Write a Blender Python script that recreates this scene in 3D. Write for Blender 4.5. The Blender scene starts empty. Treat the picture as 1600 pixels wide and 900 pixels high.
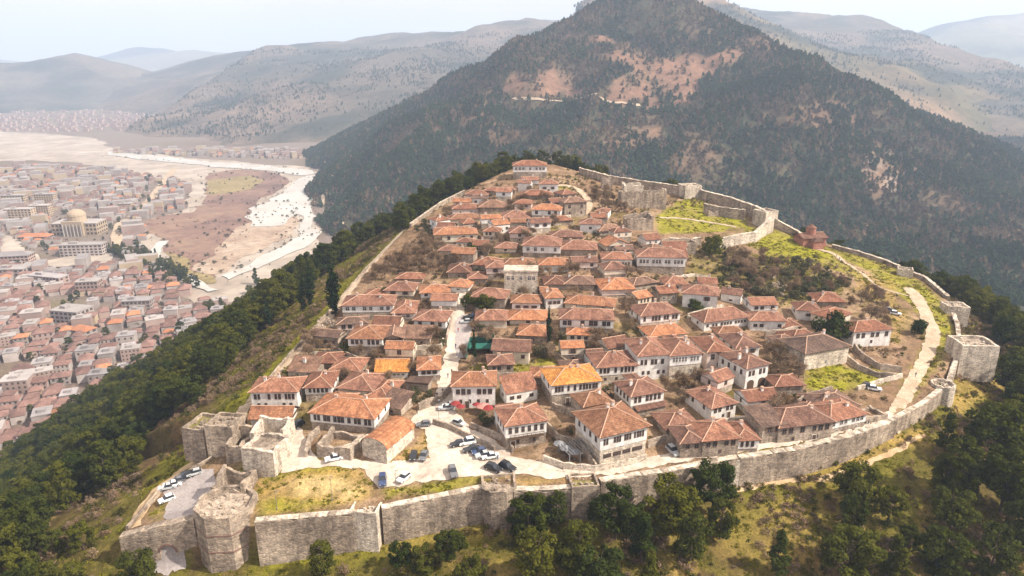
import bpy, bmesh, math, random
import numpy as np
from mathutils import Vector, Matrix, geometry as mgeo

# ------------------------------------------------------------------ camera, sky, sun, exposure
SC = bpy.context.scene
COL = SC.collection
FPX = 1067.0                      # focal length in photo pixels (1600 wide)
PITCH = math.radians(18.2)
CAMZ = 94.0
ST, CT = math.sin(PITCH), math.cos(PITCH)
cam = bpy.data.cameras.new('camera'); cam.sensor_width = 36.0; cam.lens = FPX * 36.0 / 1600.0
cam.clip_start = 1.0; cam.clip_end = 60000.0
camo = bpy.data.objects.new('camera', cam); COL.objects.link(camo)
camo.location = (0, 0, CAMZ); camo.rotation_euler = (math.pi / 2 - PITCH, 0, 0)
SC.camera = camo
SUN_EL, SUN_AZ = math.radians(44), math.radians(104)      # azimuth clockwise from +Y
world = bpy.data.worlds.new('World'); SC.world = world; world.use_nodes = True
wn = world.node_tree; wn.nodes.clear()
sky = wn.nodes.new('ShaderNodeTexSky'); sky.sky_type = 'NISHITA'; sky.sun_disc = False
sky.sun_elevation = SUN_EL; sky.sun_rotation = SUN_AZ
sky.air_density = 0.55; sky.dust_density = 6.0; sky.ozone_density = 0.4; sky.altitude = 200
bg = wn.nodes.new('ShaderNodeBackground'); bg.inputs['Strength'].default_value = 0.09
wo = wn.nodes.new('ShaderNodeOutputWorld')
tcw = wn.nodes.new('ShaderNodeTexCoord'); ncl = wn.nodes.new('ShaderNodeTexNoise'); ncl.inputs['Scale'].default_value = 2.2; ncl.inputs['Detail'].default_value = 6; wn.links.new(tcw.outputs['Generated'], ncl.inputs['Vector'])
mrc = wn.nodes.new('ShaderNodeMapRange'); mrc.inputs[1].default_value = .3; mrc.inputs[2].default_value = .7; mrc.inputs[3].default_value = .72; mrc.inputs[4].default_value = .96; wn.links.new(ncl.outputs['Fac'], mrc.inputs[0])
veil = wn.nodes.new('ShaderNodeMix'); veil.data_type = 'RGBA'; veil.inputs[7].default_value = (9.0, 8.0, 7.3, 1)      # thin bright cloud veil over the whole sky
wn.links.new(mrc.outputs[0], veil.inputs[0]); wn.links.new(sky.outputs[0], veil.inputs[6]); wn.links.new(veil.outputs[2], bg.inputs['Color']); wn.links.new(bg.outputs[0], wo.inputs['Surface'])
sl = bpy.data.lights.new('sun', 'SUN'); sl.energy = 5.0; sl.angle = math.radians(0.6); sl.color = (1.0, 0.91, 0.78)
so = bpy.data.objects.new('sun', sl); COL.objects.link(so)
sdir = Vector((math.sin(SUN_AZ) * math.cos(SUN_EL), math.cos(SUN_AZ) * math.cos(SUN_EL), math.sin(SUN_EL)))
so.rotation_euler = (-sdir).to_track_quat('-Z', 'Y').to_euler()
so.location = (600, 60, 600)
SC.view_settings.view_transform = 'Standard'; SC.view_settings.look = 'None'
SC.view_settings.exposure = 0.8; SC.view_settings.gamma = 1.0; SC.view_settings.use_curve_mapping = False
SC.cycles.use_denoising = True
SC.cycles.max_bounces = 5; SC.cycles.diffuse_bounces = 3; SC.cycles.glossy_bounces = 2
SC.cycles.transmission_bounces = 2; SC.cycles.volume_bounces = 1; SC.cycles.transparent_max_bounces = 4
SC.cycles.caustics_reflective = False; SC.cycles.caustics_refractive = False
SC.render.use_persistent_data = False

rnd = random.Random(11)
rng = np.random.default_rng(5)

# ------------------------------------------------------------------ pixels <-> places
def ray(px, py):
    u = (px - 800) / FPX; v = (450 - py) / FPX
    return np.array([u, CT + v * ST, -ST + v * CT])
def P(px, py, z):                 # the point at height z seen at a photo pixel
    d = ray(px, py); t = (z - CAMZ) / d[2]
    return Vector((d[0] * t, d[1] * t, z))
def PY(px, py, y):                # the point at distance y seen at a photo pixel
    d = ray(px, py); t = y / d[1]
    return Vector((d[0] * t, y, CAMZ + d[2] * t))
def proj(x, y, z):
    zz = z - CAMZ; dep = y * CT - zz * ST
    return 800 + FPX * x / dep, 450 - FPX * (zz * CT + y * ST) / dep, dep

# ------------------------------------------------------------------ noise
_tab = np.random.default_rng(77).random((256, 256))
def vnoise(x, y):
    xi = np.floor(x).astype(int); yi = np.floor(y).astype(int); fx = x - xi; fy = y - yi
    fx = fx * fx * (3 - 2 * fx); fy = fy * fy * (3 - 2 * fy)
    g = lambda a, b: _tab[a & 255, b & 255]
    return (g(xi, yi) * (1 - fx) + g(xi + 1, yi) * fx) * (1 - fy) + (g(xi, yi + 1) * (1 - fx) + g(xi + 1, yi + 1) * fx) * fy
def fbm(x, y, s, octs=4):
    r = 0; a = 1.0; tot = 0
    x = np.asarray(x, float) / s; y = np.asarray(y, float) / s
    for k in range(octs):
        r = r + a * (vnoise(x + 17.3 * k, y + 9.1 * k) - 0.5); tot += a; a *= 0.5; x = x * 2.03; y = y * 2.03
    return r / tot * 2
def inpoly(x, y, poly):
    x = np.asarray(x, float); y = np.asarray(y, float); c = np.zeros(x.shape, bool); n = len(poly)
    for i in range(n):
        x0, y0 = poly[i][0], poly[i][1]; x1, y1 = poly[(i + 1) % n][0], poly[(i + 1) % n][1]
        if y0 == y1: continue
        k = ((y0 > y) != (y1 > y)) & (x < (x1 - x0) * (y - y0) / (y1 - y0) + x0)
        c ^= k
    return c

# ------------------------------------------------------------------ materials
def _nodes(name):
    m = bpy.data.materials.new(name); m.use_nodes = True; nt = m.node_tree; nt.nodes.clear()
    out = nt.nodes.new('ShaderNodeOutputMaterial'); b = nt.nodes.new('ShaderNodeBsdfPrincipled')
    nt.links.new(b.outputs[0], out.inputs['Surface'])
    if 'Specular IOR Level' in b.inputs: b.inputs['Specular IOR Level'].default_value = 0.25
    return m, nt, b
def c4(c): return (c[0], c[1], c[2], 1.0)
def N(nt, t, **kw):
    n = nt.nodes.new(t)
    for k, v in kw.items(): setattr(n, k, v)
    return n
def ramp(nt, fac, stops):
    r = N(nt, 'ShaderNodeValToRGB'); nt.links.new(fac, r.inputs[0])
    e = r.color_ramp.elements
    while len(e) < len(stops): e.new(0.5)
    for el, (p, c) in zip(e, stops): el.position = p; el.color = c4(c)
    return r.outputs[0]
def noise_tex(nt, scale, detail=4, rough=0.6, coord='Object', vec=None):
    t = N(nt, 'ShaderNodeTexNoise'); t.inputs['Scale'].default_value = scale; t.inputs['Detail'].default_value = detail
    t.inputs['Roughness'].default_value = rough
    if vec is None:
        tc = N(nt, 'ShaderNodeTexCoord'); vec = tc.outputs[coord]
    nt.links.new(vec, t.inputs['Vector']); return t.outputs['Fac']
def geo_pos(nt): return N(nt, 'ShaderNodeNewGeometry').outputs['Position']
def mixc(nt, fac, a, b, mode='MIX'):
    m = N(nt, 'ShaderNodeMix', data_type='RGBA', blend_type=mode)
    for s, v in ((m.inputs[0], fac), (m.inputs[6], a), (m.inputs[7], b)):
        if hasattr(v, 'links') or hasattr(v, 'is_linked'): nt.links.new(v, s)
        elif isinstance(v, (int, float)): s.default_value = v
        else: s.default_value = c4(v)
    return m.outputs[2]
def bump(nt, b, h, strength, dist):
    n = N(nt, 'ShaderNodeBump'); n.inputs['Strength'].default_value = strength; n.inputs['Distance'].default_value = dist
    nt.links.new(h, n.inputs['Height']); nt.links.new(n.outputs[0], b.inputs['Normal'])
def mat_mottled(name, cols, scale=0.6, rough=0.9, bscale=4.0, bst=0.4, bdist=0.1, fine=6.0, var=0.0, drip=0.0):
    m, nt, b = _nodes(name); p = geo_pos(nt)
    f = noise_tex(nt, scale, 5, 0.65, vec=p)
    n = len(cols); c = ramp(nt, f, [(0.3 + 0.4 * i / max(1, n - 1), cc) for i, cc in enumerate(cols)])
    f2 = noise_tex(nt, fine, 3, 0.7, vec=p)
    c = mixc(nt, 0.5, c, ramp(nt, f2, [(0.3, (0.45, 0.45, 0.45)), (0.7, (1.4, 1.4, 1.4))]), 'MULTIPLY')
    if drip: c = streaks(nt, c, p, drip)
    if var:
        oi = N(nt, 'ShaderNodeObjectInfo')
        c = mixc(nt, 1.0, c, ramp(nt, oi.outputs['Random'], [(0.0, (1 - var, 1 - var, 1 - var)), (1.0, (1 + var, 1 + var, 1 + var))]), 'MULTIPLY')
    nt.links.new(c, b.inputs['Base Color']); b.inputs['Roughness'].default_value = rough
    bump(nt, b, noise_tex(nt, bscale, 4, 0.7, vec=p), bst, bdist)
    return m
def streaks(nt, c, p, fac=.6, lo=.68):
    mp = N(nt, 'ShaderNodeMapping'); mp.inputs['Scale'].default_value = (.9, .9, .14); nt.links.new(p, mp.inputs['Vector'])
    return mixc(nt, fac, c, ramp(nt, noise_tex(nt, 1.0, 5, 0.75, vec=mp.outputs[0]), [(0.36, (lo, lo * .96, lo * .92)), (0.58, (1.05, 1.05, 1.05))]), 'MULTIPLY')
def mat_stone(name, cols, block=1.6):
    # rubble masonry: mottled stone, darker mortar joints, weather streaks
    m, nt, b = _nodes(name); p = geo_pos(nt)
    f = noise_tex(nt, 0.13, 6, 0.72, vec=p)
    n = len(cols); c = ramp(nt, f, [(0.36 + 0.28 * i / max(1, n - 1), cc) for i, cc in enumerate(cols)])
    vo = N(nt, 'ShaderNodeTexVoronoi', feature='F1'); vo.inputs['Scale'].default_value = block
    mp = N(nt, 'ShaderNodeMapping'); mp.inputs['Scale'].default_value = (1, 1, 1.9); nt.links.new(p, mp.inputs['Vector'])
    nt.links.new(mp.outputs[0], vo.inputs['Vector'])
    sep = N(nt, 'ShaderNodeSeparateColor'); nt.links.new(vo.outputs['Color'], sep.inputs[0])
    c = mixc(nt, 0.75, c, ramp(nt, sep.outputs[0], [(0.0, (0.55, 0.53, 0.52)), (0.5, (1, 1, 1)), (1.0, (1.35, 1.3, 1.22))]), 'MULTIPLY')
    vd = N(nt, 'ShaderNodeTexVoronoi', feature='DISTANCE_TO_EDGE'); vd.inputs['Scale'].default_value = block
    nt.links.new(mp.outputs[0], vd.inputs['Vector'])
    c = mixc(nt, 0.5, c, ramp(nt, vd.outputs['Distance'], [(0.0, (0.45, 0.42, 0.4)), (0.08, (1, 1, 1))]), 'MULTIPLY')
    mp2 = N(nt, 'ShaderNodeMapping'); mp2.inputs['Scale'].default_value = (0.5, 0.5, 0.09); nt.links.new(p, mp2.inputs['Vector'])
    c = mixc(nt, 0.6, c, ramp(nt, noise_tex(nt, 1.0, 5, 0.7, vec=mp2.outputs[0]), [(0.36, (0.38, 0.36, 0.35)), (0.58, (1.12, 1.12, 1.12))]), 'MULTIPLY')
    c = mixc(nt, 0.45, c, ramp(nt, noise_tex(nt, 2.6, 4, 0.75, vec=p), [(0.35, (0.5, 0.48, 0.46)), (0.65, (1.3, 1.3, 1.28))]), 'MULTIPLY')
    nt.links.new(c, b.inputs['Base Color']); b.inputs['Roughness'].default_value = 0.95
    bump(nt, b, vd.outputs['Distance'], 0.5, 0.25)
    return m
def mat_plain(name, col, rough=0.6, metal=0.0, spec=0.3):
    m, nt, b = _nodes(name); b.inputs['Base Color'].default_value = c4(col); b.inputs['Roughness'].default_value = rough
    b.inputs['Metallic'].default_value = metal; b.inputs['Specular IOR Level'].default_value = spec
    f = noise_tex(nt, 3.0, 3, 0.6)
    nt.links.new(mixc(nt, 1.0, col, ramp(nt, f, [(0.3, (0.85, 0.85, 0.85)), (0.7, (1.12, 1.12, 1.12))]), 'MULTIPLY'), b.inputs['Base Color'])
    return m
def mat_tiles(name, base, dark, light):
    # clay tiles: rows along the slope (UV in metres), patches of old and new tiles, lichen
    m, nt, b = _nodes(name)
    tc = N(nt, 'ShaderNodeTexCoord'); uv = tc.outputs['UV']; p = geo_pos(nt)
    f = noise_tex(nt, 0.33, 5, 0.7, vec=p)
    c = ramp(nt, f, [(0.3, dark), (0.5, base), (0.72, light)])
    br = N(nt, 'ShaderNodeTexBrick'); br.inputs['Scale'].default_value = 1.0
    br.offset = 0.0; br.inputs['Brick Width'].default_value = 0.42; br.inputs['Row Height'].default_value = 0.55
    br.inputs['Mortar Size'].default_value = 0.06; br.inputs['Color1'].default_value = (0.45, 0.45, 0.45, 1); br.inputs['Color2'].default_value = (1.45, 1.4, 1.3, 1)
    br.inputs['Mortar'].default_value = (0.42, 0.38, 0.36, 1); br.inputs['Bias'].default_value = 0.1
    nt.links.new(uv, br.inputs['Vector'])
    c = mixc(nt, 0.62, c, br.outputs['Color'], 'MULTIPLY')
    mp = N(nt, 'ShaderNodeMapping'); mp.inputs['Scale'].default_value = (1.1, 0.16, 1); nt.links.new(uv, mp.inputs['Vector'])
    c = mixc(nt, 0.6, c, ramp(nt, noise_tex(nt, 1.0, 4, 0.7, vec=mp.outputs[0]), [(0.3, (0.55, 0.5, 0.48)), (0.68, (1.25, 1.2, 1.15))]), 'MULTIPLY')
    c = mixc(nt, 0.55, c, ramp(nt, noise_tex(nt, 1.5, 5, 0.8, vec=p), [(0.34, (0.42, 0.4, 0.4)), (0.66, (1.3, 1.27, 1.22))]), 'MULTIPLY')
    oi = N(nt, 'ShaderNodeObjectInfo')
    c = mixc(nt, 1.0, c, ramp(nt, oi.outputs['Random'], [(0.0, (0.62, 0.68, 0.74)), (0.35, (0.84, 0.86, 0.9)), (0.7, (1.0, 1.0, 1.0)), (1.0, (1.14, 1.08, 1.0))]), 'MULTIPLY')
    nt.links.new(c, b.inputs['Base Color']); b.inputs['Roughness'].default_value = 0.85
    w = N(nt, 'ShaderNodeTexWave'); w.bands_direction = 'X'; w.inputs['Scale'].default_value = 1.0; w.inputs['Distortion'].default_value = 0.3
    nt.links.new(uv, w.inputs['Vector']); bump(nt, b, w.outputs['Fac'], 0.6, 0.12)
    return m
def mat_leaf(name, cols, trans=0.3, rscale=0.25):
    m = bpy.data.materials.new(name); m.use_nodes = True; nt = m.node_tree; nt.nodes.clear()
    out = N(nt, 'ShaderNodeOutputMaterial')
    oi = N(nt, 'ShaderNodeObjectInfo')
    n = len(cols); c = ramp(nt, oi.outputs['Random'], [(i / max(1, n - 1), cc) for i, cc in enumerate(cols)])
    f = noise_tex(nt, rscale, 3, 0.6, vec=geo_pos(nt))
    c = mixc(nt, 0.9, c, ramp(nt, f, [(0.3, (0.6, 0.62, 0.6)), (0.7, (1.45, 1.4, 1.2))]), 'MULTIPLY')
    d = N(nt, 'ShaderNodeBsdfDiffuse'); t = N(nt, 'ShaderNodeBsdfTranslucent'); mx = N(nt, 'ShaderNodeMixShader'); mx.inputs[0].default_value = trans
    nt.links.new(c, d.inputs[0]); nt.links.new(c, t.inputs[0]); nt.links.new(d.outputs[0], mx.inputs[1]); nt.links.new(t.outputs[0], mx.inputs[2])
    nt.links.new(mx.outputs[0], out.inputs['Surface'])
    return m
M = {}
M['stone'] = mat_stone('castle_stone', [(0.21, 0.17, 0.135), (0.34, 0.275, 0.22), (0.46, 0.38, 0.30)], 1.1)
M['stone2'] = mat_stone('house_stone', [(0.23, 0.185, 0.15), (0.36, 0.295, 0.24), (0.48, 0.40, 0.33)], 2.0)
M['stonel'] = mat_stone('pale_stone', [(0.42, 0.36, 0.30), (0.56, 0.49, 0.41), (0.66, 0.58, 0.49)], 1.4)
M['white'] = mat_mottled('white_plaster', [(0.50, 0.47, 0.44), (0.70, 0.67, 0.64), (0.80, 0.78, 0.76)], 0.4, 0.9, 3, 0.15, 0.05, 5, drip=.5)
M['cream'] = mat_mottled('cream_plaster', [(0.48, 0.40, 0.32), (0.62, 0.54, 0.44), (0.70, 0.63, 0.53)], 0.4, 0.9, 3, 0.15, 0.05, 5, drip=.5)
M['pink'] = mat_mottled('pink_plaster', [(0.50, 0.38, 0.33), (0.60, 0.48, 0.43), (0.68, 0.57, 0.52)], 0.5, 0.9, 3, 0.15, 0.05, 5)
M['to'] = mat_tiles('orange_tiles', (0.38, 0.18, 0.10), (0.22, 0.10, 0.062), (0.50, 0.27, 0.16))
M['tt'] = mat_tiles('terracotta_tiles', (0.275, 0.14, 0.10), (0.15, 0.08, 0.062), (0.39, 0.22, 0.16))
M['tb'] = mat_tiles('old_brown_tiles', (0.25, 0.115, 0.075), (0.15, 0.075, 0.055), (0.36, 0.19, 0.13))
M['td'] = mat_tiles('weathered_tiles', (0.22, 0.135, 0.10), (0.13, 0.085, 0.07), (0.33, 0.215, 0.165))
M['ty'] = mat_tiles('yellow_tiles', (0.50, 0.24, 0.07), (0.40, 0.17, 0.06), (0.62, 0.36, 0.13))
M['cap'] = mat_mottled('ridge_mortar', [(0.32, 0.19, 0.13), (0.50, 0.32, 0.23)], 2.0, 0.9, 5, 0.2, 0.05, 8)
M['glass'] = mat_plain('window_glass', (0.03, 0.035, 0.045), 0.15, 0, 0.5)
M['frame'] = mat_plain('window_frame_wood', (0.16, 0.10, 0.07), 0.7)
M['framew'] = mat_plain('pale_window_frame', (0.55, 0.50, 0.45), 0.7)
M['wood'] = mat_plain('dark_wood', (0.09, 0.055, 0.035), 0.8)
M['pave'] = mat_mottled('pale_paving', [(0.34, 0.275, 0.225), (0.50, 0.42, 0.35), (0.58, 0.50, 0.42)], 0.13, 0.9, 3, 0.2, 0.05, 0.9)
M['gravelpath'] = mat_mottled('gravel_path', [(0.28, 0.205, 0.135), (0.39, 0.30, 0.215), (0.47, 0.375, 0.28)], 0.2, 0.95, 5, 0.3, 0.08, 1.6)
M['asphalt'] = mat_mottled('worn_grey_paving', [(0.24, 0.205, 0.20), (0.33, 0.29, 0.28), (0.40, 0.35, 0.33)], 0.15, 0.9, 6, 0.2, 0.04, 2.0)
M['dirtpath'] = mat_mottled('dirt_track', [(0.30, 0.20, 0.11), (0.44, 0.31, 0.18), (0.52, 0.39, 0.25)], 0.3, 0.95, 4, 0.3, 0.1, 2.0)
M['bark'] = mat_mottled('bark', [(0.07, 0.05, 0.035), (0.13, 0.095, 0.07)], 1.5, 0.95, 6, 0.6, 0.1, 6)
M['pine'] = mat_leaf('pine_needles', [(0.028, 0.042, 0.010), (0.054, 0.062, 0.011), (0.096, 0.096, 0.015), (0.038, 0.052, 0.013)])
M['cyp'] = mat_leaf('cypress_leaves', [(0.014, 0.026, 0.012), (0.022, 0.036, 0.015)])
M['olive'] = mat_leaf('olive_leaves', [(0.085, 0.082, 0.045), (0.07, 0.075, 0.038), (0.12, 0.105, 0.07)])
M['twig'] = mat_leaf('bare_twigs', [(0.14, 0.09, 0.06), (0.19, 0.13, 0.095), (0.23, 0.165, 0.125), (0.16, 0.11, 0.07)], 0.1)
M['blossom'] = mat_leaf('pale_blossom', [(0.42, 0.34, 0.30), (0.50, 0.42, 0.38)], 0.2)
M['bush'] = mat_leaf('bush_leaves', [(0.085, 0.085, 0.022), (0.12, 0.105, 0.03), (0.06, 0.07, 0.02), (0.15, 0.11, 0.05)])
M['farpine'] = mat_leaf('mountain_pines', [(0.022, 0.040, 0.020), (0.036, 0.052, 0.022), (0.028, 0.048, 0.026)], 0.15, 0.01)
M['farbush'] = mat_leaf('mountain_scrub', [(0.12, 0.08, 0.058), (0.085, 0.07, 0.045), (0.15, 0.10, 0.074)], 0.1, 0.01)

# ------------------------------------------------------------------ mesh helpers
def tag(o, label=None, cat=None, group=None, kind=None):
    if label: o['label'] = label
    if cat: o['category'] = cat
    if group: o['group'] = group
    if kind or cat: o['kind'] = kind or 'thing'
    return o
def mesh_data(name, verts, faces, mats, fmat=None, uvs=None, smooth=False):
    me = bpy.data.meshes.new(name); me.from_pydata([tuple(v) for v in verts], [], [tuple(f) for f in faces])
    for m in (mats if isinstance(mats, (list, tuple)) else [mats]): me.materials.append(M[m] if isinstance(m, str) else m)
    if fmat is not None: me.polygons.foreach_set('material_index', fmat)
    if uvs is not None:
        ul = me.uv_layers.new(name='UVMap'); ul.data.foreach_set('uv', np.asarray(uvs, float).ravel())
    if smooth: me.polygons.foreach_set('use_smooth', [True] * len(me.polygons))
    me.update(); return me
def np_mesh(name, V, F, mat, attrs=None, smooth=False, fmat=None):
    V = np.asarray(V, np.float32); F = np.asarray(F, np.int32); k = F.shape[1]
    me = bpy.data.meshes.new(name); me.vertices.add(len(V)); me.vertices.foreach_set('co', V.ravel())
    me.loops.add(F.size); me.loops.foreach_set('vertex_index', F.ravel())
    me.polygons.add(len(F)); me.polygons.foreach_set('loop_start', np.arange(0, F.size, k, dtype=np.int32))
    for m in (mat if isinstance(mat, (list, tuple)) else [mat]): me.materials.append(M[m] if isinstance(m, str) else m)
    if fmat is not None: me.polygons.foreach_set('material_index', np.asarray(fmat, np.int32))
    me.update(calc_edges=True); me.validate()
    if smooth: me.polygons.foreach_set('use_smooth', np.ones(len(me.polygons), bool))
    for an, av in (attrs or {}).items():
        a = me.color_attributes.new(an, 'FLOAT_COLOR', 'POINT'); av = np.asarray(av, np.float32)
        if av.shape[1] == 3: av = np.hstack([av, np.ones((len(av), 1), np.float32)])
        a.data.foreach_set('color', av.ravel())
    return me
def link(name, me, parent=None, loc=None, rz=None, scale=None):
    o = bpy.data.objects.new(name, me); COL.objects.link(o)
    if parent is not None: o.parent = parent
    if loc is not None: o.location = loc
    if rz is not None: o.rotation_euler = (0, 0, rz)
    if scale is not None: o.scale = scale
    return o
def empty(name, loc, rz=0.0):
    o = bpy.data.objects.new(name, None); COL.objects.link(o); o.location = loc; o.rotation_euler = (0, 0, rz); o.empty_display_size = 0.5
    return o
class MB:
    def __init__(s): s.v = []; s.f = []; s.m = []
    def box(s, x0, x1, y0, y1, z0, z1, m=0, taper=0.0):
        n = len(s.v); t = taper
        s.v += [(x0, y0, z0), (x1, y0, z0), (x1, y1, z0), (x0, y1, z0), (x0 + t, y0 + t, z1), (x1 - t, y0 + t, z1), (x1 - t, y1 - t, z1), (x0 + t, y1 - t, z1)]
        s.f += [(n, n + 3, n + 2, n + 1), (n + 4, n + 5, n + 6, n + 7), (n, n + 1, n + 5, n + 4), (n + 1, n + 2, n + 6, n + 5), (n + 2, n + 3, n + 7, n + 6), (n + 3, n, n + 4, n + 7)]
        s.m += [m] * 6; return s
    def prism(s, pts, z0, z1, m=0, k=1.0, c=None):
        n = len(s.v); q = len(pts); c = c or (sum(p[0] for p in pts) / q, sum(p[1] for p in pts) / q)
        s.v += [(p[0], p[1], z0) for p in pts] + [(c[0] + (p[0] - c[0]) * k, c[1] + (p[1] - c[1]) * k, z1) for p in pts]
        s.f += [tuple(range(n + q - 1, n - 1, -1)), tuple(range(n + q, n + 2 * q))] + [(n + i, n + (i + 1) % q, n + q + (i + 1) % q, n + q + i) for i in range(q)]
        s.m += [m] * (q + 2); return s
    def cyl(s, x, y, z0, z1, r, n=10, m=0, k=1.0, ax='z'):
        b = len(s.v)
        for z, rr in ((z0, r), (z1, r * k)):
            for i in range(n):
                a = 2 * math.pi * i / n; p = (math.cos(a) * rr, math.sin(a) * rr)
                s.v.append((x + p[0], y + p[1], z) if ax == 'z' else ((x + p[0], z, y + p[1]) if ax == 'y' else (z, x + p[0], y + p[1])))
        s.f += [tuple(range(b + n - 1, b - 1, -1)), tuple(range(b + n, b + 2 * n))] + [(b + i, b + (i + 1) % n, b + n + (i + 1) % n, b + n + i) for i in range(n)]
        s.m += [m] * (n + 2); return s
    def data(s, name, mats, smooth=False): return mesh_data(name, s.v, s.f, mats, s.m, None, smooth)
    def build(s, name, mats, parent=None, **kw): return link(name, s.data(name, mats), parent, **kw)
# ================================================================== TERRAIN
# wall line round the citadel: photo pixel of the wall top, its height, drop outside, slope outside
VALLEY = -140.0
RIM = [(400, 808, -3.5, 11.5, .30), (550, 797, -3, 10, .30), (660, 775, -2, 9, .30), (750, 757, -.5, 9, .32), (805, 760, -.5, 9, .32), (890, 757, 0, 8, .32),
       (937, 747, .3, 8, .32), (1040, 730, .5, 8, .32), (1150, 710, .5, 8, .30), (1240, 697, .5, 8, .28), (1320, 677, .5, 7, .28), (1395, 652, 1, 5, .30),
       (1440, 625, 1, 5, .32), (1475, 600, 1, 5, .36), (1492, 560, 2, 5, .38), (1500, 530, 2, 5, .42), (1495, 500, 3, 4, .46), (1480, 465, 4, 4, .5), (1445, 432, 6, 3, .6),
       (1380, 405, 8, 3, .7), (1310, 385, 11, 3, .75), (1255, 362, 14, 3, .8), (1205, 338, 19, 4, .8), (1150, 318, 22, 4, .8), (1100, 305, 24, 4, .8),
       (1030, 285, 27, 4, .8), (960, 275, 29, 4, .75), (900, 265, 32, 4, .65), (865, 255, 34, 3, .6), (800, 262, 34, 3, .55), (740, 290, 28, 2, .5), (690, 315, 23, 2, .5),
       (640, 352, 17, 1.5, .5), (575, 415, 11, 1, .52), (510, 490, 5, 1, .54), (450, 555, 2.5, 1, .54), (395, 620, 0, 1, .52), (318, 657, -2, 8, .5),
       (332, 712, -6, 1.5, .45), (255, 757, -9, 1.2, .42), (196, 824, -11.5, 2, .36), (184, 838, -9, 8.5, .32), (298, 808, -4, 12.5, .30)]
RW = [P(a, b, z) for a, b, z, h, k in RIM]
RX = np.array([p.x for p in RW]); RY = np.array([p.y for p in RW]); RZ = np.array([r[2] for r in RIM], float)
RH = np.array([r[3] for r in RIM], float); RK = np.array([r[4] for r in RIM], float)
RPOLY = [(p.x, p.y) for p in RW]
CTRL = [(700, 720, 0), (600, 748, -1), (850, 738, 0.2), (500, 765, -2.6), (440, 790, -4), (450, 700, -.3), (540, 715, 0), (650, 660, .6), (700, 630, 1.2), (930, 735, 0),
        (715, 560, 4), (720, 480, 9), (850, 550, 4.5), (1000, 600, 3), (1100, 660, 1.2), (1000, 450, 11.5), (900, 400, 16.5), (850, 340, 23), (1080, 330, 20.5), (1040, 355, 18.5),
        (1150, 410, 11), (1300, 440, 8), (1440, 460, 4.5), (1450, 520, 2.5), (1420, 600, 1.2), (1330, 590, 2), (1250, 630, 1.5), (1100, 500, 8), (1200, 540, 5), (600, 500, 6.5),
        (550, 560, 3.5), (620, 620, 1.6), (450, 640, 0), (560, 450, 9.5), (650, 440, 11.5), (700, 380, 16.5), (740, 330, 22), (950, 330, 22.5), (1000, 310, 24.5), (830, 280, 31.5),
        (880, 285, 30.5), (1250, 400, 11), (1350, 430, 7), (300, 770, -9.2), (250, 800, -11), (345, 735, -7.2), (285, 745, -8.2), (375, 690, -2.5), (390, 755, -5.2), (340, 690, -4.5), (1260, 690, -.2), (1160, 712, -.2), (1380, 655, .4), (1050, 733, -.2)]
cx_ = []; cz_ = []
for a, b, z in CTRL:
    p = P(a, b, z); cx_.append((p.x, p.y)); cz_.append(z)
for p, r in zip(RW, RIM):
    cx_.append((p.x, p.y)); cz_.append(r[2] - 0.7)
CX = np.array(cx_); CZ = np.array(cz_)
def _U(r2): return np.where(r2 > 1e-9, r2 * np.log(r2 + 1e-12), 0.0)
_n = len(CX); _K = _U(((CX[:, None] - CX[None]) ** 2).sum(-1) / 1e4) + np.eye(_n) * 0.02
_Pm = np.hstack([np.ones((_n, 1)), CX / 100.0]); _A = np.block([[_K, _Pm], [_Pm.T, np.zeros((3, 3))]])
_W = np.linalg.solve(_A, np.concatenate([CZ, np.zeros(3)]))
def tps(x, y):
    r = _W[_n] + _W[_n + 1] * x / 100 + _W[_n + 2] * y / 100
    for i in range(_n): r = r + _W[i] * _U(((x - CX[i, 0]) ** 2 + (y - CX[i, 1]) ** 2) / 1e4)
    return r
def rim_near(x, y):
    bd = np.full(x.shape, 1e18); bz = np.zeros(x.shape); bh = np.zeros(x.shape); bk = np.zeros(x.shape); n = len(RX)
    for i in range(n):
        j = (i + 1) % n; dx, dy = RX[j] - RX[i], RY[j] - RY[i]
        t = np.clip(((x - RX[i]) * dx + (y - RY[i]) * dy) / (dx * dx + dy * dy), 0, 1)
        d = (x - RX[i] - t * dx) ** 2 + (y - RY[i] - t * dy) ** 2; k = d < bd
        bd = np.where(k, d, bd); bz = np.where(k, RZ[i] + t * (RZ[j] - RZ[i]), bz); bh = np.where(k, RH[i] + t * (RH[j] - RH[i]), bh); bk = np.where(k, RK[i] + t * (RK[j] - RK[i]), bk)
    return np.sqrt(bd), bz, bh, bk
def smax(a, b, k): return 0.5 * (a + b + np.sqrt((a - b) ** 2 + k * k))
def hill_raw(x, y):
    d, z, h, k = rim_near(x, y); ins = inpoly(x, y, RPOLY)
    zin = tps(x, y)
    rough = fbm(x, y, 40, 4) * np.clip(d / 25, 0, 1) * 3.0 + fbm(x + 300, y, 9, 3) * np.clip(d / 12, 0, 1) * 0.7
    drop = k * d + np.clip(d - 45, 0, 400) * 0.12
    zout = z - h - drop + rough
    zz = np.where(ins, zin + fbm(x, y, 14, 3) * 0.25 * np.clip(d / 6, 0, 1), zout)
    zz = smax(zz, np.full(x.shape, VALLEY), 12.0)
    return zz, d, ins
def axis(lo, a, b, hi, fine, grow, mx):
    c = list(np.arange(a, b + 1e-6, fine)); s = fine
    q = a; left = []
    while q > lo: s = min(s * grow, mx); q -= s; left.append(q)
    s = fine; q = b; right = []
    while q < hi: s = min(s * grow, mx); q += s; right.append(q)
    return np.array(left[::-1] + c + right)
GX = axis(-9000, -150, 210, 9000, 1.6, 1.09, 260); GY = axis(-1500, 100, 440, 14000, 1.6, 1.09, 260)
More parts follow.
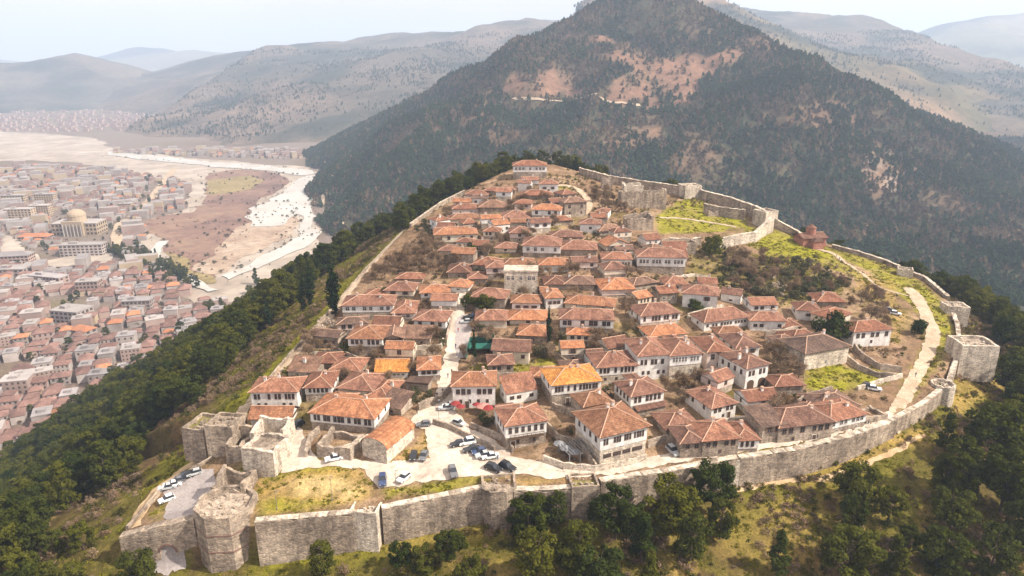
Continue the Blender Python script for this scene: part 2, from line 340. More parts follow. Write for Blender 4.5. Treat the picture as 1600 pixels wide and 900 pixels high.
gx, gy = np.meshgrid(GX, GY); GZ, GD, GIN = hill_raw(gx, gy)
def ground_z(x, y):
    x = np.asarray(x, float); y = np.asarray(y, float)
    i = np.clip(np.searchsorted(GX, x) - 1, 0, len(GX) - 2); j = np.clip(np.searchsorted(GY, y) - 1, 0, len(GY) - 2)
    fx = (x - GX[i]) / (GX[i + 1] - GX[i]); fy = (y - GY[j]) / (GY[j + 1] - GY[j])
    return (GZ[j, i] * (1 - fx) + GZ[j, i + 1] * fx) * (1 - fy) + (GZ[j + 1, i] * (1 - fx) + GZ[j + 1, i + 1] * fx) * fy
def gz(x, y): return float(ground_z(x, y))
def hit(px, py):                  # where the ray through a photo pixel meets the ground
    d = ray(px, py); t = np.concatenate([np.arange(60, 700, 0.5), np.arange(700, 6000, 4)])
    z = CAMZ + d[2] * t; g = ground_z(d[0] * t, d[1] * t); k = np.nonzero(z < g)[0]
    if len(k) == 0: tt = t[-1]
    else:
        i = k[0]
        if i == 0: tt = t[0]
        else:
            a = z[i - 1] - g[i - 1]; b = g[i] - z[i]; tt = t[i - 1] + (t[i] - t[i - 1]) * a / (a + b + 1e-9)
    return Vector((d[0] * tt, d[1] * tt, float(ground_z(d[0] * tt, d[1] * tt))))
def hits(pts): return [hit(a, b) for a, b in pts]

# ---- ground colours: soil, grass, dry grass, by place
GC = {'soil': (0.185, 0.12, 0.08), 'dirt': (0.28, 0.195, 0.135), 'lush': (0.205, 0.198, 0.016), 'grass': (0.115, 0.105, 0.018), 'dry': (0.30, 0.21, 0.07), 'straw': (0.46, 0.35, 0.18),
      'slope': (0.10, 0.075, 0.026), 'brown': (0.105, 0.066, 0.036), 'town': (0.175, 0.14, 0.128), 'pave': (0.40, 0.33, 0.275)}
GC = {k: np.array(v) for k, v in GC.items()}
col = np.empty(gx.shape + (3,)); n1 = fbm(gx, gy, 30, 4); n2 = fbm(gx + 500, gy, 8, 4); n3 = fbm(gx - 400, gy + 90, 3.5, 3)
def lerp(c, k, w): w = np.clip(w, 0, 1)[..., None]; return c * (1 - w) + GC[k] * w
col[:] = GC['slope']
col = lerp(col, 'grass', (n1 + n2 * .7 + .12) * 1.9); col = lerp(col, 'brown', (n2 - n1 * .6 - .05) * 2.0); col = lerp(col, 'dry', (n2 * .8 + n3 * .8 - .18) * 1.6)
nearw = (~GIN) & (GD < 16)
col = np.where(nearw[..., None], lerp(col, 'grass', (1 - GD / 16) * 1.3 * (.7 + n3)), col)
vill = np.zeros(gx.shape + (3,)); vill[:] = GC['soil']
vill = lerp(vill, 'dirt', n2 * 1.6 + .35); vill = lerp(vill, 'grass', n1 * 1.2 + n3 * .8 - .05); vill = lerp(vill, 'brown', n3 * 1.2 - .1)
col = np.where(GIN[..., None], vill, col)
flat = (GZ < VALLEY + 14)
tn = fbm(gx, gy, 160, 4)
tc = np.zeros(col.shape); tc[:] = GC['town']; tc = lerp(tc, 'brown', tn * 1.2 - .1); tc = lerp(tc, 'grass', fbm(gx, gy, 60, 3) * 1.5 - .35)
col = np.where(flat[..., None], tc, col)
ZONES = [  # photo outlines of the greens, meadows and bare earth inside and along the walls
    ('lush', [(1195, 355), (1255, 372), (1300, 388), (1350, 402), (1400, 418), (1440, 440), (1470, 470), (1490, 510), (1480, 545), (1450, 590), (1425, 625), (1400, 640), (1435, 560), (1455, 520), (1420, 470), (1390, 450), (1360, 425), (1310, 400), (1265, 405), (1215, 395), (1180, 385)], .85),
    ('lush', [(1185, 370), (1215, 372), (1262, 384), (1300, 400), (1340, 424), (1372, 446), (1330, 432), (1290, 418), (1240, 410), (1195, 398)], .9),
    ('dry', [(1330, 420), (1400, 440), (1400, 470), (1420, 500), (1400, 540), (1375, 520), (1380, 480), (1340, 450)], .6),
    ('lush', [(1262, 580), (1300, 565), (1340, 575), (1400, 585), (1385, 600), (1320, 612), (1270, 616), (1258, 605)], 1.0),
    ('lush', [(1020, 345), (1040, 325), (1075, 308), (1105, 315), (1120, 330), (1165, 335), (1165, 350), (1130, 362), (1080, 365), (1030, 365)], .95),
    ('lush', [(1160, 350), (1200, 360), (1195, 395), (1170, 385)], .6),
    ('grass', [(1080, 385), (1150, 390), (1250, 410), (1330, 440), (1300, 470), (1200, 480), (1120, 450), (1075, 430)], .7),
    ('dry', [(380, 745), (560, 728), (590, 770), (480, 805), (400, 808)], .9),
    ('lush', [(378, 742), (440, 748), (540, 735), (555, 728), (520, 728), (430, 735), (380, 725)], .9),
    ('lush', [(395, 780), (450, 778), (520, 785), (520, 797), (400, 812)], .8),
    ('straw', [(440, 755), (540, 748), (580, 765), (540, 780), (470, 772)], .8),
    ('lush', [(600, 765), (700, 750), (800, 742), (755, 760), (660, 778), (600, 785)], .9),
    ('dry', [(805, 745), (900, 742), (890, 760), (805, 762)], .7),
    ('lush', [(315, 655), (345, 642), (400, 600), (395, 620), (370, 650), (335, 660)], .9),
    ('lush', [(400, 600), (430, 560), (480, 510), (535, 430), (560, 425), (520, 490), (470, 540), (430, 590)], .7),
    ('lush', [(225, 740), (270, 710), (300, 690), (320, 700), (300, 725), (240, 755)], .8),
    ('grass', [(360, 725), (378, 730), (375, 760), (355, 755)], .9),
    ('lush', [(235, 805), (255, 780), (262, 790), (250, 815)], .7),
    ('lush', [(735, 570), (830, 566), (862, 572), (850, 582), (735, 585)], .9),
    ('lush', [(840, 560), (865, 558), (870, 575), (835, 572)], .9),
    ('lush', [(868, 525), (900, 522), (905, 545), (870, 550)], .7),
    ('dry', [(640, 695), (668, 672), (675, 715), (605, 722)], .8),
    ('lush', [(1060, 590), (1110, 590), (1120, 610), (1070, 612)], .3),
    ('lush', [(865, 290), (890, 288), (895, 300), (875, 303)], .7),
    ('lush', [(850, 350), (880, 350), (870, 362), (845, 362)], .6),
    ('dry', [(1155, 735), (1290, 730), (1440, 665), (1450, 690), (1300, 750), (1155, 760)], .9),
    ('lush', [(1160, 742), (1290, 735), (1300, 742), (1165, 756)], .4),
    ('dry', [(1490, 580), (1560, 580), (1570, 610), (1490, 650)], .8),
    ('lush', [(405, 880), (560, 850), (800, 815), (805, 840), (600, 875), (410, 905)], .5),
    ('dry', [(560, 855), (680, 835), (800, 820), (800, 832), (600, 868)], .6),
    ('dry', [(1100, 800), (1300, 760), (1400, 800), (1250, 880), (1120, 870)], .35),
]
_gf = gx.ravel(), gy.ravel()
for k, pz, w in ZONES:
    wp = [(p.x, p.y) for p in hits(pz)]
    xs = [q[0] for q in wp]; ys = [q[1] for q in wp]
    sel = (gx > min(xs) - 3) & (gx < max(xs) + 3) & (gy > min(ys) - 3) & (gy < max(ys) + 3)
    jx = gx[sel] + n3[sel] * 2.2; jy = gy[sel] + n2[sel] * 2.2
    ww = np.zeros(sel.sum())
    for ox, oy in ((0, 0), (1, 0), (-1, 0), (0, 1), (0, -1)): ww += inpoly(jx + ox, jy + oy, wp) / 5.0
    full = np.zeros(gx.shape); full[sel] = ww * w
    full *= np.clip(.85 + n3 * .5, 0, 1.15)
    col = lerp(col, k, full)
m, nt, b = _nodes('ground_cover'); at = N(nt, 'ShaderNodeVertexColor'); at.layer_name = 'Col'; p = geo_pos(nt)
c = mixc(nt, 0.9, at.outputs[0], ramp(nt, noise_tex(nt, 0.35, 7, 0.8, vec=p), [(0.32, (0.42, 0.44, 0.42)), (0.68, (1.6, 1.52, 1.4))]), 'MULTIPLY')
c = mixc(nt, 0.8, c, ramp(nt, noise_tex(nt, 1.8, 5, 0.85, vec=p), [(0.34, (0.42, 0.42, 0.42)), (0.66, (1.55, 1.55, 1.5))]), 'MULTIPLY')
nt.links.new(c, b.inputs['Base Color']); b.inputs['Roughness'].default_value = 1.0; b.inputs['Specular IOR Level'].default_value = 0.1
bump(nt, b, noise_tex(nt, 1.2, 6, 0.8, vec=p), 0.7, 0.5)
M['ground'] = m
ny, nx = gx.shape; idx = np.arange(nx * ny).reshape(ny, nx)
F = np.stack([idx[:-1, :-1], idx[:-1, 1:], idx[1:, 1:], idx[1:, :-1]], -1).reshape(-1, 4)
go = link('ground', np_mesh('ground', np.stack([gx, gy, GZ], -1).reshape(-1, 3), F, 'ground', {'Col': col.reshape(-1, 3)}, True)); tag(go, kind='structure')

# ---- draped sheets: paths, car park, river bed
def lane_z(x, y):
    d, ins = None, inpoly(np.array([x]), np.array([y]), RPOLY)[0]
    return max(gz(x, y), float(tps(np.array([x]), np.array([y]))[0])) if (not ins or rim_near(np.array([x]), np.array([y]))[0][0] < 2.5) else gz(x, y)
PATHS = []; VPOLY = []
def drape(name, wp, m, up=0.14, step=2.5, zf=None, fixed=None, parent=None, jit=0.0):
    if fixed is None: PATHS.append(list(wp))
    elif name in ('meadow', 'sand_bank', 'river'): VPOLY.append(list(wp))
    zf = zf or gz
    bd = []
    for i in range(len(wp)):
        a, b = wp[i], wp[(i + 1) % len(wp)]; k = max(1, int(math.hypot(b[0] - a[0], b[1] - a[1]) / step))
        for q in range(k): bd.append((a[0] + (b[0] - a[0]) * q / k, a[1] + (b[1] - a[1]) * q / k))
    if jit:
        ba = np.array(bd); n_ = len(ba); sc = jit * 4; dx_ = fbm(ba[:, 0] + 31, ba[:, 1], sc, 4) * jit * 2; dy_ = fbm(ba[:, 0] - 77, ba[:, 1], sc, 4) * jit * 2; bd = [(q[0] + a_, q[1] + b_) for q, a_, b_ in zip(bd, dx_, dy_)]
    xs = [q[0] for q in bd]; ys = [q[1] for q in bd]
    X, Y = np.meshgrid(np.arange(min(xs) + step / 2, max(xs), step), np.arange(min(ys) + step / 2, max(ys), step))
    X = X.ravel(); Y = Y.ravel(); k = inpoly(X, Y, bd)
    pts = [Vector(q) for q in bd] + [Vector((x, y)) for x, y in zip(X[k], Y[k])]
    r = mgeo.delaunay_2d_cdt(pts, [], [list(range(len(bd)))], 1, 1e-4)
    z = (lambda x, y: fixed) if fixed is not None else (lambda x, y: zf(x, y) + up)
    V = [(q.x, q.y, z(q.x, q.y)) for q in r[0]]
    return link(name, mesh_data(name, V, [list(f) for f in r[2]], m, smooth=True), parent)
def strip_poly(pts, w):
    n = len(pts); L = []; R = []; w = w if isinstance(w, (list, tuple)) else [w] * n
    for i in range(n):
        a = pts[max(0, i - 1)]; b = pts[min(n - 1, i + 1)]; dx, dy = b[0] - a[0], b[1] - a[1]; l = math.hypot(dx, dy) + 1e-9
        L.append((pts[i][0] - dy / l * w[i] / 2, pts[i][1] + dx / l * w[i] / 2)); R.append((pts[i][0] + dy / l * w[i] / 2, pts[i][1] - dx / l * w[i] / 2))
    return L + R[::-1]
def smooth_line(pts, k=4):
    out = []; n = len(pts)
    for i in range(n - 1):
        p0, p1, p2, p3 = [np.array(pts[min(max(j, 0), n - 1)][:2]) for j in (i - 1, i, i + 1, i + 2)]
        for q in range(k):
            t = q / k; out.append(tuple(0.5 * (2 * p1 + (p2 - p0) * t + (2 * p0 - 5 * p1 + 4 * p2 - p3) * t * t + (3 * p1 - p0 - 3 * p2 + p3) * t ** 3)))
    out.append(tuple(pts[-1][:2])); return out
def path(name, px, w, m, up=0.16, zf=None):
    wp = smooth_line([(p.x, p.y) for p in hits(px)], 5)
    if isinstance(w, (list, tuple)): w = list(np.interp(np.linspace(0, 1, len(wp)), np.linspace(0, 1, len(w)), w))
    return tag(drape(name, strip_poly(wp, w), m, up, .8 if len(wp) < 40 else 1.2, zf, jit=.5), kind='structure')
def area(name, px, m, up=0.12): return tag(drape(name, [(p.x, p.y) for p in hits(px)], m, up, 1.2, jit=.5), kind='structure')
CARZ = None
area('car_park', [(442, 738), (437, 700), (447, 672), (470, 668), (485, 700), (498, 722), (560, 718), (606, 723), (672, 716), (664, 672), (640, 662), (655, 640), (690, 625), (712, 640), (735, 668), (775, 690), (800, 712), (845, 722), (905, 742), (860, 748), (800, 740), (700, 748), (600, 762), (590, 765), (570, 733), (520, 730)], 'pave')
area('lower_court', [(258, 812), (262, 788), (255, 765), (275, 745), (310, 733), (335, 735), (338, 760), (330, 790), (300, 812)], 'asphalt', .12)
path('street', [(698, 640), (696, 610), (702, 580), (708, 550), (714, 510), (718, 480), (722, 455), (735, 435)], [6.5, 5.5, 5, 5, 5, 4.5, 4, 3], 'pave', .2)
path('street', [(722, 560), (722, 530), (728, 500), (740, 500)], [3, 5, 7, 5], 'asphalt', .26)
path('rim_path', [(372, 655), (398, 618), (430, 583), (470, 540), (500, 508), (520, 488), (545, 455), (565, 428), (600, 392), (642, 350)], [3.5, 4, 4.5, 4.2, 4.5, 4.2, 4, 4, 3.6, 3], 'gravelpath')
path('rim_path', [(1395, 662), (1408, 630), (1425, 600), (1445, 560), (1458, 528), (1450, 500), (1438, 475), (1425, 455), (1418, 450)], [4, 3.8, 3.6, 3.8, 4.6, 5, 5.2, 5.5, 2.5], 'gravelpath')
path('footpath', [(1418, 462), (1375, 450), (1350, 430), (1320, 410), (1298, 395), (1272, 388)], [1.2, 1.3, 1.3, 1.8, 2.5, 3], 'gravelpath')
path('footpath', [(1030, 340), (1070, 342), (1110, 348), (1150, 355)], 2.0, 'gravelpath')
path('wall_lane', [(880, 738), (960, 732), (1050, 717), (1150, 703), (1240, 688), (1310, 672), (1365, 658), (1398, 652)], [5, 4, 3.5, 3, 3, 3, 3.2, 4], 'pave', .2, lane_z)
path('lower_track', [(1140, 770), (1180, 758), (1230, 750), (1300, 745), (1360, 722), (1405, 700), (1445, 680)], [1.4, 1.8, 2, 2, 1.6, 1.4, 1.2], 'dirtpath')
path('barbican_track', [(205, 826), (222, 796), (245, 766), (275, 742), (312, 720)], [4, 4, 3.6, 3.2, 2.6], 'dirtpath')
path('gate_road', [(283, 826), (274, 850), (262, 876), (250, 900)], [5, 5, 5, 5], 'asphalt')
path('footpath', [(862, 292), (885, 290), (908, 300), (920, 318), (915, 335)], [3, 3.5, 4, 4, 3.5], 'gravelpath')
path('footpath', [(725, 365), (742, 380), (757, 395)], 2, 'dirtpath')
path('footpath', [(1318, 560), (1342, 575), (1375, 585), (1400, 588)], 2.6, 'dirtpath')
path('gate_path', [(362, 740), (352, 760), (345, 780)], [4, 4, 4], 'gravelpath')

# ---- valley floor sheets (flat)
def vp(pts): return [(p.x, p.y) for p in (P(a, b, VALLEY) for a, b in pts)]
def lobes(pts): return smooth_line(pts + [pts[0]], 5)[:-1]
VZ = VALLEY + float(0.5 * 12.0)    # smooth-max lift of the flat floor
VZ = float(GZ[np.argmin(abs(GY - 2000)), np.argmin(abs(GX + 800))])
def vpz(pts): return [(p.x, p.y) for p in (P(a, b, VZ) for a, b in pts)]
M['gravelbed'] = mat_mottled('river_gravel', [(0.25, 0.20, 0.16), (0.34, 0.285, 0.235), (0.40, 0.35, 0.30)], 0.01, 0.95, 0.5, .2, .3, 0.03)
M['field'] = mat_mottled('brown_meadow', [(0.11, 0.068, 0.055), (0.19, 0.112, 0.085), (0.26, 0.175, 0.115)], 0.012, 1.0, 0.3, .3, .5, 0.08)
M['sand'] = mat_mottled('pale_sand', [(0.21, 0.14, 0.10), (0.33, 0.245, 0.18), (0.40, 0.32, 0.25)], 0.02, 1.0, 0.3, .3, .5, 0.1)
M['olivefield'] = mat_mottled('yellow_meadow', [(0.19, 0.145, 0.06), (0.27, 0.205, 0.095)], 0.02, 1.0, 0.3, .3, .5, 0.1)
wm, nt, b = _nodes('river_water'); b.inputs['Base Color'].default_value = (0.42, 0.41, 0.37, 1); b.inputs['Roughness'].default_value = 0.3
b.inputs['Specular IOR Level'].default_value = 0.6; bump(nt, b, noise_tex(nt, 0.25, 4, 0.6, vec=geo_pos(nt)), 0.06, 0.3); nt.links.new(ramp(nt, noise_tex(nt, 0.02, 6, 0.7, vec=geo_pos(nt)), [(0.42, (0.44, 0.43, 0.39)), (0.6, (0.38, 0.34, 0.29))]), b.inputs['Base Color']); M['water'] = wm
tw = 40.0
tag(drape('river_bed', vpz(lobes([(-200, 205), (0, 206), (110, 212), (160, 218), (172, 232), (240, 240), (330, 250), (420, 257), (492, 266), (500, 300), (492, 340), (500, 385), (440, 440), (330, 470), (255, 420), (225, 385), (230, 345), (290, 325), (296, 285), (240, 275), (170, 262), (60, 252), (-200, 250)])), 'gravelbed', step=12, jit=14, fixed=VZ + .5), kind='structure')
tag(drape('meadow', vpz(lobes([(322, 272), (380, 265), (440, 274), (449, 286), (430, 302), (398, 318), (393, 345), (380, 372), (352, 402), (330, 432), (312, 440), (266, 412), (258, 385), (240, 372), (228, 350), (250, 336), (305, 328)])), 'field', step=12, jit=9, fixed=VZ + .75), kind='structure')
tag(drape('meadow', vpz(lobes([(326, 282), (396, 276), (400, 292), (350, 304), (324, 304)])), 'olivefield', step=12, jit=9, fixed=VZ + 1.0), kind='structure')
tag(drape('meadow', vpz(lobes([(262, 396), (285, 402), (325, 432), (318, 442), (285, 430), (262, 412)])), 'olivefield', step=12, jit=9, fixed=VZ + 1.0), kind='structure')
tag(drape('sand_bank', vpz(lobes([(402, 340), (440, 326), (462, 338), (452, 368), (400, 398), (352, 424), (318, 426), (322, 404), (350, 376)])), 'sand', step=12, jit=9, fixed=VZ + 1.0), kind='structure')
tag(drape('sand_bank', vpz(lobes([(416, 330), (448, 316), (470, 320), (466, 330), (440, 340), (416, 340)])), 'sand', step=12, jit=9, fixed=VZ + 1.2), kind='structure')
tag(drape('river', vpz(lobes([(436, 304), (462, 284), (492, 274), (496, 300), (484, 332), (494, 366), (474, 390), (404, 420), (362, 438), (366, 426), (430, 394), (464, 372), (472, 346), (464, 336), (438, 350), (404, 353), (390, 344), (394, 328), (424, 314)])), 'water', step=12, jit=9, fixed=VZ + 1.4), kind='structure')
tag(drape('river', vpz(lobes([(176, 236), (250, 244), (330, 254), (420, 260), (488, 268), (470, 274), (400, 266), (330, 261), (250, 252), (176, 244)])), 'water', step=12, jit=9, fixed=VZ + 1.4), kind='structure')
tag(drape('canal', strip_poly(smooth_line(vpz([(258, 378), (244, 392), (244, 408), (262, 420), (300, 440), (330, 456)])), 11), 'water', step=10, jit=3, fixed=VZ + 1.7), kind='structure')
tag(drape('valley_road', strip_poly(smooth_line(vpz([(272, 264), (248, 296), (218, 332), (190, 350), (183, 370), (184, 396)])), [16, 16, 14, 14, 15, 15] and 15), 'gravelpath', step=12, jit=2, fixed=VZ + 1.2), kind='structure')
tag(drape('gravel_strip', vpz([(302, 266), (324, 266), (322, 300), (316, 322), (292, 326), (300, 300)]), 'gravelbed', step=12, jit=5, fixed=VZ + 1.3), kind='structure')
tag(drape('town_square', vpz([(0, 368), (20, 372), (40, 392), (70, 408), (100, 405), (150, 392), (178, 395), (180, 410), (120, 418), (60, 418), (0, 392)]), 'gravelbed', step=12, jit=5, fixed=VZ + 1.2), kind='structure')
# ================================================================== MOUNTAINS
def massif(name, ridge, k, xr, yr, step, rough, base_mix, mcol, zmin=VALLEY - 30, power=1.0, foot=None):
    # ridge: list of world points (x, y, z); the flanks fall away from it at slope k
    X, Y = np.meshgrid(np.arange(xr[0], xr[1], step), np.arange(yr[0], yr[1], step))
    wx = X + fbm(X, Y, rough[0] * 2, 3) * rough[0] * .5; wy = Y + fbm(X + 900, Y, rough[0] * 2, 3) * rough[0] * .5
    Z = np.full(X.shape, -1e9); n = len(ridge)
    for i in range(n - 1):
        a, b = ridge[i], ridge[i + 1]; dx, dy = b[0] - a[0], b[1] - a[1]
        t = np.clip(((wx - a[0]) * dx + (wy - a[1]) * dy) / (dx * dx + dy * dy), 0, 1)
        d = np.hypot(wx - a[0] - t * dx, wy - a[1] - t * dy); zr = a[2] + t * (b[2] - a[2])
        Z = np.maximum(Z, zr - k * d ** power)
    dd = np.clip((ridge[0][2] * 0 + max(r[2] for r in ridge) - Z) / 120, 0.15, 1)
    Z = Z + fbm(X, Y, rough[0], 5) * rough[1] * dd
    Z = Z - np.abs(fbm(X * .6 + 40, Y * 1.0, rough[0] * .5, 4)) * rough[1] * .7 * dd
    if foot is not None: Z = np.minimum(Z, VALLEY - 14 + (Y - np.interp(X, *foot) + fbm(X, Y, 300, 3) * 160) * .2 + fbm(X, Y, 200, 4) * 12)
    Z = np.maximum(Z, zmin + fbm(X, Y, 50, 2))
    ny, nx = X.shape; idx = np.arange(nx * ny).reshape(ny, nx)
    F = np.stack([idx[:-1, :-1], idx[:-1, 1:], idx[1:, 1:], idx[1:, :-1]], -1).reshape(-1, 4)
    keep = ~((Z.ravel()[F] <= zmin + 3).all(1))
    V = np.stack([X, Y, Z], -1).reshape(-1, 3)
    C = mcol(X, Y, Z)
    o = link(name, np_mesh(name, V, F[keep], base_mix, {'Col': C.reshape(-1, 3)}, True)); tag(o, kind='structure')
    HILLS.append((X, Y, Z, step)); return X, Y, Z
HILLS = []
def mat_massif(name, s1, s2, st=.6):
    m, nt, b = _nodes(name); at = N(nt, 'ShaderNodeVertexColor'); at.layer_name = 'Col'; p = geo_pos(nt)
    c = mixc(nt, 0.75, at.outputs[0], ramp(nt, noise_tex(nt, s1, 6, 0.75, vec=p), [(0.3, (0.45, 0.5, 0.5)), (0.7, (1.5, 1.45, 1.4))]), 'MULTIPLY')
    c = mixc(nt, 0.6, c, ramp(nt, noise_tex(nt, s2, 5, 0.8, vec=p), [(0.35, (0.45, 0.48, 0.45)), (0.65, (1.45, 1.4, 1.35))]), 'MULTIPLY')
    nt.links.new(c, b.inputs['Base Color']); b.inputs['Roughness'].default_value = 1.0; b.inputs['Specular IOR Level'].default_value = 0.05
    bump(nt, b, noise_tex(nt, s2, 5, 0.8, vec=p), st, 0.25 / s2); return m
M['mtn'] = mat_massif('mountain_soil', 0.02, 0.12)
M['hills'] = mat_massif('hill_scrub', 0.006, 0.035)
BARE = [[(790, 150), (800, 120), (850, 85), (890, 55), (940, 52), (990, 75), (1010, 100), (1010, 160), (960, 166), (870, 160)], [(1010, 100), (1060, 90), (1110, 90), (1160, 72), (1160, 95), (1090, 120), (1080, 160), (1020, 170)],
        [(1300, 240), (1350, 215), (1400, 250), (1420, 290), (1380, 300), (1320, 275)], [(930, 190), (1040, 185), (1040, 225), (960, 240), (930, 225)], [(1180, 170), (1300, 160), (1380, 180), (1330, 200), (1220, 200)], [(700, 170), (770, 140), (780, 170), (720, 200)],
        [(640, 190), (700, 185), (690, 215), (640, 215)]]
WOOD = [[(858, 105), (905, 84), (940, 96), (985, 108), (1005, 118), (980, 128), (930, 145), (880, 145), (860, 130)], [(870, 60), (890, 55), (900, 75), (880, 85)], [(820, 95), (855, 90), (850, 115), (820, 115)]]
def mask_bare(X, Y, Z):
    px, py, _ = proj(X, Y, Z); jx = px + fbm(X, Y, 90, 4) * 34; jy = py + fbm(X + 700, Y, 90, 4) * 16
    r = np.zeros(X.shape)
    for i, q in enumerate(BARE): r = np.maximum(r, inpoly(jx, jy, q) * (1.0 if i < 2 else .65))
    for q in WOOD: r = np.where(inpoly(jx, jy, q), 0, r)
    nz = fbm(X, Y, 130, 5); r = np.maximum(r, np.clip((nz - .14) * 2.2, 0, .6)); r = r * np.clip(1.0 + fbm(X + 333, Y, 60, 4) * 1.3, 0, 1)
    road = (np.abs(py - (158 + fbm(px, px * 0, 60, 2) * 5)) < 2.0) & (px > 790) & (px < 1000)
    return r
def mtn_col(X, Y, Z):
    r = mask_bare(X, Y, Z); c = np.empty(X.shape + (3,)); c[:] = (0.050, 0.050, 0.030)
    n = fbm(X, Y, 45, 4)[..., None]
    c = c * (1 - r[..., None]) + np.array((0.185, 0.108, 0.076)) * r[..., None]
    c = c + np.clip(n - .1, 0, 1) * np.array((.09, .06, .042))
    px, py, _ = proj(X, Y, Z); rock = inpoly(px + fbm(X, Y, 30, 3) * 30, py + fbm(X, Y + 99, 30, 3) * 20, [(1310, 235), (1360, 215), (1420, 270), (1450, 300), (1400, 300), (1340, 280)]) & (fbm(X, Y, 22, 3) > .05)
    c[rock] = (0.26, 0.20, 0.165); return c
RDG = [PY(455, 262, 2050), PY(490, 243, 1960), PY(600, 176, 1850), PY(700, 133, 1800), PY(800, 82, 1750), PY(880, 36, 1710), PY(935, 4, 1680), PY(985, -16, 1650), PY(1060, -4, 1620), PY(1090, 14, 1600), PY(1180, 63, 1560), PY(1300, 124, 1510), PY(1350, 147, 1480), PY(1500, 197, 1400), PY(1600, 240, 1330), PY(1800, 300, 1250)]
SPURS = [[PY(985, -16, 1650), PY(940, 100, 1380), PY(880, 200, 1120), PY(840, 250, 960)], [PY(1180, 63, 1560), PY(1200, 200, 1230), PY(1210, 300, 1000)], [PY(1300, 124, 1510), PY(1380, 230, 1200), PY(1450, 330, 960)], [PY(700, 133, 1800), PY(620, 230, 1450), PY(580, 300, 1150)], [PY(1500, 197, 1400), PY(1580, 320, 1060)]]
def mountain():
    step = 14.0
    X, Y = np.meshgrid(np.arange(-900, 2300, step), np.arange(480, 3100, step))
    wx = X + fbm(X, Y, 260, 3) * 45; wy = Y + fbm(X + 900, Y, 260, 3) * 45
    Z = np.full(X.shape, -1e9)
    for line, k in [(RDG, .47)] + [(s, .62) for s in SPURS]:
        for i in range(len(line) - 1):
            a, b = line[i], line[i + 1]; dx, dy = b[0] - a[0], b[1] - a[1]; off = 0 if line is RDG else -10
            t = np.clip(((wx - a[0]) * dx + (wy - a[1]) * dy) / (dx * dx + dy * dy), 0, 1)
            d = np.hypot(wx - a[0] - t * dx, wy - a[1] - t * dy)
            Z = np.maximum(Z, a[2] + t * (b[2] - a[2]) + off - k * d)
    dr = np.full(X.shape, 1e9)
    for i in range(len(RDG) - 1):
        a, b = RDG[i], RDG[i + 1]; dx, dy = b[0] - a[0], b[1] - a[1]
        t = np.clip(((X - a[0]) * dx + (Y - a[1]) * dy) / (dx * dx + dy * dy), 0, 1); dr = np.minimum(dr, np.hypot(X - a[0] - t * dx, Y - a[1] - t * dy))
    dd = np.clip(dr / 160, .16, 1)
    Z = Z + fbm(X, Y, 260, 5) * 62 * dd - np.abs(fbm(X + 40, Y * .55, 150, 4)) * 58 * dd + fbm(X, Y, 45, 3) * 5
    Z = np.maximum(Z, np.where(X > 120, VALLEY - 12 + np.clip((X - 120) * .2, 0, 22) + fbm(X, Y, 90, 4) * 16 + np.clip(Y - 620, 0, 400) * .06, VALLEY - 20))
    A, B = P(500, 400, VALLEY), P(486, 258, VALLEY); dl = (B - A).xy.normalized(); side = (X - A.x) * dl.y - (Y - A.y) * dl.x      # river bank: the mountain's left foot
    Z = np.where(Y > 700, np.minimum(Z, VALLEY + (side + fbm(X, Y, 120, 3) * 40) * .62), Z); Z = np.maximum(Z, VALLEY - 20)
    ny, nx = X.shape; idx = np.arange(nx * ny).reshape(ny, nx)
    F = np.stack([idx[:-1, :-1], idx[:-1, 1:], idx[1:, 1:], idx[1:, :-1]], -1).reshape(-1, 4)
    keep = ~((Z.ravel()[F] <= VALLEY - 5).all(1)); V = np.stack([X, Y, Z], -1).reshape(-1, 3)
    o = link('mountain', np_mesh('mountain', V, F[keep], 'mtn', {'Col': mtn_col(X, Y, Z).reshape(-1, 3)}, True)); tag(o, kind='structure')
    return X, Y, Z
MX, MY, MZ = mountain()
def mtn_z(x, y):
    i = np.clip(((x + 900) / 14.0).astype(int), 0, MX.shape[1] - 2); j = np.clip(((y - 480) / 14.0).astype(int), 0, MX.shape[0] - 2)
    fx = (x + 900) / 14.0 - i; fy = (y - 480) / 14.0 - j
    return (MZ[j, i] * (1 - fx) + MZ[j, i + 1] * fx) * (1 - fy) + (MZ[j + 1, i] * (1 - fx) + MZ[j + 1, i + 1] * fx) * fy
FOOT = ([-2300, -1600, -1380, -875, -500, 500], [3700, 3100, 2350, 2080, 1900, 1900])
def mtn_zs(x, y): return float(mtn_z(np.array([x]), np.array([y]))[0])
def mhit(px, py):
    d = ray(px, py); t = np.arange(600, 2600, 2.0); k = np.nonzero(CAMZ + d[2] * t < mtn_z(d[0] * t, d[1] * t))[0]
    tt = t[k[0]] if len(k) else 1500.0
    return (d[0] * tt, d[1] * tt)
def mpath(px, w): return tag(drape('mountain_track', strip_poly(smooth_line([mhit(*q) for q in px], 4), w), 'gravelpath', 2.2, 8, mtn_zs), kind='structure')
mpath([(498, 250), (512, 262), (521, 277)], 7); mpath([(504, 306), (507, 330), (506, 358)], 6); mpath([(540, 308), (537, 332), (534, 358)], 7); mpath([(800, 156), (850, 158), (900, 157), (960, 163), (1000, 166)], 5); mpath([(596, 196), (597, 208)], 6)
def colf(base, alt, s, green=None):
    def f(X, Y, Z):
        n = np.clip(fbm(X, Y, s, 5) * 1.5 + .5, 0, 1)[..., None]; c = np.array(base) * (1 - n) + np.array(alt) * n
        g = np.clip(fbm(X + 800, Y, s * .5, 5) * 3 - .05, 0, 1)[..., None]
        return c * (1 - g) + np.array(green or (0.042, 0.046, 0.034)) * g
    return f
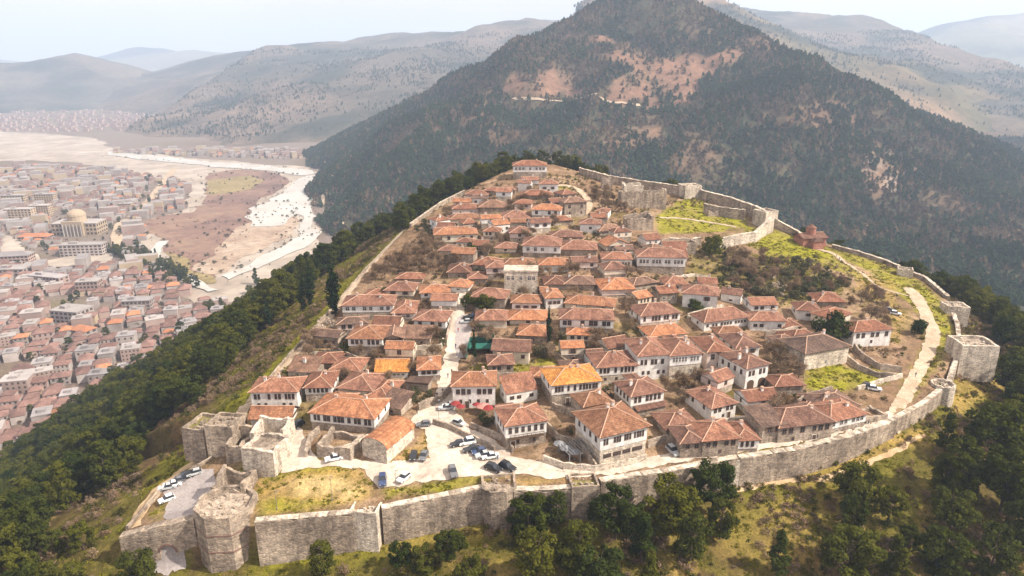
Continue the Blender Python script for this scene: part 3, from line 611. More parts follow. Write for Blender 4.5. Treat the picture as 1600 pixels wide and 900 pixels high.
massif('right_ridge', [PY(1040, -60, 3300), PY(1110, -10, 3150), PY(1150, 0, 3000), PY(1215, 26, 2950), PY(1300, 66, 2900), PY(1400, 86, 2800), PY(1500, 111, 2700), PY(1600, 134, 2600), PY(1850, 190, 2500)], .42, (300, 3400), (1600, 4200), 24, (420, 55), 'hills', colf((0.10, 0.085, 0.05), (0.21, 0.14, 0.09), 380))
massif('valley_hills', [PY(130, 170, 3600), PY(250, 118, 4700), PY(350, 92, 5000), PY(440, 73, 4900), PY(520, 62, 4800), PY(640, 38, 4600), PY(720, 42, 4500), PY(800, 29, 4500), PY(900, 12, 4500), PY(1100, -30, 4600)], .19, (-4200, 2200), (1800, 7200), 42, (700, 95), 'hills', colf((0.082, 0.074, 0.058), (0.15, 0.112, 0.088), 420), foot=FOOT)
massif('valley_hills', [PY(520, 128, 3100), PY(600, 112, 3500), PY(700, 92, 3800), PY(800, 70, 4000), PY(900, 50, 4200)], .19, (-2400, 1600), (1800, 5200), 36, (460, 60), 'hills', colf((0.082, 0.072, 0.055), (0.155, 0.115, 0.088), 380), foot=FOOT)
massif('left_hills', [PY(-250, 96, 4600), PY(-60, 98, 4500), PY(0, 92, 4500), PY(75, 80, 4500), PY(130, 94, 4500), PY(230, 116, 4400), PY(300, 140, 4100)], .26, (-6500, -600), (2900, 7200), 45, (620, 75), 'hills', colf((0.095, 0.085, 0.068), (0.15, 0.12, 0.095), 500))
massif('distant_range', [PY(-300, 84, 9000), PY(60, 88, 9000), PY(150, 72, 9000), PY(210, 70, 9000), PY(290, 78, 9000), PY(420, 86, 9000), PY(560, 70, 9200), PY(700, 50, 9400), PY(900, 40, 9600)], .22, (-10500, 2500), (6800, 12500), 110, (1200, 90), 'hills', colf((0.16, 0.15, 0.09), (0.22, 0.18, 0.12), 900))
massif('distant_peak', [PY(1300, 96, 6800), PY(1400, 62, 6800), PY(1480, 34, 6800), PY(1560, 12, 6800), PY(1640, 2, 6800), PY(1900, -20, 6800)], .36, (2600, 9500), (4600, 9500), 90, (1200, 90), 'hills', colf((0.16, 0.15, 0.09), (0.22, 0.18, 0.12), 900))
# ================================================================== FORTIFICATION
def inside_z(x, y): return float(tps(np.array([x]), np.array([y]))[0])
def resample(pts, step):
    out = []
    for i in range(len(pts) - 1):
        a, b = Vector(pts[i]), Vector(pts[i + 1]); k = max(1, int((b - a).xy.length / step))
        for q in range(k): out.append(a.lerp(b, q / k))
    out.append(Vector(pts[-1])); return out
def wall_mesh(name, pts, thick, side, foot, m, jag=.2, step=1.25, coping=None, parent=None, seed=0):
    # pts: world points of the wall top on its outer edge; side: +1 thickens to the left of the direction
    r = random.Random(seed + len(pts)); Q = resample(pts, step); V = []; F = []; n = len(Q)
    TL = []; TR = []
    for i, q in enumerate(Q):
        a = Q[max(0, i - 1)]; b = Q[min(n - 1, i + 1)]; d = (b - a).xy.normalized(); nn = Vector((-d.y, d.x)) * side
        j = r.uniform(-jag, jag) * .5 + (r.uniform(-jag, 0) * 1.5 if r.random() < .3 else 0)
        o = q.xy + nn * r.uniform(-.12, .12); i2 = q.xy + nn * (thick + r.uniform(-.1, .1)); bt = q.xy - nn * 0.35
        zb = foot(q) if callable(foot) else foot
        ct = Q[i].z + j
        V += [(bt.x, bt.y, zb), (o.x, o.y, ct), (i2.x, i2.y, ct + r.uniform(-.1, .1)), (i2.x, i2.y, zb)]
    for i in range(n - 1):
        for k in range(4):
            a, b = 4 * i + k, 4 * i + (k + 1) % 4; F.append((a, b, b + 4, a + 4) if side < 0 else (a + 4, b + 4, b, a))
    e = 4 * (n - 1); F += [(0, 1, 2, 3), (e + 3, e + 2, e + 1, e)]
    return link(name, mesh_data(name, V, F, m), parent)
def low(q, extra=2.0):
    return min(gz(q.x + dx, q.y + dy) for dx in (-2.5, 0, 2.5) for dy in (-2.5, 0, 2.5)) - extra
def curtain(label, px, thick=1.8, side=-1, m='stone', jag=.42, group='curtain walls of the citadel', name='curtain_wall', cat='wall', cop=True):
    pts = [P(*p) for p in px]
    root = empty(name, (0, 0, 0)); tag(root, label, cat, group)
    wall_mesh('masonry', pts, thick, side, low, m, jag, parent=root, seed=len(label))
    if cop:
        lifted = [p + Vector((0, 0, .12)) for p in pts]
        wall_mesh('coping', lifted, thick * .9, side, lambda q: q.z - .16, 'stonel', jag * .8, parent=root, seed=len(label) + 3)
    return root
curtain('long pale curtain wall right of the eight-sided gate tower', [(400, 809, -3.4), (470, 803, -3.2), (552, 796, -3)])
curtain('curtain wall with rubble breach between square buttress and big battered tower', [(596, 789, -2.8), (660, 776, -2), (754, 757, -.4)])
curtain('short curtain wall half hidden by pines between the two front towers', [(803, 761, -.5), (850, 760, -.2), (892, 757, 0)])
curtain('dark grey curtain wall behind the tall pines below the big orange-roofed house', [(935, 747, .3), (1040, 731, .5), (1146, 711, .5)])
curtain('long curtain wall below the stone row houses on the right', [(1152, 711, .5), (1240, 698, .5), (1320, 678, .6), (1392, 653, 1)])
curtain('low curtain wall rising beside the gravel path to the round tower', [(1392, 653, 1), (1440, 627, 1), (1466, 607, 1.1)], 1.3)
curtain('narrow wall between round tower and square right tower', [(1480, 596, 1.5), (1488, 570, 2), (1496, 548, 2)], 1.2)
curtain('thin wall climbing behind the square right tower', [(1497, 528, 3.2), (1494, 505, 3.8), (1488, 488, 4.4)], 1.1)
curtain('thin grey rim wall above the dark gorge on far right', [(1480, 462, 5), (1445, 432, 7), (1425, 425, 7.6)], 1.1)
curtain('long rim wall on the green shoulder beyond the red brick church', [(1405, 415, 8.4), (1380, 405, 9), (1340, 392, 11), (1300, 382, 12.5)], 1.1)
curtain('rim wall between the keep corner and the red brick church', [(1255, 366, 15.5), (1230, 352, 18), (1208, 340, 21)], 1.2)
curtain('back wall of the keep above the wooded gorge', [(1205, 334, 23), (1180, 322, 25), (1140, 308, 26.5), (1095, 297, 28)], 1.3)
curtain('broken wall running from keep tower towards the hilltop mansion', [(1060, 290, 29.5), (1000, 282, 31), (950, 274, 33), (905, 262, 35)], 1.2, jag=.6)
curtain('pale rim wall at the left end of the village edge path', [(640, 349, 18.2), (690, 314, 24.2), (725, 297, 28)], 1.0)
curtain('low grey parapet along the left rim path', [(395, 617, .9), (450, 553, 3.2), (510, 488, 5.8), (575, 413, 11.6)], .5, jag=.15, cop=False)
curtain('thin retaining wall beside the barbican dirt track', [(196, 822, -10.8), (255, 755, -8.4), (330, 712, -5.4)], .6, jag=.15, cop=False)
# keep walls seen from the village side
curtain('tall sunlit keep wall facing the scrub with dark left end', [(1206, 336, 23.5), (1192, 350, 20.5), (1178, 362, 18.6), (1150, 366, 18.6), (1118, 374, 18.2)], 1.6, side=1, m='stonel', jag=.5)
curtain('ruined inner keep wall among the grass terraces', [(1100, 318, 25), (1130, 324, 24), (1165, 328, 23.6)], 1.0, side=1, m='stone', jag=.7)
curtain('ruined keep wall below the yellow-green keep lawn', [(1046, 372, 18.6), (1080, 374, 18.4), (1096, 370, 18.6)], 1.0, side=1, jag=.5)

def ngon(r, n, ph=0.0): return [(r * math.cos(2 * math.pi * i / n + ph), r * math.sin(2 * math.pi * i / n + ph)) for i in range(n)]
def tower(label, px, py, ztop, plan, height, rz=0.0, taper=1.06, m='stone', bands=(), group='towers of the citadel wall', par=True, name='wall_tower', topm='stone2'):
    c = P(px, py, ztop); root = empty(name, (c.x, c.y, ztop - height), rz); tag(root, label, 'tower', group)
    b = MB(); q = len(plan); lev = 6
    r = random.Random(int(px)); rings = []
    for L in range(lev + 1):
        f = L / lev; k = taper + (1 - taper) * f; ring = []
        for i in range(q):
            a, d = plan[i], plan[(i + 1) % q]
            for s in range(4):
                t = s / 4; x, y = a[0] + (d[0] - a[0]) * t, a[1] + (d[1] - a[1]) * t; j = 1 + r.uniform(-.012, .012)
                ring.append((x * k * j, y * k * j, height * f + (r.uniform(-.25, .1) if L == lev else 0)))
        rings.append(ring)
    V = [v for g in rings for v in g]; nq = 4 * q; F = []
    for L in range(lev):
        for i in range(nq): F.append((L * nq + i, L * nq + (i + 1) % nq, (L + 1) * nq + (i + 1) % nq, (L + 1) * nq + i))
    # sunken roof inside a rim
    rim = [(x * .86, y * .86, z) for x, y, z in rings[-1]]; rimd = [(x * .85, y * .85, height - (1.0 if par else .35)) for x, y, z in rings[-1]]
    o = len(V); V += rim; o2 = len(V); V += rimd
    for i in range(nq):
        F.append(((lev) * nq + i, lev * nq + (i + 1) % nq, o + (i + 1) % nq, o + i)); F.append((o + i, o + (i + 1) % nq, o2 + (i + 1) % nq, o2 + i))
    link('shaft', mesh_data('shaft', V, F, m), root)
    link('roof_floor', mesh_data('roof_floor', rimd, [tuple(range(nq))], topm), root)
    rb = MB(); rx = max(abs(x) for x, y in plan)
    for i in range(26):
        a, q_ = r.uniform(0, 6.28), rx * math.sqrt(r.random()) * .78; s_ = r.uniform(.2, .75); rb.prism([(q_ * math.cos(a) + x * s_ * r.uniform(.7, 1.2), q_ * math.sin(a) + y * s_ * r.uniform(.7, 1.2)) for x, y in ngon(1, 5, a)], height - 1.6, height - (1.0 if par else .35) + s_ * r.uniform(.4, 1.1), 0, .6)
    tag(rb.build('rubble', [m], root), kind='stuff')
    for zb in bands:
        k = taper + (1 - taper) * zb / height
        bb = MB(); bb.prism([(x * k * 1.012, y * k * 1.012) for x, y in plan], zb, zb + .32, 0); bb.build('brick_band', [M['bandbrick']], root)
    return root
M['bandbrick'] = mat_mottled('dark_brick_course', [(0.16, 0.09, 0.075), (0.24, 0.15, 0.12)], 1.0)
M['ground_top'] = mat_mottled('grassy_rubble', [(0.10, 0.085, 0.03), (0.17, 0.15, 0.04), (0.26, 0.20, 0.12)], .8)
def rect(w, d): return [(-w / 2, -d / 2), (w / 2, -d / 2), (w / 2, d / 2), (-w / 2, d / 2)]
R_ = math.radians
gt = tower('big eight-sided gate tower of banded rubble at bottom left', 353, 782, -2.0, ngon(7.0, 8, R_(22.5)), 15.5, R_(4), 1.05, bands=(6.3, 10.6))
tower('square buttress tower of pale stone on the front wall', 573, 788, -2.6, rect(6.4, 6.0), 11.5, R_(-8), 1.06, 'stonel')
tower('big battered round-fronted tower in middle of front wall', 779, 752, .3, [(-4.0, -2.6), (-2.2, -4.0), (1.6, -4.2), (4.0, -2.8), (4.2, 3.2), (-4.0, 3.2)], 12.0, R_(6), .93)
tower('small square tower with grassy top at the front corner', 912, 749, .8, rect(6.6, 5.6), 10.5, R_(6), 1.04, topm='ground_top')
tower('slim white stone buttress beside the tall pines', 1148, 714, .3, rect(2.0, 2.6), 10.5, R_(10), 1.05, 'stonel', par=False)
tower('small round tower at the bend of the right wall', 1474, 598, 1.8, ngon(3.4, 12), 8.0, 0, 1.04, 'stonel')
tower('large square tower standing on the right grassy shoulder', 1521, 532, 7.6, rect(11.5, 9.5), 12.5, R_(-4), 1.03, 'stonel')
tower('low square tower on the wall above the pine wood', 1493, 475, 6.2, rect(8.0, 6.5), 8, R_(-8), 1.03, 'stonel')
tower('small ruined tower on the far rim of the right lawn', 1415, 419, 9.2, rect(6, 5), 7, R_(-25), 1.03, 'stonel')
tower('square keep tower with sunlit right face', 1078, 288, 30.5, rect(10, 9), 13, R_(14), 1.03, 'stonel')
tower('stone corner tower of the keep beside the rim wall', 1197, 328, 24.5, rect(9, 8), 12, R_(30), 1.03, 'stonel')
tower('ruined square tower left of the gatehouse court', 352, 655, 3.6, rect(7.6, 7.6), 11, R_(-8), 1.04, 'stone')
tower('dark outer bastion at the left end of the gate walls', 316, 658, .8, rect(6.5, 9), 10, R_(-12), 1.05, 'stone', topm='ground_top')

def ruin(label, cx, by, w, h, yaw, D, m='stone', keep=(1, 1, 1, 1), jag=.5, name='ruin', cat='ruin', group=None, thick=.9, floor=None):
    # roofless walls, jagged tops; keep = share of the height of front, right, back and left wall
    p = hit(cx, by); t = proj(p.x, p.y, p.z)[2]; ya = R_(yaw); u = (cx - 800) / FPX
    W = w * t / FPX / max(.3, math.cos(ya) - u * math.sin(ya) * CT); H = h * t / FPX / .9
    root = empty(name, p, ya); tag(root, label, cat, group)
    cs = [(-W / 2, 0), (W / 2, 0), (W / 2, D), (-W / 2, D)]
    for i in range(4):
        if keep[i] <= 0: continue
        a, b = cs[i], cs[(i + 1) % 4]
        wall_mesh('masonry', [(a[0], a[1], H * keep[i]), ((a[0] + b[0]) / 2, (a[1] + b[1]) / 2, H * (keep[i] * .6 + keep[(i + 1) % 4] * .2 + keep[i] * .2)), (b[0], b[1], H * (keep[i] + keep[(i + 1) % 4]) / 2 if keep[(i + 1) % 4] > 0 else H * keep[i])], thick, 1, -4.0, m, jag, 1.2, parent=root, seed=i + cx)
    if floor is not None:
        MB().box(-W / 2 + .3, W / 2 - .3, .3, D - .3, floor * H - .5, floor * H).build('floor_slab', ['stone2'], root)
    return root
ruin('roofless gatehouse block with white sunlit right face above the green', 407, 746, 50, 44, -14, 8, 'stonel', (1, 1, 1.05, 1), .3, floor=.9)
ruin('ruined upper gatehouse walls behind the white-faced block', 420, 706, 52, 40, -10, 6, 'stonel', (.5, .95, 1, .9), .5, floor=.2)
ruin('jumble of ruined walls between bastion and gatehouse', 368, 722, 26, 40, -10, 7, 'stone', (.6, .7, 1, .8), .9)
ruin('broken masonry piled on top of the eight-sided gate tower', 358, 782, 52, 30, -4, 7, 'stone', (.35, .9, .7, 1), 1.3)
ruin('ruined keep hall with tall window gaps behind the brown houses', 1005, 325, 70, 26, 4, 8, 'stone', (.9, 1, .8, .9), 1.0)
ruin('ruined stone house on terraces under the keep lawn', 1000, 360, 40, 22, 8, 7, 'stone', (.8, .9, 1, .7), .9)
ruin('low ruined chamber walls on the keep lawn', 1135, 338, 56, 8, 6, 6, 'stone', (1, .8, 1, .9), .7)
ruin('ruined stone terrace house beside the dark ivy wall', 1062, 396, 50, 18, 4, 6, 'stone', (.8, .9, 1, .8), .6)
ruin('roofless white house ruin near the keep footpath', 990, 303, 30, 14, 5, 6, 'stonel', (.9, .8, 1, 1), .8)
ruin('broken stone stub standing at the keep gate', 948, 296, 16, 18, 0, 4, 'stone', (1, .7, .9, .8), 1.0)
ruin('ruined stone enclosure at the right end of the row houses', 1368, 664, 34, 16, 18, 6, 'stone', (.9, .8, .7, .6), .5)
ruin('walled stone enclosure with lean-to beside the car park', 522, 716, 52, 22, -14, 8, 'stone2', (.8, .9, .7, 1), .4)

# gate wall with an arched opening
def gate_wall():
    a, b = P(186, 838, -8.6), P(302, 809, -4.2); d = (b - a).xy; L = d.length; rz = math.atan2(d.y, d.x)
    root = empty('gate_wall', (a.x, a.y, 0), rz); tag(root, 'gate wall with arched gateway left of the eight-sided tower', 'wall')
    zb = -21.0; s0 = L * .60; r = 1.75; spring = -13.2
    top = lambda s: -8.6 + (b.z - a.z) * s / L
    rr = random.Random(4); out = [(0, zb), (s0 - r, zb)]
    out += [(s0 - r, spring)] + [(s0 + r * math.cos(math.pi - math.pi * i / 10), spring + r * math.sin(math.pi * i / 10)) for i in range(1, 10)] + [(s0 + r, spring)]
    out += [(s0 + r, zb), (L, zb)]
    k = 14
    out += [(L * (1 - i / k), top(L * (1 - i / k)) + rr.uniform(-.25, .2)) for i in range(k + 1)]
    n = len(out); V = [(s, -.2, z) for s, z in out] + [(s, 1.9, z) for s, z in out]
    F = [tuple(range(n)), tuple(range(2 * n - 1, n - 1, -1))] + [(i, n + i, n + (i + 1) % n, (i + 1) % n) for i in range(n)]
    link('masonry', mesh_data('masonry', V, F, 'stone'), root)
    m2 = MB()
    for i in range(12):
        q0, q1 = math.pi * i / 12, math.pi * (i + 1) / 12; n = len(m2.v)
        for q, R in ((q0, r), (q1, r), (q1, r + .5), (q0, r + .5)): m2.v.append((s0 - R * math.cos(q), -.28, spring + R * math.sin(q)))
        for q, R in ((q0, r), (q1, r), (q1, r + .5), (q0, r + .5)): m2.v.append((s0 - R * math.cos(q), .2, spring + R * math.sin(q)))
        m2.f += [(n, n + 1, n + 2, n + 3), (n + 3, n + 2, n + 6, n + 7), (n, n + 4, n + 5, n + 1)]; m2.m += [0] * 3
    m2.build('arch_ring', ['bandbrick'], root)
gate_wall()

# ================================================================== HOUSES
_win = {}
def window_mesh(kind):
    if kind in _win: return _win[kind]
    b = MB(); w, h = .5, .5          # unit window, scaled per house; x across, z up, y out of the wall (negative)
    b.box(-w, w, -.02, .3, -h, h, 1)
    f = .09
    b.box(-w - f, -w + .02, -.06, .1, -h - f, h + f, 0); b.box(w - .02, w + f, -.06, .1, -h - f, h + f, 0)
    b.box(-w + .02, w - .02, -.06, .1, h - .02, h + f, 0); b.box(-w + .02, w - .02, -.09, .1, -h - f, -h + .02, 0)
    if kind == 's': b.box(-w * 1.85, -w - f, -.1, .02, -h, h, 0); b.box(w + f, w * 1.85, -.1, .02, -h, h, 0)
    b.box(-.04, .04, -.05, .1, -h + .02, h - .02, 0); b.box(-w + .02, -.04, -.045, .1, .08, .14, 0); b.box(.04, w - .02, -.045, .1, .08, .14, 0)
    _win[kind] = b.data('window', ['framew' if kind == 'f' else 'frame', 'glass']); return _win[kind]
def arch_mesh():
    if 'arch' in _win: return _win['arch']
    pts = [(-.5, 0), (.5, 0), (.5, .65)] + [(.5 * math.cos(math.pi * i / 8), .65 + .35 * math.sin(math.pi * i / 8)) for i in range(1, 8)] + [(-.5, .65)]
    n = len(pts); V = [(x, -.04, z) for x, z in pts] + [(x, .3, z) for x, z in pts]
    F = [tuple(range(n))] + [(i, n + i, n + (i + 1) % n, (i + 1) % n) for i in range(n)]
    _win['arch'] = mesh_data('archway', V, F, 'wood'); return _win['arch']
def door_mesh():
    if 'door' in _win: return _win['door']
    b = MB(); b.box(-.5, .5, -.04, .3, 0, 1, 0); b.box(-.62, -.5, -.09, .1, 0, 1.06, 1); b.box(.5, .62, -.09, .1, 0, 1.06, 1); b.box(-.5, .5, -.09, .1, 1.0, 1.06, 1)
    _win['door'] = b.data('door', ['wood', 'framew']); return _win['door']
def chimney_mesh():
    if 'ch' in _win: return _win['ch']
    b = MB(); b.box(-.4, .4, -.3, .3, -1.2, 1.0, 0); b.box(-.5, .5, -.4, .4, 1.0, 1.14, 1); b.box(-.36, .36, -.26, .26, 1.14, 1.4, 0); b.box(-.48, .48, -.38, .38, 1.4, 1.5, 1)
    _win['ch'] = b.data('chimney', ['white', 'cap']); return _win['ch']
def roof_mesh(W, D, z0, ov, pitch, kind, m, seed):
    """tiled roof over the rectangle x -W/2..W/2, y 0..D; UV in metres (u along the eave, v up the slope)"""
    r = random.Random(seed); x0, x1, y0, y1 = -W / 2 - ov, W / 2 + ov, -ov, D + ov; w, d = x1 - x0, y1 - y0
    if kind == 'hip':
        if w >= d: h = pitch * d / 2; ra, rb = (x0 + d * .48, (y0 + y1) / 2), (x1 - d * .48, (y0 + y1) / 2)
        else: h = pitch * w / 2; ra, rb = ((x0 + x1) / 2, y0 + w * .48), ((x0 + x1) / 2, y1 - w * .48)
    elif kind == 'gable': h = pitch * d / 2; ra, rb = (x0, (y0 + y1) / 2), (x1, (y0 + y1) / 2)
    elif kind == 'gabley': h = pitch * w / 2; ra, rb = ((x0 + x1) / 2, y0), ((x0 + x1) / 2, y1)
    elif kind == 'shed': h = pitch * d; ra, rb = (x0, y1), (x1, y1)
    A, B, C, E = (x0, y0, z0), (x1, y0, z0), (x1, y1, z0), (x0, y1, z0)
    RA, RB = (ra[0], ra[1], z0 + h), (rb[0], rb[1], z0 + h)
    if kind == 'hip':
        sl = [[A, B, RB, RA], [B, C, RB], [C, E, RA, RB], [E, A, RA]] if w >= d else [[A, B, RA], [B, C, RB, RA], [C, E, RB], [E, A, RA, RB]]
        caps = [(A, RA), (B, RB), (C, RB), (E, RA), (RA, RB)] if w >= d else [(A, RA), (B, RA), (C, RB), (E, RB), (RA, RB)]
    elif kind == 'gable': sl = [[A, B, RB, RA], [C, E, RA, RB]]; caps = [(RA, RB)]
    elif kind == 'gabley': sl = [[B, C, RB, RA], [E, A, RA, RB]]; caps = [(RA, RB)]
    else: sl = [[A, B, RB, RA]]; caps = []
    V = []; F = []; UV = []; fm = []
    for s in sl:
        a, b = Vector(s[0]), Vector(s[1]); e = (b - a).normalized(); up = Vector(s[2]) - a; v = (up - e * up.dot(e)).normalized()
        top = [Vector(q) for q in s[2:]]; nu = max(3, int((b - a).length / 1.6)); nv = 4
        tl = top[1] if len(top) == 2 else top[0]; tr = top[0]
        base = len(V); o = r.uniform(0, 50); nrm = e.cross(v)
        for j in range(nv + 1):
            L = a.lerp(tl, j / nv); Rr = b.lerp(tr, j / nv)
            for i in range(nu + 1):
                q = L.lerp(Rr, i / nu); q = q + nrm * (r.uniform(-.05, .05) - .10 * math.sin(math.pi * i / nu) * (1 if 0 < j < nv else 0)) if (0 < j < nv or False) else q
                if 0 < i < nu and j in (0, nv): q = q + Vector((0, 0, r.uniform(-.06, .04)))
                V.append(q); UV.append(((q - a).dot(e) + o, (q - a).dot(v)))
        for j in range(nv):
            for i in range(nu):
                k = base + j * (nu + 1) + i; F.append((k, k + 1, k + nu + 2, k + nu + 1)); fm.append(0)
    # underside and eave edge
    k = len(V); t = .16
    V += [Vector(q) for q in (A, B, C, E)] + [Vector((q[0] + (.06 if q[0] < 0 else -.06), q[1] + (.06 if q[1] < D / 2 else -.06), q[2] - t)) for q in (A, B, C, E)]
    UV += [(0, 0)] * 8
    if kind != 'shed':
        F += [(k + i, k + 4 + i, k + 4 + (i + 1) % 4, k + (i + 1) % 4) for i in range(4)] + [(k + 7, k + 6, k + 5, k + 4)]; fm += [1] * 5
    lu = [UV[i] for f in F for i in f]
    me = mesh_data('roof', V, F, [m, 'wood'], fm, lu)
    cp = MB()
    for a, b in caps:
        a, b = Vector(a), Vector(b); d_ = (b - a).normalized(); s_ = d_.cross(Vector((0, 0, 1))).normalized() * .17; n = len(cp.v)
        for q in (a, b):
            for off in (-s_, Vector((0, 0, .16)), s_): cp.v.append(tuple(q + off + Vector((0, 0, .01))))
        cp.f += [(n, n + 1, n + 4, n + 3), (n + 1, n + 2, n + 5, n + 4), (n, n + 2, n + 1), (n + 3, n + 4, n + 5)]; cp.m += [0] * 4
    return me, (cp.data('ridge_cap', ['cap']) if caps else None), h
def spread(spec, W, margin=.7):
    g = [int(q) for q in str(spec).split()]
    if sum(g) == 0: return []
    tot = sum(g) + .8 * (len(g) - 1); out = []; x = 0
    for k in g:
        for i in range(k): out.append((x + .5) / tot); x += 1
        x += .8
    return [(-W / 2 + margin) + (W - 2 * margin) * q for q in out]
NH = [0]
STY = {'w': ('stone2', 'white'), 'W': ('white', 'white'), 's': ('stone2', 'stone2'), 'c': ('stone2', 'cream'), 'C': ('cream', 'cream'), 'p': ('stone2', 'pink'), 'P': ('pink', 'pink'), 'l': ('stonel', 'white'), 'L': ('stonel', 'stonel')}
def house(label, cx, by, w, h, yaw, D, up='0', lo='0', side='0', roof='hip', rc='tt', st='w', split=.5, ov=.65, pitch=.40, ch=1, door=None, wk='d', arches=0, bal=False, wing=None, name='house', cat='house', group='tiled houses of the hilltop village'):
    NH[0] += 1; sd = NH[0]; r = random.Random(sd * 7)
    yaw += r.uniform(-4, 4) if by > 500 else r.uniform(-12, 12); p = hit(cx, by); t = proj(p.x, p.y, p.z)[2]; ya = R_(yaw); u = (cx - 800) / FPX; vv = (450 - by) / FPX
    W = w * t / FPX / max(.35, math.cos(ya) - u * math.sin(ya) * CT); H = h * t / FPX / (CT + vv * ST); H = max(H, 2.3)
    D = D * (1.0 if D < 10 else .92)
    root = empty(name, p, ya); tag(root, label, cat, group)
    ms, mu = STY[st]; hs = H * split if H > 4.2 else H * .3
    if ms == mu: hs = 0
    if hs > 0:
        MB().box(-W / 2, W / 2, .15, D, -5, hs).build('lower_wall', [ms], root)
        MB().box(-W / 2 - .12, W / 2 + .12, 0, D + .12, hs, H).build('upper_wall', [mu], root)
    else: MB().box(-W / 2, W / 2, 0, D, -5, H).build('wall', [mu], root)
    if roof == 'flat':
        b = MB(); b.box(-W / 2 - .2, W / 2 + .2, -.2, D + .2, H, H + .25); b.box(-W / 2 - .2, W / 2 + .2, -.2, .1, H + .25, H + .6); b.build('roof', [rc], root); rh = 0; ro = root
    elif roof == 'barrel':
        b = MB(); n = 10; hh = W * .30
        for y in (-.2, D + .2):
            for i in range(n + 1): a = math.pi * i / n; b.v.append((-(W / 2 + .3) * math.cos(a), y, H + hh * math.sin(a)))
        b.f = [(i, i + 1, n + 2 + i, n + 1 + i) for i in range(n)]; b.m = [0] * n
        uv = []
        for i in range(n): uv += [(0, i * .5), (0, i * .5 + .5), (D, i * .5 + .5), (D, i * .5)]
        ro = link('roof', mesh_data('roof', b.v, b.f, rc, None, uv), root)
        pts = [(-(W / 2) * math.cos(math.pi * i / n), H + (hh - .12) * math.sin(math.pi * i / n)) for i in range(n + 1)]
        for y in (.0, D): link('gable_wall', mesh_data('gable_wall', [(x, y, z) for x, z in pts], [tuple(range(n + 1))], ms), root)
        rh = hh
    else:
        pitch *= r.uniform(.88, 1.12); me, cap, rh = roof_mesh(W, D, H, ov, pitch, roof, rc, sd); ro = link('roof', me, root)
        if cap: link('ridge_cap', cap, ro)
        if roof in ('gable', 'gabley'):
            tri = [(-W / 2, 0, H), (-W / 2, D, H), (-W / 2, D / 2, H + pitch * D / 2)] if roof == 'gable' else [(-W / 2, 0, H), (W / 2, 0, H), (0, 0, H + pitch * W / 2)]
            for s in (0, 1):
                q = [((-x if s and roof == 'gable' else x), (D - y if s and roof == 'gabley' else y), z) for x, y, z in tri]
                link('gable_wall', mesh_data('gable_wall', q, [(0, 1, 2)], mu), root)
    if wing is None: wing = roof == 'hip' and D >= 9 and r.random() < .55
    if wing:
        sgn = r.choice([-1, 1]); ww_ = W * r.uniform(.35, .5); wd_ = r.uniform(4, 6.5); wh_ = H - r.uniform(.9, 1.8); x0 = sgn * (W / 2 - ww_ / 2 - r.uniform(.1, .5))
        if wh_ > 2.2:
            MB().box(x0 - ww_ / 2, x0 + ww_ / 2, D - .3, D + wd_, -4, wh_).build('wing_wall', [mu], root)
            me2, cap2, _ = roof_mesh(ww_, wd_ + .8, wh_, .45, pitch, 'gable' if r.random() < .5 else 'hip', rc, sd + 500); q = link('wing_roof', me2, root, (x0, D - .8, 0))
            if cap2: link('ridge_cap', cap2, q)
    wm_ = window_mesh(wk); wz = hs + (H - hs) * .52 if hs else H * (.72 if H > 4.5 else .55)
    wh = min(1.5, (H - hs if hs else H * .5) * .52); ww = .95
    nw = sum(int(q) for q in str(up).split()); 
    if nw: ww = min(1.15, (W - 1.4) / (nw + .8) * .62)
    if wk == 'd': wk = r.choice(['d', 'd', 'f', 's'] if nw < 5 else ['d', 'd', 'f'])
    wm_ = window_mesh(wk); lowz = r.uniform(-.08, .08)
    for x in spread(up, W):
        if r.random() < .07 and nw > 3: continue
        link('window', wm_, root, (x + r.uniform(-.06, .06), -.0, wz + lowz), None, (ww * r.uniform(.88, 1.08), 1, wh * r.uniform(.9, 1.06)))
    wl = hs * .55 if hs else H * .3
    for x in spread(lo, W, 1.0): link('window', wm_, root, (x, .15 if hs else 0, wl), None, (.7, 1, min(1.0, max(.6, wl * .55))))
    for x in spread(side, D): 
        q = link('window', wm_, root, (W / 2 + .12 if hs else W / 2, D / 2 + x, wz), R_(90), (.8, 1, wh * .9))
        q = link('window', wm_, root, (-W / 2 - .12 if hs else -W / 2, D / 2 - x, wz), R_(-90), (.8, 1, wh * .9))
    if door is not None: link('door', door_mesh(), root, ((door - .5) * (W - 2), .15 if hs else 0, 0), None, (1.1, 1, 2.1))
    for i in range(arches): link('archway', arch_mesh(), root, (-W / 2 + W * (i + .5) / arches, .15 if hs else 0, 0), None, (W / arches * .62, 1, min(2.8, (hs or H) * .85)))
    if bal:
        b = MB(); b.box(-W * .42, W * .42, -1.1, .14, hs - .15, hs, 0)
        for i in range(9): x = -W * .42 + W * .84 * i / 8; b.box(x - .05, x + .05, -1.1, -1.0, hs, hs + 1.0, 0)
        b.box(-W * .42, W * .42, -1.12, -.98, hs + 1.0, hs + 1.1, 0); b.build('balcony', ['wood'], root)
    if roof not in ('flat', 'barrel'):
        for i in range(ch):
            fx = r.uniform(-.32, .32); fy = r.uniform(.35, .75)
            link('chimney', chimney_mesh(), root, (fx * W, fy * D, H + rh * (.62 if roof != 'shed' else fy)), r.uniform(-.1, .1), (r.uniform(.8, 1.1), r.uniform(.8, 1.1), r.uniform(.8, 1.15)))
    return root
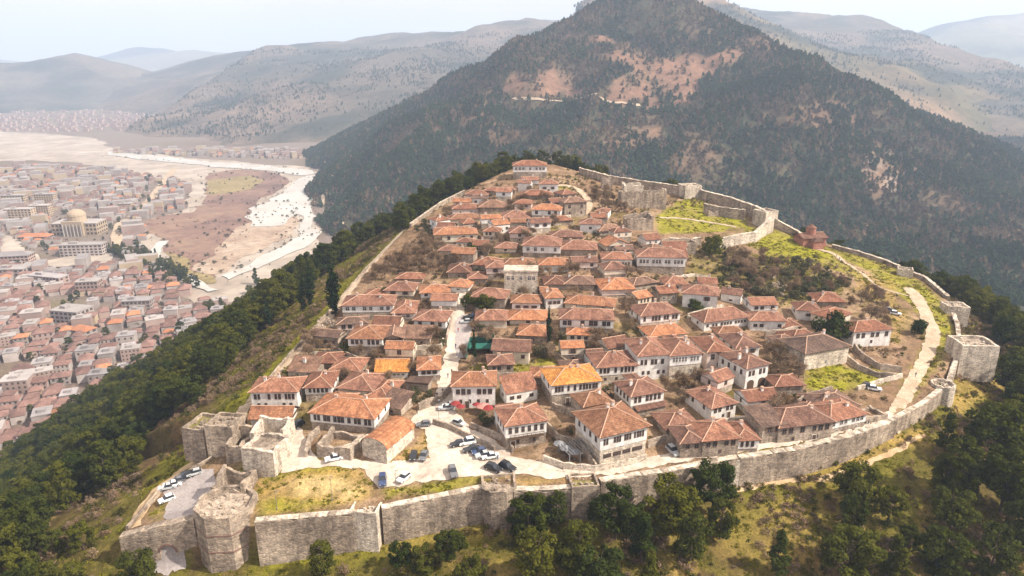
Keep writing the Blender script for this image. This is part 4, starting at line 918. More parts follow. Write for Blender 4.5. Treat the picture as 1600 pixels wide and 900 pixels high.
# the village, house by house: label, photo pixel of the facade foot, facade width and height in photo pixels, yaw, depth in metres
H = house
H('white two-storey house beside the left rim path above the gatehouse', 431, 641, 72, 29, 3, 10, '3 4 3', '2 0 2', '2', rc='tt', st='W', ch=2)
H('low white outbuilding with bright orange roof against the gatehouse', 424, 669, 62, 15, 3, 6, '1', rc='to', st='W', ch=0, pitch=.6, roof='gable')
H('hip-roofed house with dark ivy front beside the white two-storey house', 499, 627, 40, 22, 5, 11, '5', '0', '2', rc='tb', st='w', ch=1)
H('cream-walled house with long roof joined to the ivy house', 556, 623, 52, 15, -8, 12, '0', '1', '1', rc='tt', st='c', ch=1)
H('squat stone house with pyramid roof above the orange-roofed chapel', 590, 632, 32, 11, -14, 12, '0', '1', '0', rc='tt', st='s', ch=1)
H('long white house with wavy orange roof facing the walled enclosure', 536, 674, 98, 25, -12, 12, '2 2 3 1 2 2', '0', '2', rc='to', st='w', split=.42, ch=2)
H('small low annex roofed in brown tiles behind the wavy orange roof', 612, 646, 30, 9, -20, 6, '0', '1', '0', rc='td', st='s', ch=0, roof='shed', pitch=.3)
H('chapel with round stone gable and vivid orange barrel roof', 586, 719, 38, 22, -30, 13, '0', rc='to', st='L', roof='barrel', ch=0, name='chapel', cat='chapel')
H('white house with bumpy orange hip roof left of the stone barn', 572, 556, 52, 27, -3, 12, '3 3', '0', '2', rc='to', st='w', split=.55, ch=1)
H('windowless stone barn beside the bumpy orange roof', 615, 551, 31, 22, 2, 8, '0', rc='td', st='s', roof='gabley', ch=0)
H('long house with six paired windows beside the tall cypress', 576, 501, 78, 24, 0, 11, '2 2 2', '1', '2', rc='tt', st='w', split=.55, ch=2)
H('deep-roofed stone house right of the six-window house', 631, 503, 34, 14, 0, 13, '2', '0', '1', rc='tt', st='p', ch=1)
H('wide-roofed house with pale patched front on the street edge', 672, 517, 48, 16, -4, 11, '1 2', '0', '2', rc='tt', st='w', ch=1)
H('pinkish-roofed house with cream wall above the six-window house', 624, 466, 44, 12, 0, 9, '2', '0', '1', rc='tt', st='c', ch=1)
H('small house with bright orange roof at the top of the street', 680, 468, 44, 11, -4, 8, '2 1', '0', '1', rc='to', st='w', ch=1)
H('low shed with yellow-orange roof and row of tiny windows', 613, 591, 48, 8, 2, 7, '6', '0', '0', rc='ty', st='W', ch=0, roof='gable', pitch=.6)
H('white house with three arched windows at the street bend', 671, 597, 33, 20, 3, 10, '3', '0', '2', rc='to', st='w', split=.5, ch=1)
H('stone outhouse under the three-window house', 652, 612, 34, 12, -10, 5, '0', rc='td', st='s', roof='flat', ch=0)
H('white cafe house with red shopfront awning on the street', 741, 637, 66, 34, 2, 10, '3 3', '4', '2', rc='to', st='W', ch=2, door=.3)
H('house with dark timber balcony over a stone base by the car park ramp', 822, 698, 62, 37, 14, 9, '1 1 1 1 1 1', '2', '3', rc='tt', st='w', split=.48, ch=1, bal=True, door=.1, wk='x')
H('tall house with golden-orange roof and twelve top windows', 900, 631, 75, 33, 12, 12, '3 3 6', '0', '2', rc='ty', st='w', split=.52, ch=2, door=.3, wk='x')
H('largest white mansion with broad orange hip roof by the car park', 973, 719, 71, 46, 26, 13.5, '3 3 3 4', '3 3 3 4', '4', rc='to', st='l', split=.5, ch=2, ov=1.0, wk='x', wing=False)
H('white house with lean-to red roof behind the largest mansion', 1010, 646, 50, 31, 20, 10, '2 4', '0', '4', rc='tt', st='w', split=.5, ch=1)
H('open lean-to with red tiled roof in front of a white house', 1018, 648, 42, 11, 20, 3.4, '0', rc='tt', st='s', roof='shed', ch=0, pitch=.35, name='lean_to', cat='shed')
H('white L-shaped house with terrace right of the lean-to', 1129, 656, 38, 23, 24, 12, '2 2', '1', '2', rc='tt', st='W', ch=1, door=.8)
H('low house with dull red hip roof between mansion and row house', 1066, 681, 50, 13, 14, 9, '1', '0', '1', rc='tt', st='s', ch=1)
H('small stone gabled end of the wall-side row house', 1080, 716, 36, 25, 8, 8, '2', '0', '0', rc='tt', st='s', ch=0)
H('stone row house with four windows above the front wall', 1124, 713, 56, 27, 8, 10, '2 2', '1', '0', rc='tt', st='s', ch=1)
H('white end house with three windows on the front wall lane', 1166, 707, 34, 20, 8, 9, '3', '0', '1', rc='tt', st='w', split=.4, ch=1)
H('wide stone row house with large brown-red roof and tall slit windows', 1256, 692, 84, 29, 13, 11, '2 1 3', '2', '0', rc='tt', st='s', ch=1, door=.7)
H('white upper-floored row house right of the large brown-red roof', 1322, 676, 56, 23, 17, 10, '1 2 3', '1 1', '1', rc='tt', st='w', split=.45, ch=2)
H('brown-roofed house tucked behind the right row houses', 1310, 648, 58, 12, 16, 10, '0', '0', '0', rc='td', st='s', ch=2)
H('stone house end with grey roof on the wall lane left of row houses', 1206, 692, 34, 28, 12, 8, '2', '0', '0', rc='td', st='s', roof='shed', pitch=.15, ch=0)
H('white house with two arched doorways and orange roof', 1180, 605, 34, 33, 22, 13, '2 2', '0', '4', rc='tt', st='W', ch=2, arches=2)
H('white house stepped above the arched-doorway house', 1166, 566, 36, 24, 14, 12, '2', '0', '2', rc='tt', st='W', ch=1)
H('dark-roofed wing left of the arched-doorway house', 1121, 578, 36, 29, 8, 13, '1 1', '1', '2', rc='tb', st='P', ch=1)
H('long arcaded white building with twelve openings on the upper terrace', 1134, 513, 68, 14, 22, 8, '4 4 4', '0', '1', rc='tt', st='W', ch=0, pitch=.6)
H('shaded white wing joining the long arcaded building', 1198, 518, 54, 17, -6, 8, '2 2', '0', '1', rc='tt', st='W', ch=1)
H('white house with grey shaded front above the arcaded building', 1092, 483, 54, 23, -8, 9, '0 1', '0', '2', rc='tt', st='W', ch=0)
H('small pink house under the scrub slope', 1057, 456, 34, 12, 10, 8, '1', '0', '1', rc='tt', st='P', ch=1)
H('large half-ruined stone hall with brown roof above the green lawn', 1289, 573, 68, 27, 20, 13, '0', '1', '0', rc='td', st='L', ch=1, pitch=.4)
H('brown-roofed stone barn behind the half-ruined hall', 1262, 548, 54, 13, 14, 11, '0', '1', '0', rc='tb', st='s', ch=0, pitch=.45)
H('white cottage beside the dark round tree on the right', 1262, 501, 36, 16, -8, 8, '1', '0', '1', rc='tb', st='W', ch=1)
H('cottage with faded red roof in the scrub', 1298, 480, 42, 9, 6, 9, '0', '0', '0', rc='tb', st='s', ch=1)
H('narrow red-roofed house with tall pale side wall', 1312, 516, 28, 22, 35, 8, '1', '0', '0', rc='tb', st='c', ch=0)
H('isolated white house with five windows near the gravel path', 1360, 541, 58, 25, 8, 8, '2 2 1', '1', '1', rc='tb', st='W', ch=1)
H('brown hut beside the green lawn', 1232, 617, 44, 15, 4, 7, '0', '1', '0', rc='tb', st='s', ch=0)
H('sunlit house with nine windows in the middle of the village', 1031, 511, 60, 20, 18, 11, '1 4 2 2', '0', '2', rc='tt', st='l', split=.4, ch=1)
H('tall white centre house of the great complex with striped facade', 1020, 593, 50, 38, 11, 14, '2 2 2', '2 2', '0', rc='tt', st='W', ch=1)
H('right wing of the great complex with nine close windows', 1069, 592, 48, 38, 8, 13, '9', '2', '3', rc='tt', st='l', split=.58, ch=2)
H('lower left wing of the great complex with stone base', 963, 599, 62, 27, 12, 11, '5 4', '3', '1', rc='tt', st='l', split=.5, ch=1)
H('rear orange roof behind the great complex', 1044, 533, 56, 10, 12, 9, '1', '0', '1', rc='to', st='W', ch=1)
H('little stone church with three small windows beside the green fence', 798, 568, 56, 20, -5, 9, '1 1 1', '0', '1', rc='tt', st='C', roof='gable', ch=0, name='church', cat='church')
H('long white house with eight top windows above the little church', 916, 525, 82, 26, 0, 10, '2 2 2 2', '2 1', '2', rc='tt', st='w', split=.48, ch=2, door=.55)
H('pale-walled house with red roof right of the street cars', 768, 513, 48, 13, -3, 9, '0', '1', '1', rc='tt', st='C', ch=1)
H('orange roof behind the red-roofed street house', 825, 509, 56, 9, -3, 9, '1', '0', '0', rc='to', st='c', ch=1)
H('house with stepped orange roof just above the little church', 832, 537, 46, 13, -4, 10, '1', '1', '0', rc='to', st='s', ch=1)
H('white house with three shutters under a two-slope orange roof', 822, 487, 44, 14, 0, 8, '3', '0', '1', rc='to', st='W', ch=0)
H('narrow tall white house with three dark windows', 866, 482, 26, 17, 2, 10, '3', '0', '1', rc='to', st='W', ch=1)
H('long low house with orange roof right of the narrow tall house', 920, 487, 74, 11, -2, 8, '1 1', '0', '0', rc='to', st='c', ch=1)
H('red-roofed stone house beside round evergreen trees on the street', 763, 481, 52, 16, -2, 9, '0', '0', '0', rc='tt', st='s', ch=0)
H('flat-topped pale stone house with five dark windows', 814, 459, 52, 34, 2, 8, '2 1 2', '0', '0', rc='stonel', st='L', roof='flat', ch=0)
H('white house with ten windows and wide terracotta roof below the keep', 1032, 428, 74, 26, 3, 11, '3 3 2 3', '1 1', '2', rc='tt', st='w', split=.45, ch=1)
H('white house with strip window joined left of the ten-window house', 964, 421, 46, 16, 3, 10, '5 3', '0', '1', rc='tt', st='W', ch=1)
H('small gabled cottage above the strip-window house', 966, 393, 36, 10, 8, 8, '0', '1', '0', rc='to', st='c', roof='gabley', ch=0)
H('big orange-roofed house in front of the strip-window house', 966, 465, 50, 13, 4, 14, '0', '0', '0', rc='to', st='p', ch=1)
H('dark brown-roofed house left of the big orange roof', 905, 454, 46, 10, 4, 10, '0', '1', '0', rc='td', st='s', ch=1)
H('faded mauve-roofed house above the narrow tall house', 868, 453, 32, 6, 2, 10, '0', rc='tb', st='s', ch=0)
H('white-fronted house under a long orange roof at mid slope', 866, 425, 46, 11, 0, 8, '1 1', '0', '0', rc='to', st='W', ch=1)
H('orange-roofed house left of the white-fronted mid-slope house', 812, 423, 54, 8, 0, 8, '0', rc='to', st='c', ch=1)
H('wide-roofed white house with four windows at mid slope', 846, 403, 58, 19, 0, 13, '3 1', '2', '1', rc='tt', st='w', split=.4, ch=1)
H('broad terracotta roof adjoining the four-window mid-slope house', 903, 401, 58, 11, -3, 13, '0', rc='tt', st='s', ch=1)
H('white cottage with one dark window under the keep ruins', 922, 364, 32, 14, 2, 8, '1', '0', '1', rc='tt', st='W', ch=1)
H('collapsed dark roof beside the keep ruins', 956, 369, 38, 9, 5, 9, '0', rc='td', st='s', ch=0, pitch=.35)
H('long cream-fronted house with two dark windows above the thicket', 713, 381, 66, 15, 0, 10, '2 2', '0', '1', rc='to', st='c', split=.2, ch=1)
H('small red-roofed cottage beside the dark evergreen above the thicket', 706, 403, 40, 11, 0, 7, '1', '0', '0', rc='tt', st='W', ch=0)
H('brown-roofed farmhouse in the thicket below the dark evergreen', 717, 434, 34, 8, 4, 11, '0', '1', '0', rc='tb', st='s', ch=1)
H('mauve-tiled house below the diagonal footpath', 757, 423, 38, 8, -4, 11, '0', rc='tb', st='s', ch=1)
H('grey-white house with one window at the village centre', 774, 437, 26, 19, 6, 8, '1', '1', '1', rc='tt', st='p', ch=0)
H('low tiled house below the mauve-tiled house', 746, 444, 28, 7, -4, 8, '0', rc='tt', st='s', ch=0)
H('house with light orange roof between thicket and street top', 716, 457, 32, 9, -3, 8, '1', rc='to', st='W', ch=0)
H('small hipped cottage above the four-window mid-slope house', 812, 379, 30, 15, 6, 9, '1', '1', '1', rc='tt', st='p', ch=0)
H('pink-fronted house under brown roofs on the upper left', 728, 337, 40, 11, 3, 9, '2', '0', '1', rc='tb', st='P', ch=1)
H('large mauve-brown roof on the upper left slope', 770, 333, 42, 9, -4, 12, '0', rc='td', st='s', ch=1)
H('orange ridge-roofed house just above the long cream-fronted house', 728, 349, 48, 7, 2, 8, '0', rc='to', st='c', ch=1)
H('terracotta-roofed house with white chimney at upper centre', 806, 349, 42, 9, 2, 12, '0', '1', '0', rc='tt', st='s', ch=2)
H('topmost brown-roofed house below the hilltop mansion', 838, 313, 46, 8, -3, 9, '0', '1', '0', rc='tb', st='s', ch=1)
H('upper house with row of dark windows above the cream retaining wall', 853, 346, 44, 18, 2, 10, '4', '1', '1', rc='to', st='w', ch=1)
H('mauve house between the upper dark-window house and terracotta roof', 817, 327, 26, 9, 3, 7, '2', rc='tb', st='P', ch=0)
H('half-collapsed house with brown roof beside the cream path', 899, 339, 34, 23, 4, 8, '1 1', '1 1', '0', rc='td', st='s', ch=0)
H('hilltop mansion with white loggia on the crest of the village', 828, 279, 52, 20, 0, 12, '5 3', '3', '2', rc='tb', st='w', split=.5, ch=1)
H('small brown-roofed house on the left crest', 745, 312, 34, 8, -4, 8, '1', rc='tb', st='p', ch=0)
H('grey-roofed shack on the crest below the hilltop mansion', 792, 304, 26, 7, 4, 7, '1', rc='td', st='s', ch=0)
H('brown cottage half hidden in the crest scrub', 770, 305, 28, 6, -2, 7, '0', rc='tb', st='s', ch=0)
H('long brown-tiled house above the wide terracotta roofs', 885, 378, 50, 7, -2, 9, '0', rc='tt', st='s', ch=1)
H('tiled cottage wedged left of the flat-topped stone house', 790, 396, 32, 8, 5, 8, '1', rc='tt', st='c', ch=0)
H('house with weathered roof below the half-collapsed house', 880, 352, 30, 6, 8, 7, '0', rc='tb', st='s', ch=0)
H('low barn with brown roof right of the big orange roof', 1008, 452, 36, 7, 12, 7, '0', rc='td', st='s', ch=0)
H('red-roofed store behind the long white house with eight windows', 936, 503, 30, 5, -2, 6, '0', rc='tt', st='s', ch=0)
H('stone cottage left of the lower wing of the great complex', 898, 590, 34, 12, 10, 7, '0', '1', '0', rc='td', st='s', ch=0)
H('half-hidden orange roof above the golden-orange roofed house', 850, 600, 34, 8, 6, 7, '0', rc='to', st='s', ch=0)
H('brown-roofed cottage below the tall cypress on the rim path', 510, 577, 40, 9, -2, 8, '0', rc='tb', st='s', ch=0)
H('terracotta house between ivy house and bumpy orange roof', 540, 590, 44, 12, -4, 9, '1', '0', '0', rc='tt', st='s', ch=0)
H('low tiled wing below the wide-roofed house on the street edge', 650, 538, 44, 9, -6, 6, '0', '2', '0', rc='td', st='s', roof='shed', ch=0, pitch=.3)
H('long tiled shed above the pinkish-roofed house', 640, 444, 40, 6, -2, 7, '0', rc='tb', st='s', ch=0)
H('brown-roofed house among the bare trees near the rim path', 590, 472, 40, 7, 0, 8, '0', rc='tt', st='c', ch=1)
H('dull-roofed cottage right of the shaded white wing', 1236, 520, 30, 9, 4, 7, '0', rc='tb', st='P', ch=0)
H('red brick domed church on the right shoulder', 1272, 386, 36, 14, 12, 8, '0', '2', '0', rc='tt', st='P', ch=0, name='church', cat='church', roof='gable')
# small cottages that fill the gaps between the larger houses
def infill():
    r = random.Random(101); used = {}
    ref = [o for o in COL.objects if o.get('category') == 'house' and len(o['label'].split()) <= 11]
    RP = []
    for o in ref: q = proj(*o.location); RP.append((q[0], q[1], o))
    FP = []
    def foot(o):
        w_ = [c for c in o.children if c.name.startswith(('wall', 'lower_wall'))][0].data; xs = [v.co.x for v in w_.vertices]; ys = [v.co.y for v in w_.vertices]
        return (o.location.x, o.location.y, math.cos(o.rotation_euler.z), math.sin(o.rotation_euler.z), min(xs), max(xs), min(ys), max(ys))
    for o in COL.objects:
        if o.get('category') in ('house', 'church', 'chapel'): FP.append(foot(o))
    def blocked(x, y, m):
        for ox, oy, c, s, x0, x1, y0, y1 in FP:
            lx, ly = (x - ox) * c + (y - oy) * s, -(x - ox) * s + (y - oy) * c
            if x0 - m < lx < x1 + m and y0 - m < ly < y1 + m: return True
        return False
    VIL = [(400, 640), (480, 582), (560, 472), (640, 400), (700, 340), (760, 305), (830, 287), (885, 305), (940, 340), (985, 380), (1070, 402), (1078, 440), (1140, 470), (1240, 492), (1330, 512), (1380, 545), (1320, 552), (1240, 550), (1205, 610), (1300, 640), (1200, 690), (1060, 700), (900, 690), (850, 640), (800, 640), (740, 575), (727, 470), (703, 560), (690, 600), (640, 640), (590, 672), (480, 690)]
    NO = [[(590, 440), (630, 395), (675, 365), (700, 395), (700, 432), (640, 440)], [(1195, 545), (1262, 545), (1262, 610), (1200, 605)], [(1250, 560), (1410, 560), (1400, 625), (1255, 625)], [(1130, 395), (1340, 400), (1340, 470), (1240, 490), (1110, 450)], [(735, 550), (870, 550), (870, 590), (735, 590)], [(720, 525), (775, 525), (775, 560), (720, 560)], [(690, 640), (698, 560), (708, 470), (750, 470), (748, 510), (732, 560), (728, 640)], [(850, 640), (1010, 690), (1010, 740), (840, 740)], [(640, 560), (700, 545), (700, 660), (640, 660)], [(1340, 500), (1400, 500), (1400, 600), (1340, 600)], [(600, 640), (700, 600), (780, 700), (600, 720)], [(870, 288), (930, 290), (930, 345), (880, 300)], [(1050, 600), (1120, 600), (1120, 640), (1050, 640)], [(520, 400), (605, 400), (600, 480), (520, 500)]]
    WV = [(p.x, p.y) for p in hits(VIL)]; xs = [q[0] for q in WV]; ys = [q[1] for q in WV]; n = 0
    for t in range(6000):
        if n >= 88: break
        x, y = r.uniform(min(xs), max(xs)), r.uniform(min(ys), max(ys))
        if not inpoly(np.array([x]), np.array([y]), WV)[0]: continue
        z = gz(x, y); px, py, dep = proj(x, y, z)
        if any(inpoly(np.array([px]), np.array([py]), q)[0] for q in NO): continue
        D = r.uniform(5.5, 8.5); W = r.uniform(6.5, 10.5)
        k = min(RP, key=lambda q: (q[0] - px) ** 2 + ((q[1] - py) * 1.6) ** 2); ya = k[2].rotation_euler.z + r.uniform(-.32, .32) + (math.pi / 2 if r.random() < .2 else 0)
        if math.cos(ya) < .3: ya -= math.pi / 2
        ca, sa = math.cos(ya), math.sin(ya)
        cor = [(x + a * ca - b * sa, y + a * sa + b * ca) for a in (-W / 2, 0, W / 2) for b in (0, D / 2, D)]
        if any(blocked(a, b, .9) for a, b in cor): continue
        rc = r.choices(['tb', 'tt', 'td', 'to'], [3, 4, 2, 2])[0]; st = r.choices(['s', 'w', 'W', 'c', 'p', 'l'], [4, 3, 3, 2, 1, 1])[0]; rel = ('left of' if px < k[0] - 14 else ('right of' if px > k[0] + 14 else ('behind' if py < k[1] else 'below')))
        wn_ = {'s': 'stone', 'w': 'white-topped', 'W': 'white', 'c': 'cream', 'p': 'pinkish', 'l': 'pale'}[st]; rn = {'tb': 'brown-roofed', 'tt': 'red-roofed', 'td': 'grey-brown-roofed', 'to': 'orange-roofed'}[rc]
        lb = '%s %s cottage %s %s%s' % (rn, wn_, rel, 'the ' if not k[2]['label'].startswith(('the ', 'largest', 'topmost')) else 'the ', k[2]['label'])
        if lb in used or len(lb.split()) > 16: continue
        used[lb] = 1; n += 1
        w_px = W * FPX / dep * (ca - (px - 800) / FPX * sa * CT); h_px = r.uniform(3.0, 5.6) * FPX / dep * .9
        house(lb, px, py, w_px, h_px, math.degrees(ya), D, r.choice(['2', '1', '3', '1 1', '0', '2 1']), r.choice(['0', '1', '0']), r.choice(['0', '1']), rc=rc, st=st, ch=r.choice([0, 0, 1, 1]), roof=r.choice(['hip', 'hip', 'gable', 'gable', 'shed' if D < 6.5 else 'gable']) if rc != 'x' else 'hip', pitch=r.uniform(.32, .46), ov=r.uniform(.3, .6), group='small cottages between the larger houses')
        FP.append((x, y, ca, sa, -W / 2, W / 2, 0, D))
infill()
# dome drum of the brick church
def church_dome():
    p = hit(1272, 386); root = [o for o in COL.objects if o.get('label', '').startswith('red brick domed')][0]
    M['brick'] = mat_mottled('red_church_brick', [(0.24, 0.10, 0.075), (0.34, 0.15, 0.11), (0.42, 0.23, 0.17)], .8)
    b = MB(); b.cyl(0, 4, 4.5, 8.6, 2.2, 12, 0); b.cyl(0, 4, 8.6, 10.2, 2.6, 12, 1, .08); b.build('dome_drum', ['brick', 'tt'], root)
    b = MB(); b.prism([(-2.6, -3.2), (2.6, -3.2), (2.6, 0), (-2.6, 0)], -3, 3.4, 0); b.prism([(-3, -3.6), (3, -3.6), (3, 0.2), (-3, .2)], 3.4, 5.0, 1, .3); b.build('porch', ['brick', 'tt'], root)
    for c in root.children:
        if c.name.startswith(('wall', 'gable')): c.data.materials[0] = M['brick']
church_dome()

# ---- yard and terrace walls (photo pixels along the foot; height in metres)
YW = [('stone2', .6, 2.4, [(655, 642), (690, 628), (705, 612)], 'stone wall at the street bend'), ('stone2', .5, 1.6, [(676, 663), (705, 672), (745, 692), (772, 706)], 'low ramp wall through the car park'),
      ('stone2', .5, 1.6, [(735, 668), (790, 692), (800, 708)], 'low wall between ramp and balcony house'), ('stonel', .8, 3.2, [(834, 358), (862, 352), (892, 346)], 'cream retaining wall below the upper dark-window house'),
      ('stone2', .6, 2.2, [(862, 640), (900, 652), (938, 640)], 'terrace wall below the golden-orange roof'), ('stone2', .6, 2.4, [(850, 668), (870, 690), (900, 700)], 'stone yard wall left of the largest mansion'),
      ('stonel', .5, 1.8, [(848, 722), (880, 733), (930, 738), (990, 726), (1010, 720)], 'pale garden wall in front of the largest mansion'), ('stone2', .5, 1.8, [(900, 690), (930, 735)], 'short cross wall at the mansion terrace'),
      ('stone2', .5, 2.0, [(1012, 700), (1040, 690), (1060, 700)], 'courtyard wall right of the mansion'), ('stonel', .6, 2.4, [(1115, 668), (1160, 664), (1190, 660)], 'pale wall below the white L-shaped house'),
      ('stone2', .6, 2.6, [(1180, 690), (1215, 665), (1240, 655)], 'stone yard wall behind the right row houses'), ('stone2', .6, 2.0, [(1333, 545), (1345, 560), (1375, 578), (1408, 582)], 'curved stone wall below the isolated white house'),
      ('stone2', .6, 1.8, [(1320, 560), (1340, 578), (1372, 590), (1400, 592)], 'curved stone wall above the green lawn'), ('stonel', .5, 1.4, [(1340, 610), (1380, 598), (1410, 590)], 'pale low wall at the lower lawn edge'),
      ('stone2', .6, 2.0, [(600, 560), (650, 556), (690, 552)], 'long grey yard wall with roof timbers'), ('stonel', .5, 1.6, [(640, 548), (690, 545), (694, 535)], 'grey wall above the small green yard'),
      ('stone2', .5, 2.2, [(760, 594), (800, 592), (850, 590), (880, 594)], 'garden wall below the little church lawn'), ('stone2', .6, 2.4, [(866, 560), (890, 578), (905, 592)], 'dark lane wall beside the tall cypress'),
      ('stone2', .6, 2.4, [(1090, 590), (1120, 588)], 'stone terrace wall right of the great complex'), ('stonel', .5, 1.8, [(1075, 498), (1100, 490), (1130, 482)], 'pale terrace wall under the grey-fronted white house'),
      ('stone2', .6, 2.8, [(1195, 530), (1225, 526), (1250, 520)], 'long brown terrace wall above the bare trees'), ('stone2', .5, 1.6, [(700, 470), (704, 500), (697, 530)], 'street-side garden wall left of the street'),
      ('stone2', .5, 1.6, [(738, 470), (742, 486), (760, 500)], 'wall above the parked street cars'), ('stone2', .6, 1.8, [(930, 645), (955, 640), (985, 655)], 'wall behind the largest mansion roof'),
      ('stone2', .5, 1.6, [(985, 466), (1020, 462), (1050, 470)], 'long grey lane wall above the nine-window house'), ('stone2', .5, 1.8, [(520, 548), (545, 560), (560, 566)], 'wall left of the bumpy orange roofed house'),
      ('stonel', .5, 1.0, [(485, 556), (510, 552), (530, 552)], 'pale ledge beside the rim path'), ('stone2', .6, 2.0, [(480, 715), (486, 690), (500, 676)], 'curved wall of the walled enclosure'), ('stonel', .6, 2.2, [(520, 718), (560, 700), (590, 686)], 'sandy wall behind the chapel'),
      ('stone2', .6, 2.0, [(1060, 612), (1095, 616), (1115, 606)], 'rough garden wall in the mid gardens'), ('stone2', .5, 2.0, [(955, 668), (985, 672), (1010, 664)], 'low wall behind the mansion'), ('stone2', .5, 1.8, [(1240, 640), (1262, 622), (1300, 612)], 'wall at foot of the green lawn'),
      ('stonel', .5, 1.2, [(1050, 436), (1085, 432), (1110, 436)], 'pale ruined wall right of the ten-window house'), ('stone2', .6, 2.0, [(655, 410), (690, 412), (700, 404)], 'wall in the thicket on the left slope')]
for m_, th, hh, px, lb in YW:
    pts = [q + Vector((0, 0, hh)) for q in hits(px)]
    sm = []
    for a, b in zip(pts[:-1], pts[1:]): sm.append(a)
    sm.append(pts[-1])
    o = wall_mesh('yard_wall', sm, th, 1, lambda q: gz(q.x, q.y) - 1.2, m_, .18, 1.4, seed=len(lb)); tag(o, lb, 'wall', 'yard and terrace walls')
# ================================================================== TREES
def tube(V, F, a, b, r0, r1, n=6):
    a, b = np.array(a, float), np.array(b, float); d = b - a; d /= np.linalg.norm(d) + 1e-9
    u = np.cross(d, (0.3, 0.9, 0.2)); u /= np.linalg.norm(u); w = np.cross(d, u); k = len(V)
    for c, r in ((a, r0), (b, r1)):
        for i in range(n): q = 2 * math.pi * i / n; V.append(c + r * (math.cos(q) * u + math.sin(q) * w))
    F += [(k + i, k + (i + 1) % n, k + n + (i + 1) % n, k + n + i) for i in range(n)]
def leaf_quads(cent, out, size, g, flat=.5):
    # cent: (n,3) centres, out: (n,3) outward direction; quads of about `size`, facing roughly outward
    n = len(cent); nr = out + g.normal(size=(n, 3)) * flat; nr /= np.linalg.norm(nr, axis=1, keepdims=True) + 1e-9
    t = np.cross(nr, g.normal(size=(n, 3))); t /= np.linalg.norm(t, axis=1, keepdims=True) + 1e-9; s = np.cross(nr, t)
    a = size * g.uniform(.6, 1.3, (n, 1)); b = a * g.uniform(.45, .8, (n, 1))
    V = np.stack([cent - t * a - s * b, cent + t * a - s * b * .6, cent + t * a * .8 + s * b, cent - t * a * .7 + s * b], 1).reshape(-1, 3)
    return V, np.arange(4 * n).reshape(n, 4)
def crown_mesh(name, clumps, per, size, mat, seed, squash=.75, flat=.55):
    g = np.random.default_rng(seed); C = []; O = []
    for (x, y, z, r) in clumps:
        k = max(6, int(per * r * r)); d = g.normal(size=(k, 3)); d /= np.linalg.norm(d, axis=1, keepdims=True)
        rr = r * g.uniform(.55, 1.05, (k, 1)); q = d * rr; q[:, 2] *= squash
        C.append(q + np.array((x, y, z))); O.append(d + np.array((0, 0, .35)))
    V, F = leaf_quads(np.concatenate(C), np.concatenate(O), size, g, flat)
    return np_mesh(name, V, F, mat)
def trunk_mesh(h, r, limbs, seed, lean=.3, bare=False):
    g = random.Random(seed); V = []; F = []; p = np.array((0, 0, -1.2)); tips = []; k = 5
    for i in range(k):
        q = np.array((g.uniform(-lean, lean) * (i + 1) / k, g.uniform(-lean, lean) * (i + 1) / k, h * (i + 1) / k)); tube(V, F, p, q, r * (1 - .7 * i / k), r * (1 - .7 * (i + 1) / k)); p = q; tips.append(q)
    for (x, y, z, s) in limbs:
        st_ = min(tips, key=lambda t: abs(t[2] - (z - .9))); tube(V, F, st_, (x, y, z), r * .32, r * .1, 5)
    return mesh_data('trunk', V, F, 'bark')
def pine_proto(seed, h, wd, style):
    g = random.Random(seed); cl = []
    n = 48 if style == 'umbrella' else 54
    for i in range(n):
        if style == 'umbrella':
            f = g.uniform(.42, 1.0); rad = wd / 2 * math.sqrt(max(.05, 1 - ((f - .68) / .40) ** 2)) * g.uniform(.35, 1.0)
        elif style == 'round':
            f = g.uniform(.22, 1.0); rad = wd / 2 * math.sqrt(max(.04, 1 - ((f - .58) / .46) ** 2)) * g.uniform(.4, 1.0)
        else:
            f = g.uniform(.16, 1.0); rad = wd / 2 * (1.04 - f) ** .8 * g.uniform(.4, 1.0)
        a = g.uniform(0, 6.283); cl.append((rad * math.cos(a), rad * math.sin(a), f * h, g.uniform(.6, 1.15) * (wd / 6.2) * (1.15 - .35 * f)))
    cr = crown_mesh('crown', cl, 105, .21, 'pine', seed, .72)
    return trunk_mesh(h * .86, .24, cl[::3], seed), cr
PINES = [pine_proto(1, 9.5, 7.4, 'umbrella'), pine_proto(2, 10.5, 6.6, 'round'), pine_proto(3, 8.5, 7.0, 'round'), pine_proto(4, 11.5, 6.0, 'cone'), pine_proto(5, 9.0, 8.2, 'umbrella'), pine_proto(6, 11, 7.2, 'round')]
PH = [9.5, 10.5, 8.5, 11.5, 9.0, 11.0]
def tree(name, pr, loc, s, rz, label, cat, group, sink=0.0, sz=None):
    o = empty(name, loc, rz); o.scale = (s, s, sz or s); tag(o, label, cat, group, 'thing')
    link('trunk', pr[0], o); link('crown', pr[1], o); return o
def cyp_proto(seed, h, wd):
    g = random.Random(seed); cl = []
    for i in range(46): f = (i + .5) / 46; rad = wd / 2 * math.sin(math.pi * min(1, f * .86 + .12)) ** .7; a = g.uniform(0, 6.283); q = g.uniform(.1, .75); cl.append((rad * q * math.cos(a), rad * q * math.sin(a), .06 * h + f * h * .94, max(.3, rad * .62)))
    return trunk_mesh(h * .8, .2, [], seed, .05), crown_mesh('crown', cl, 70, .24, 'cyp', seed, 1.25)
CYP = [cyp_proto(21, 12, 2.6), cyp_proto(22, 12, 2.2)]
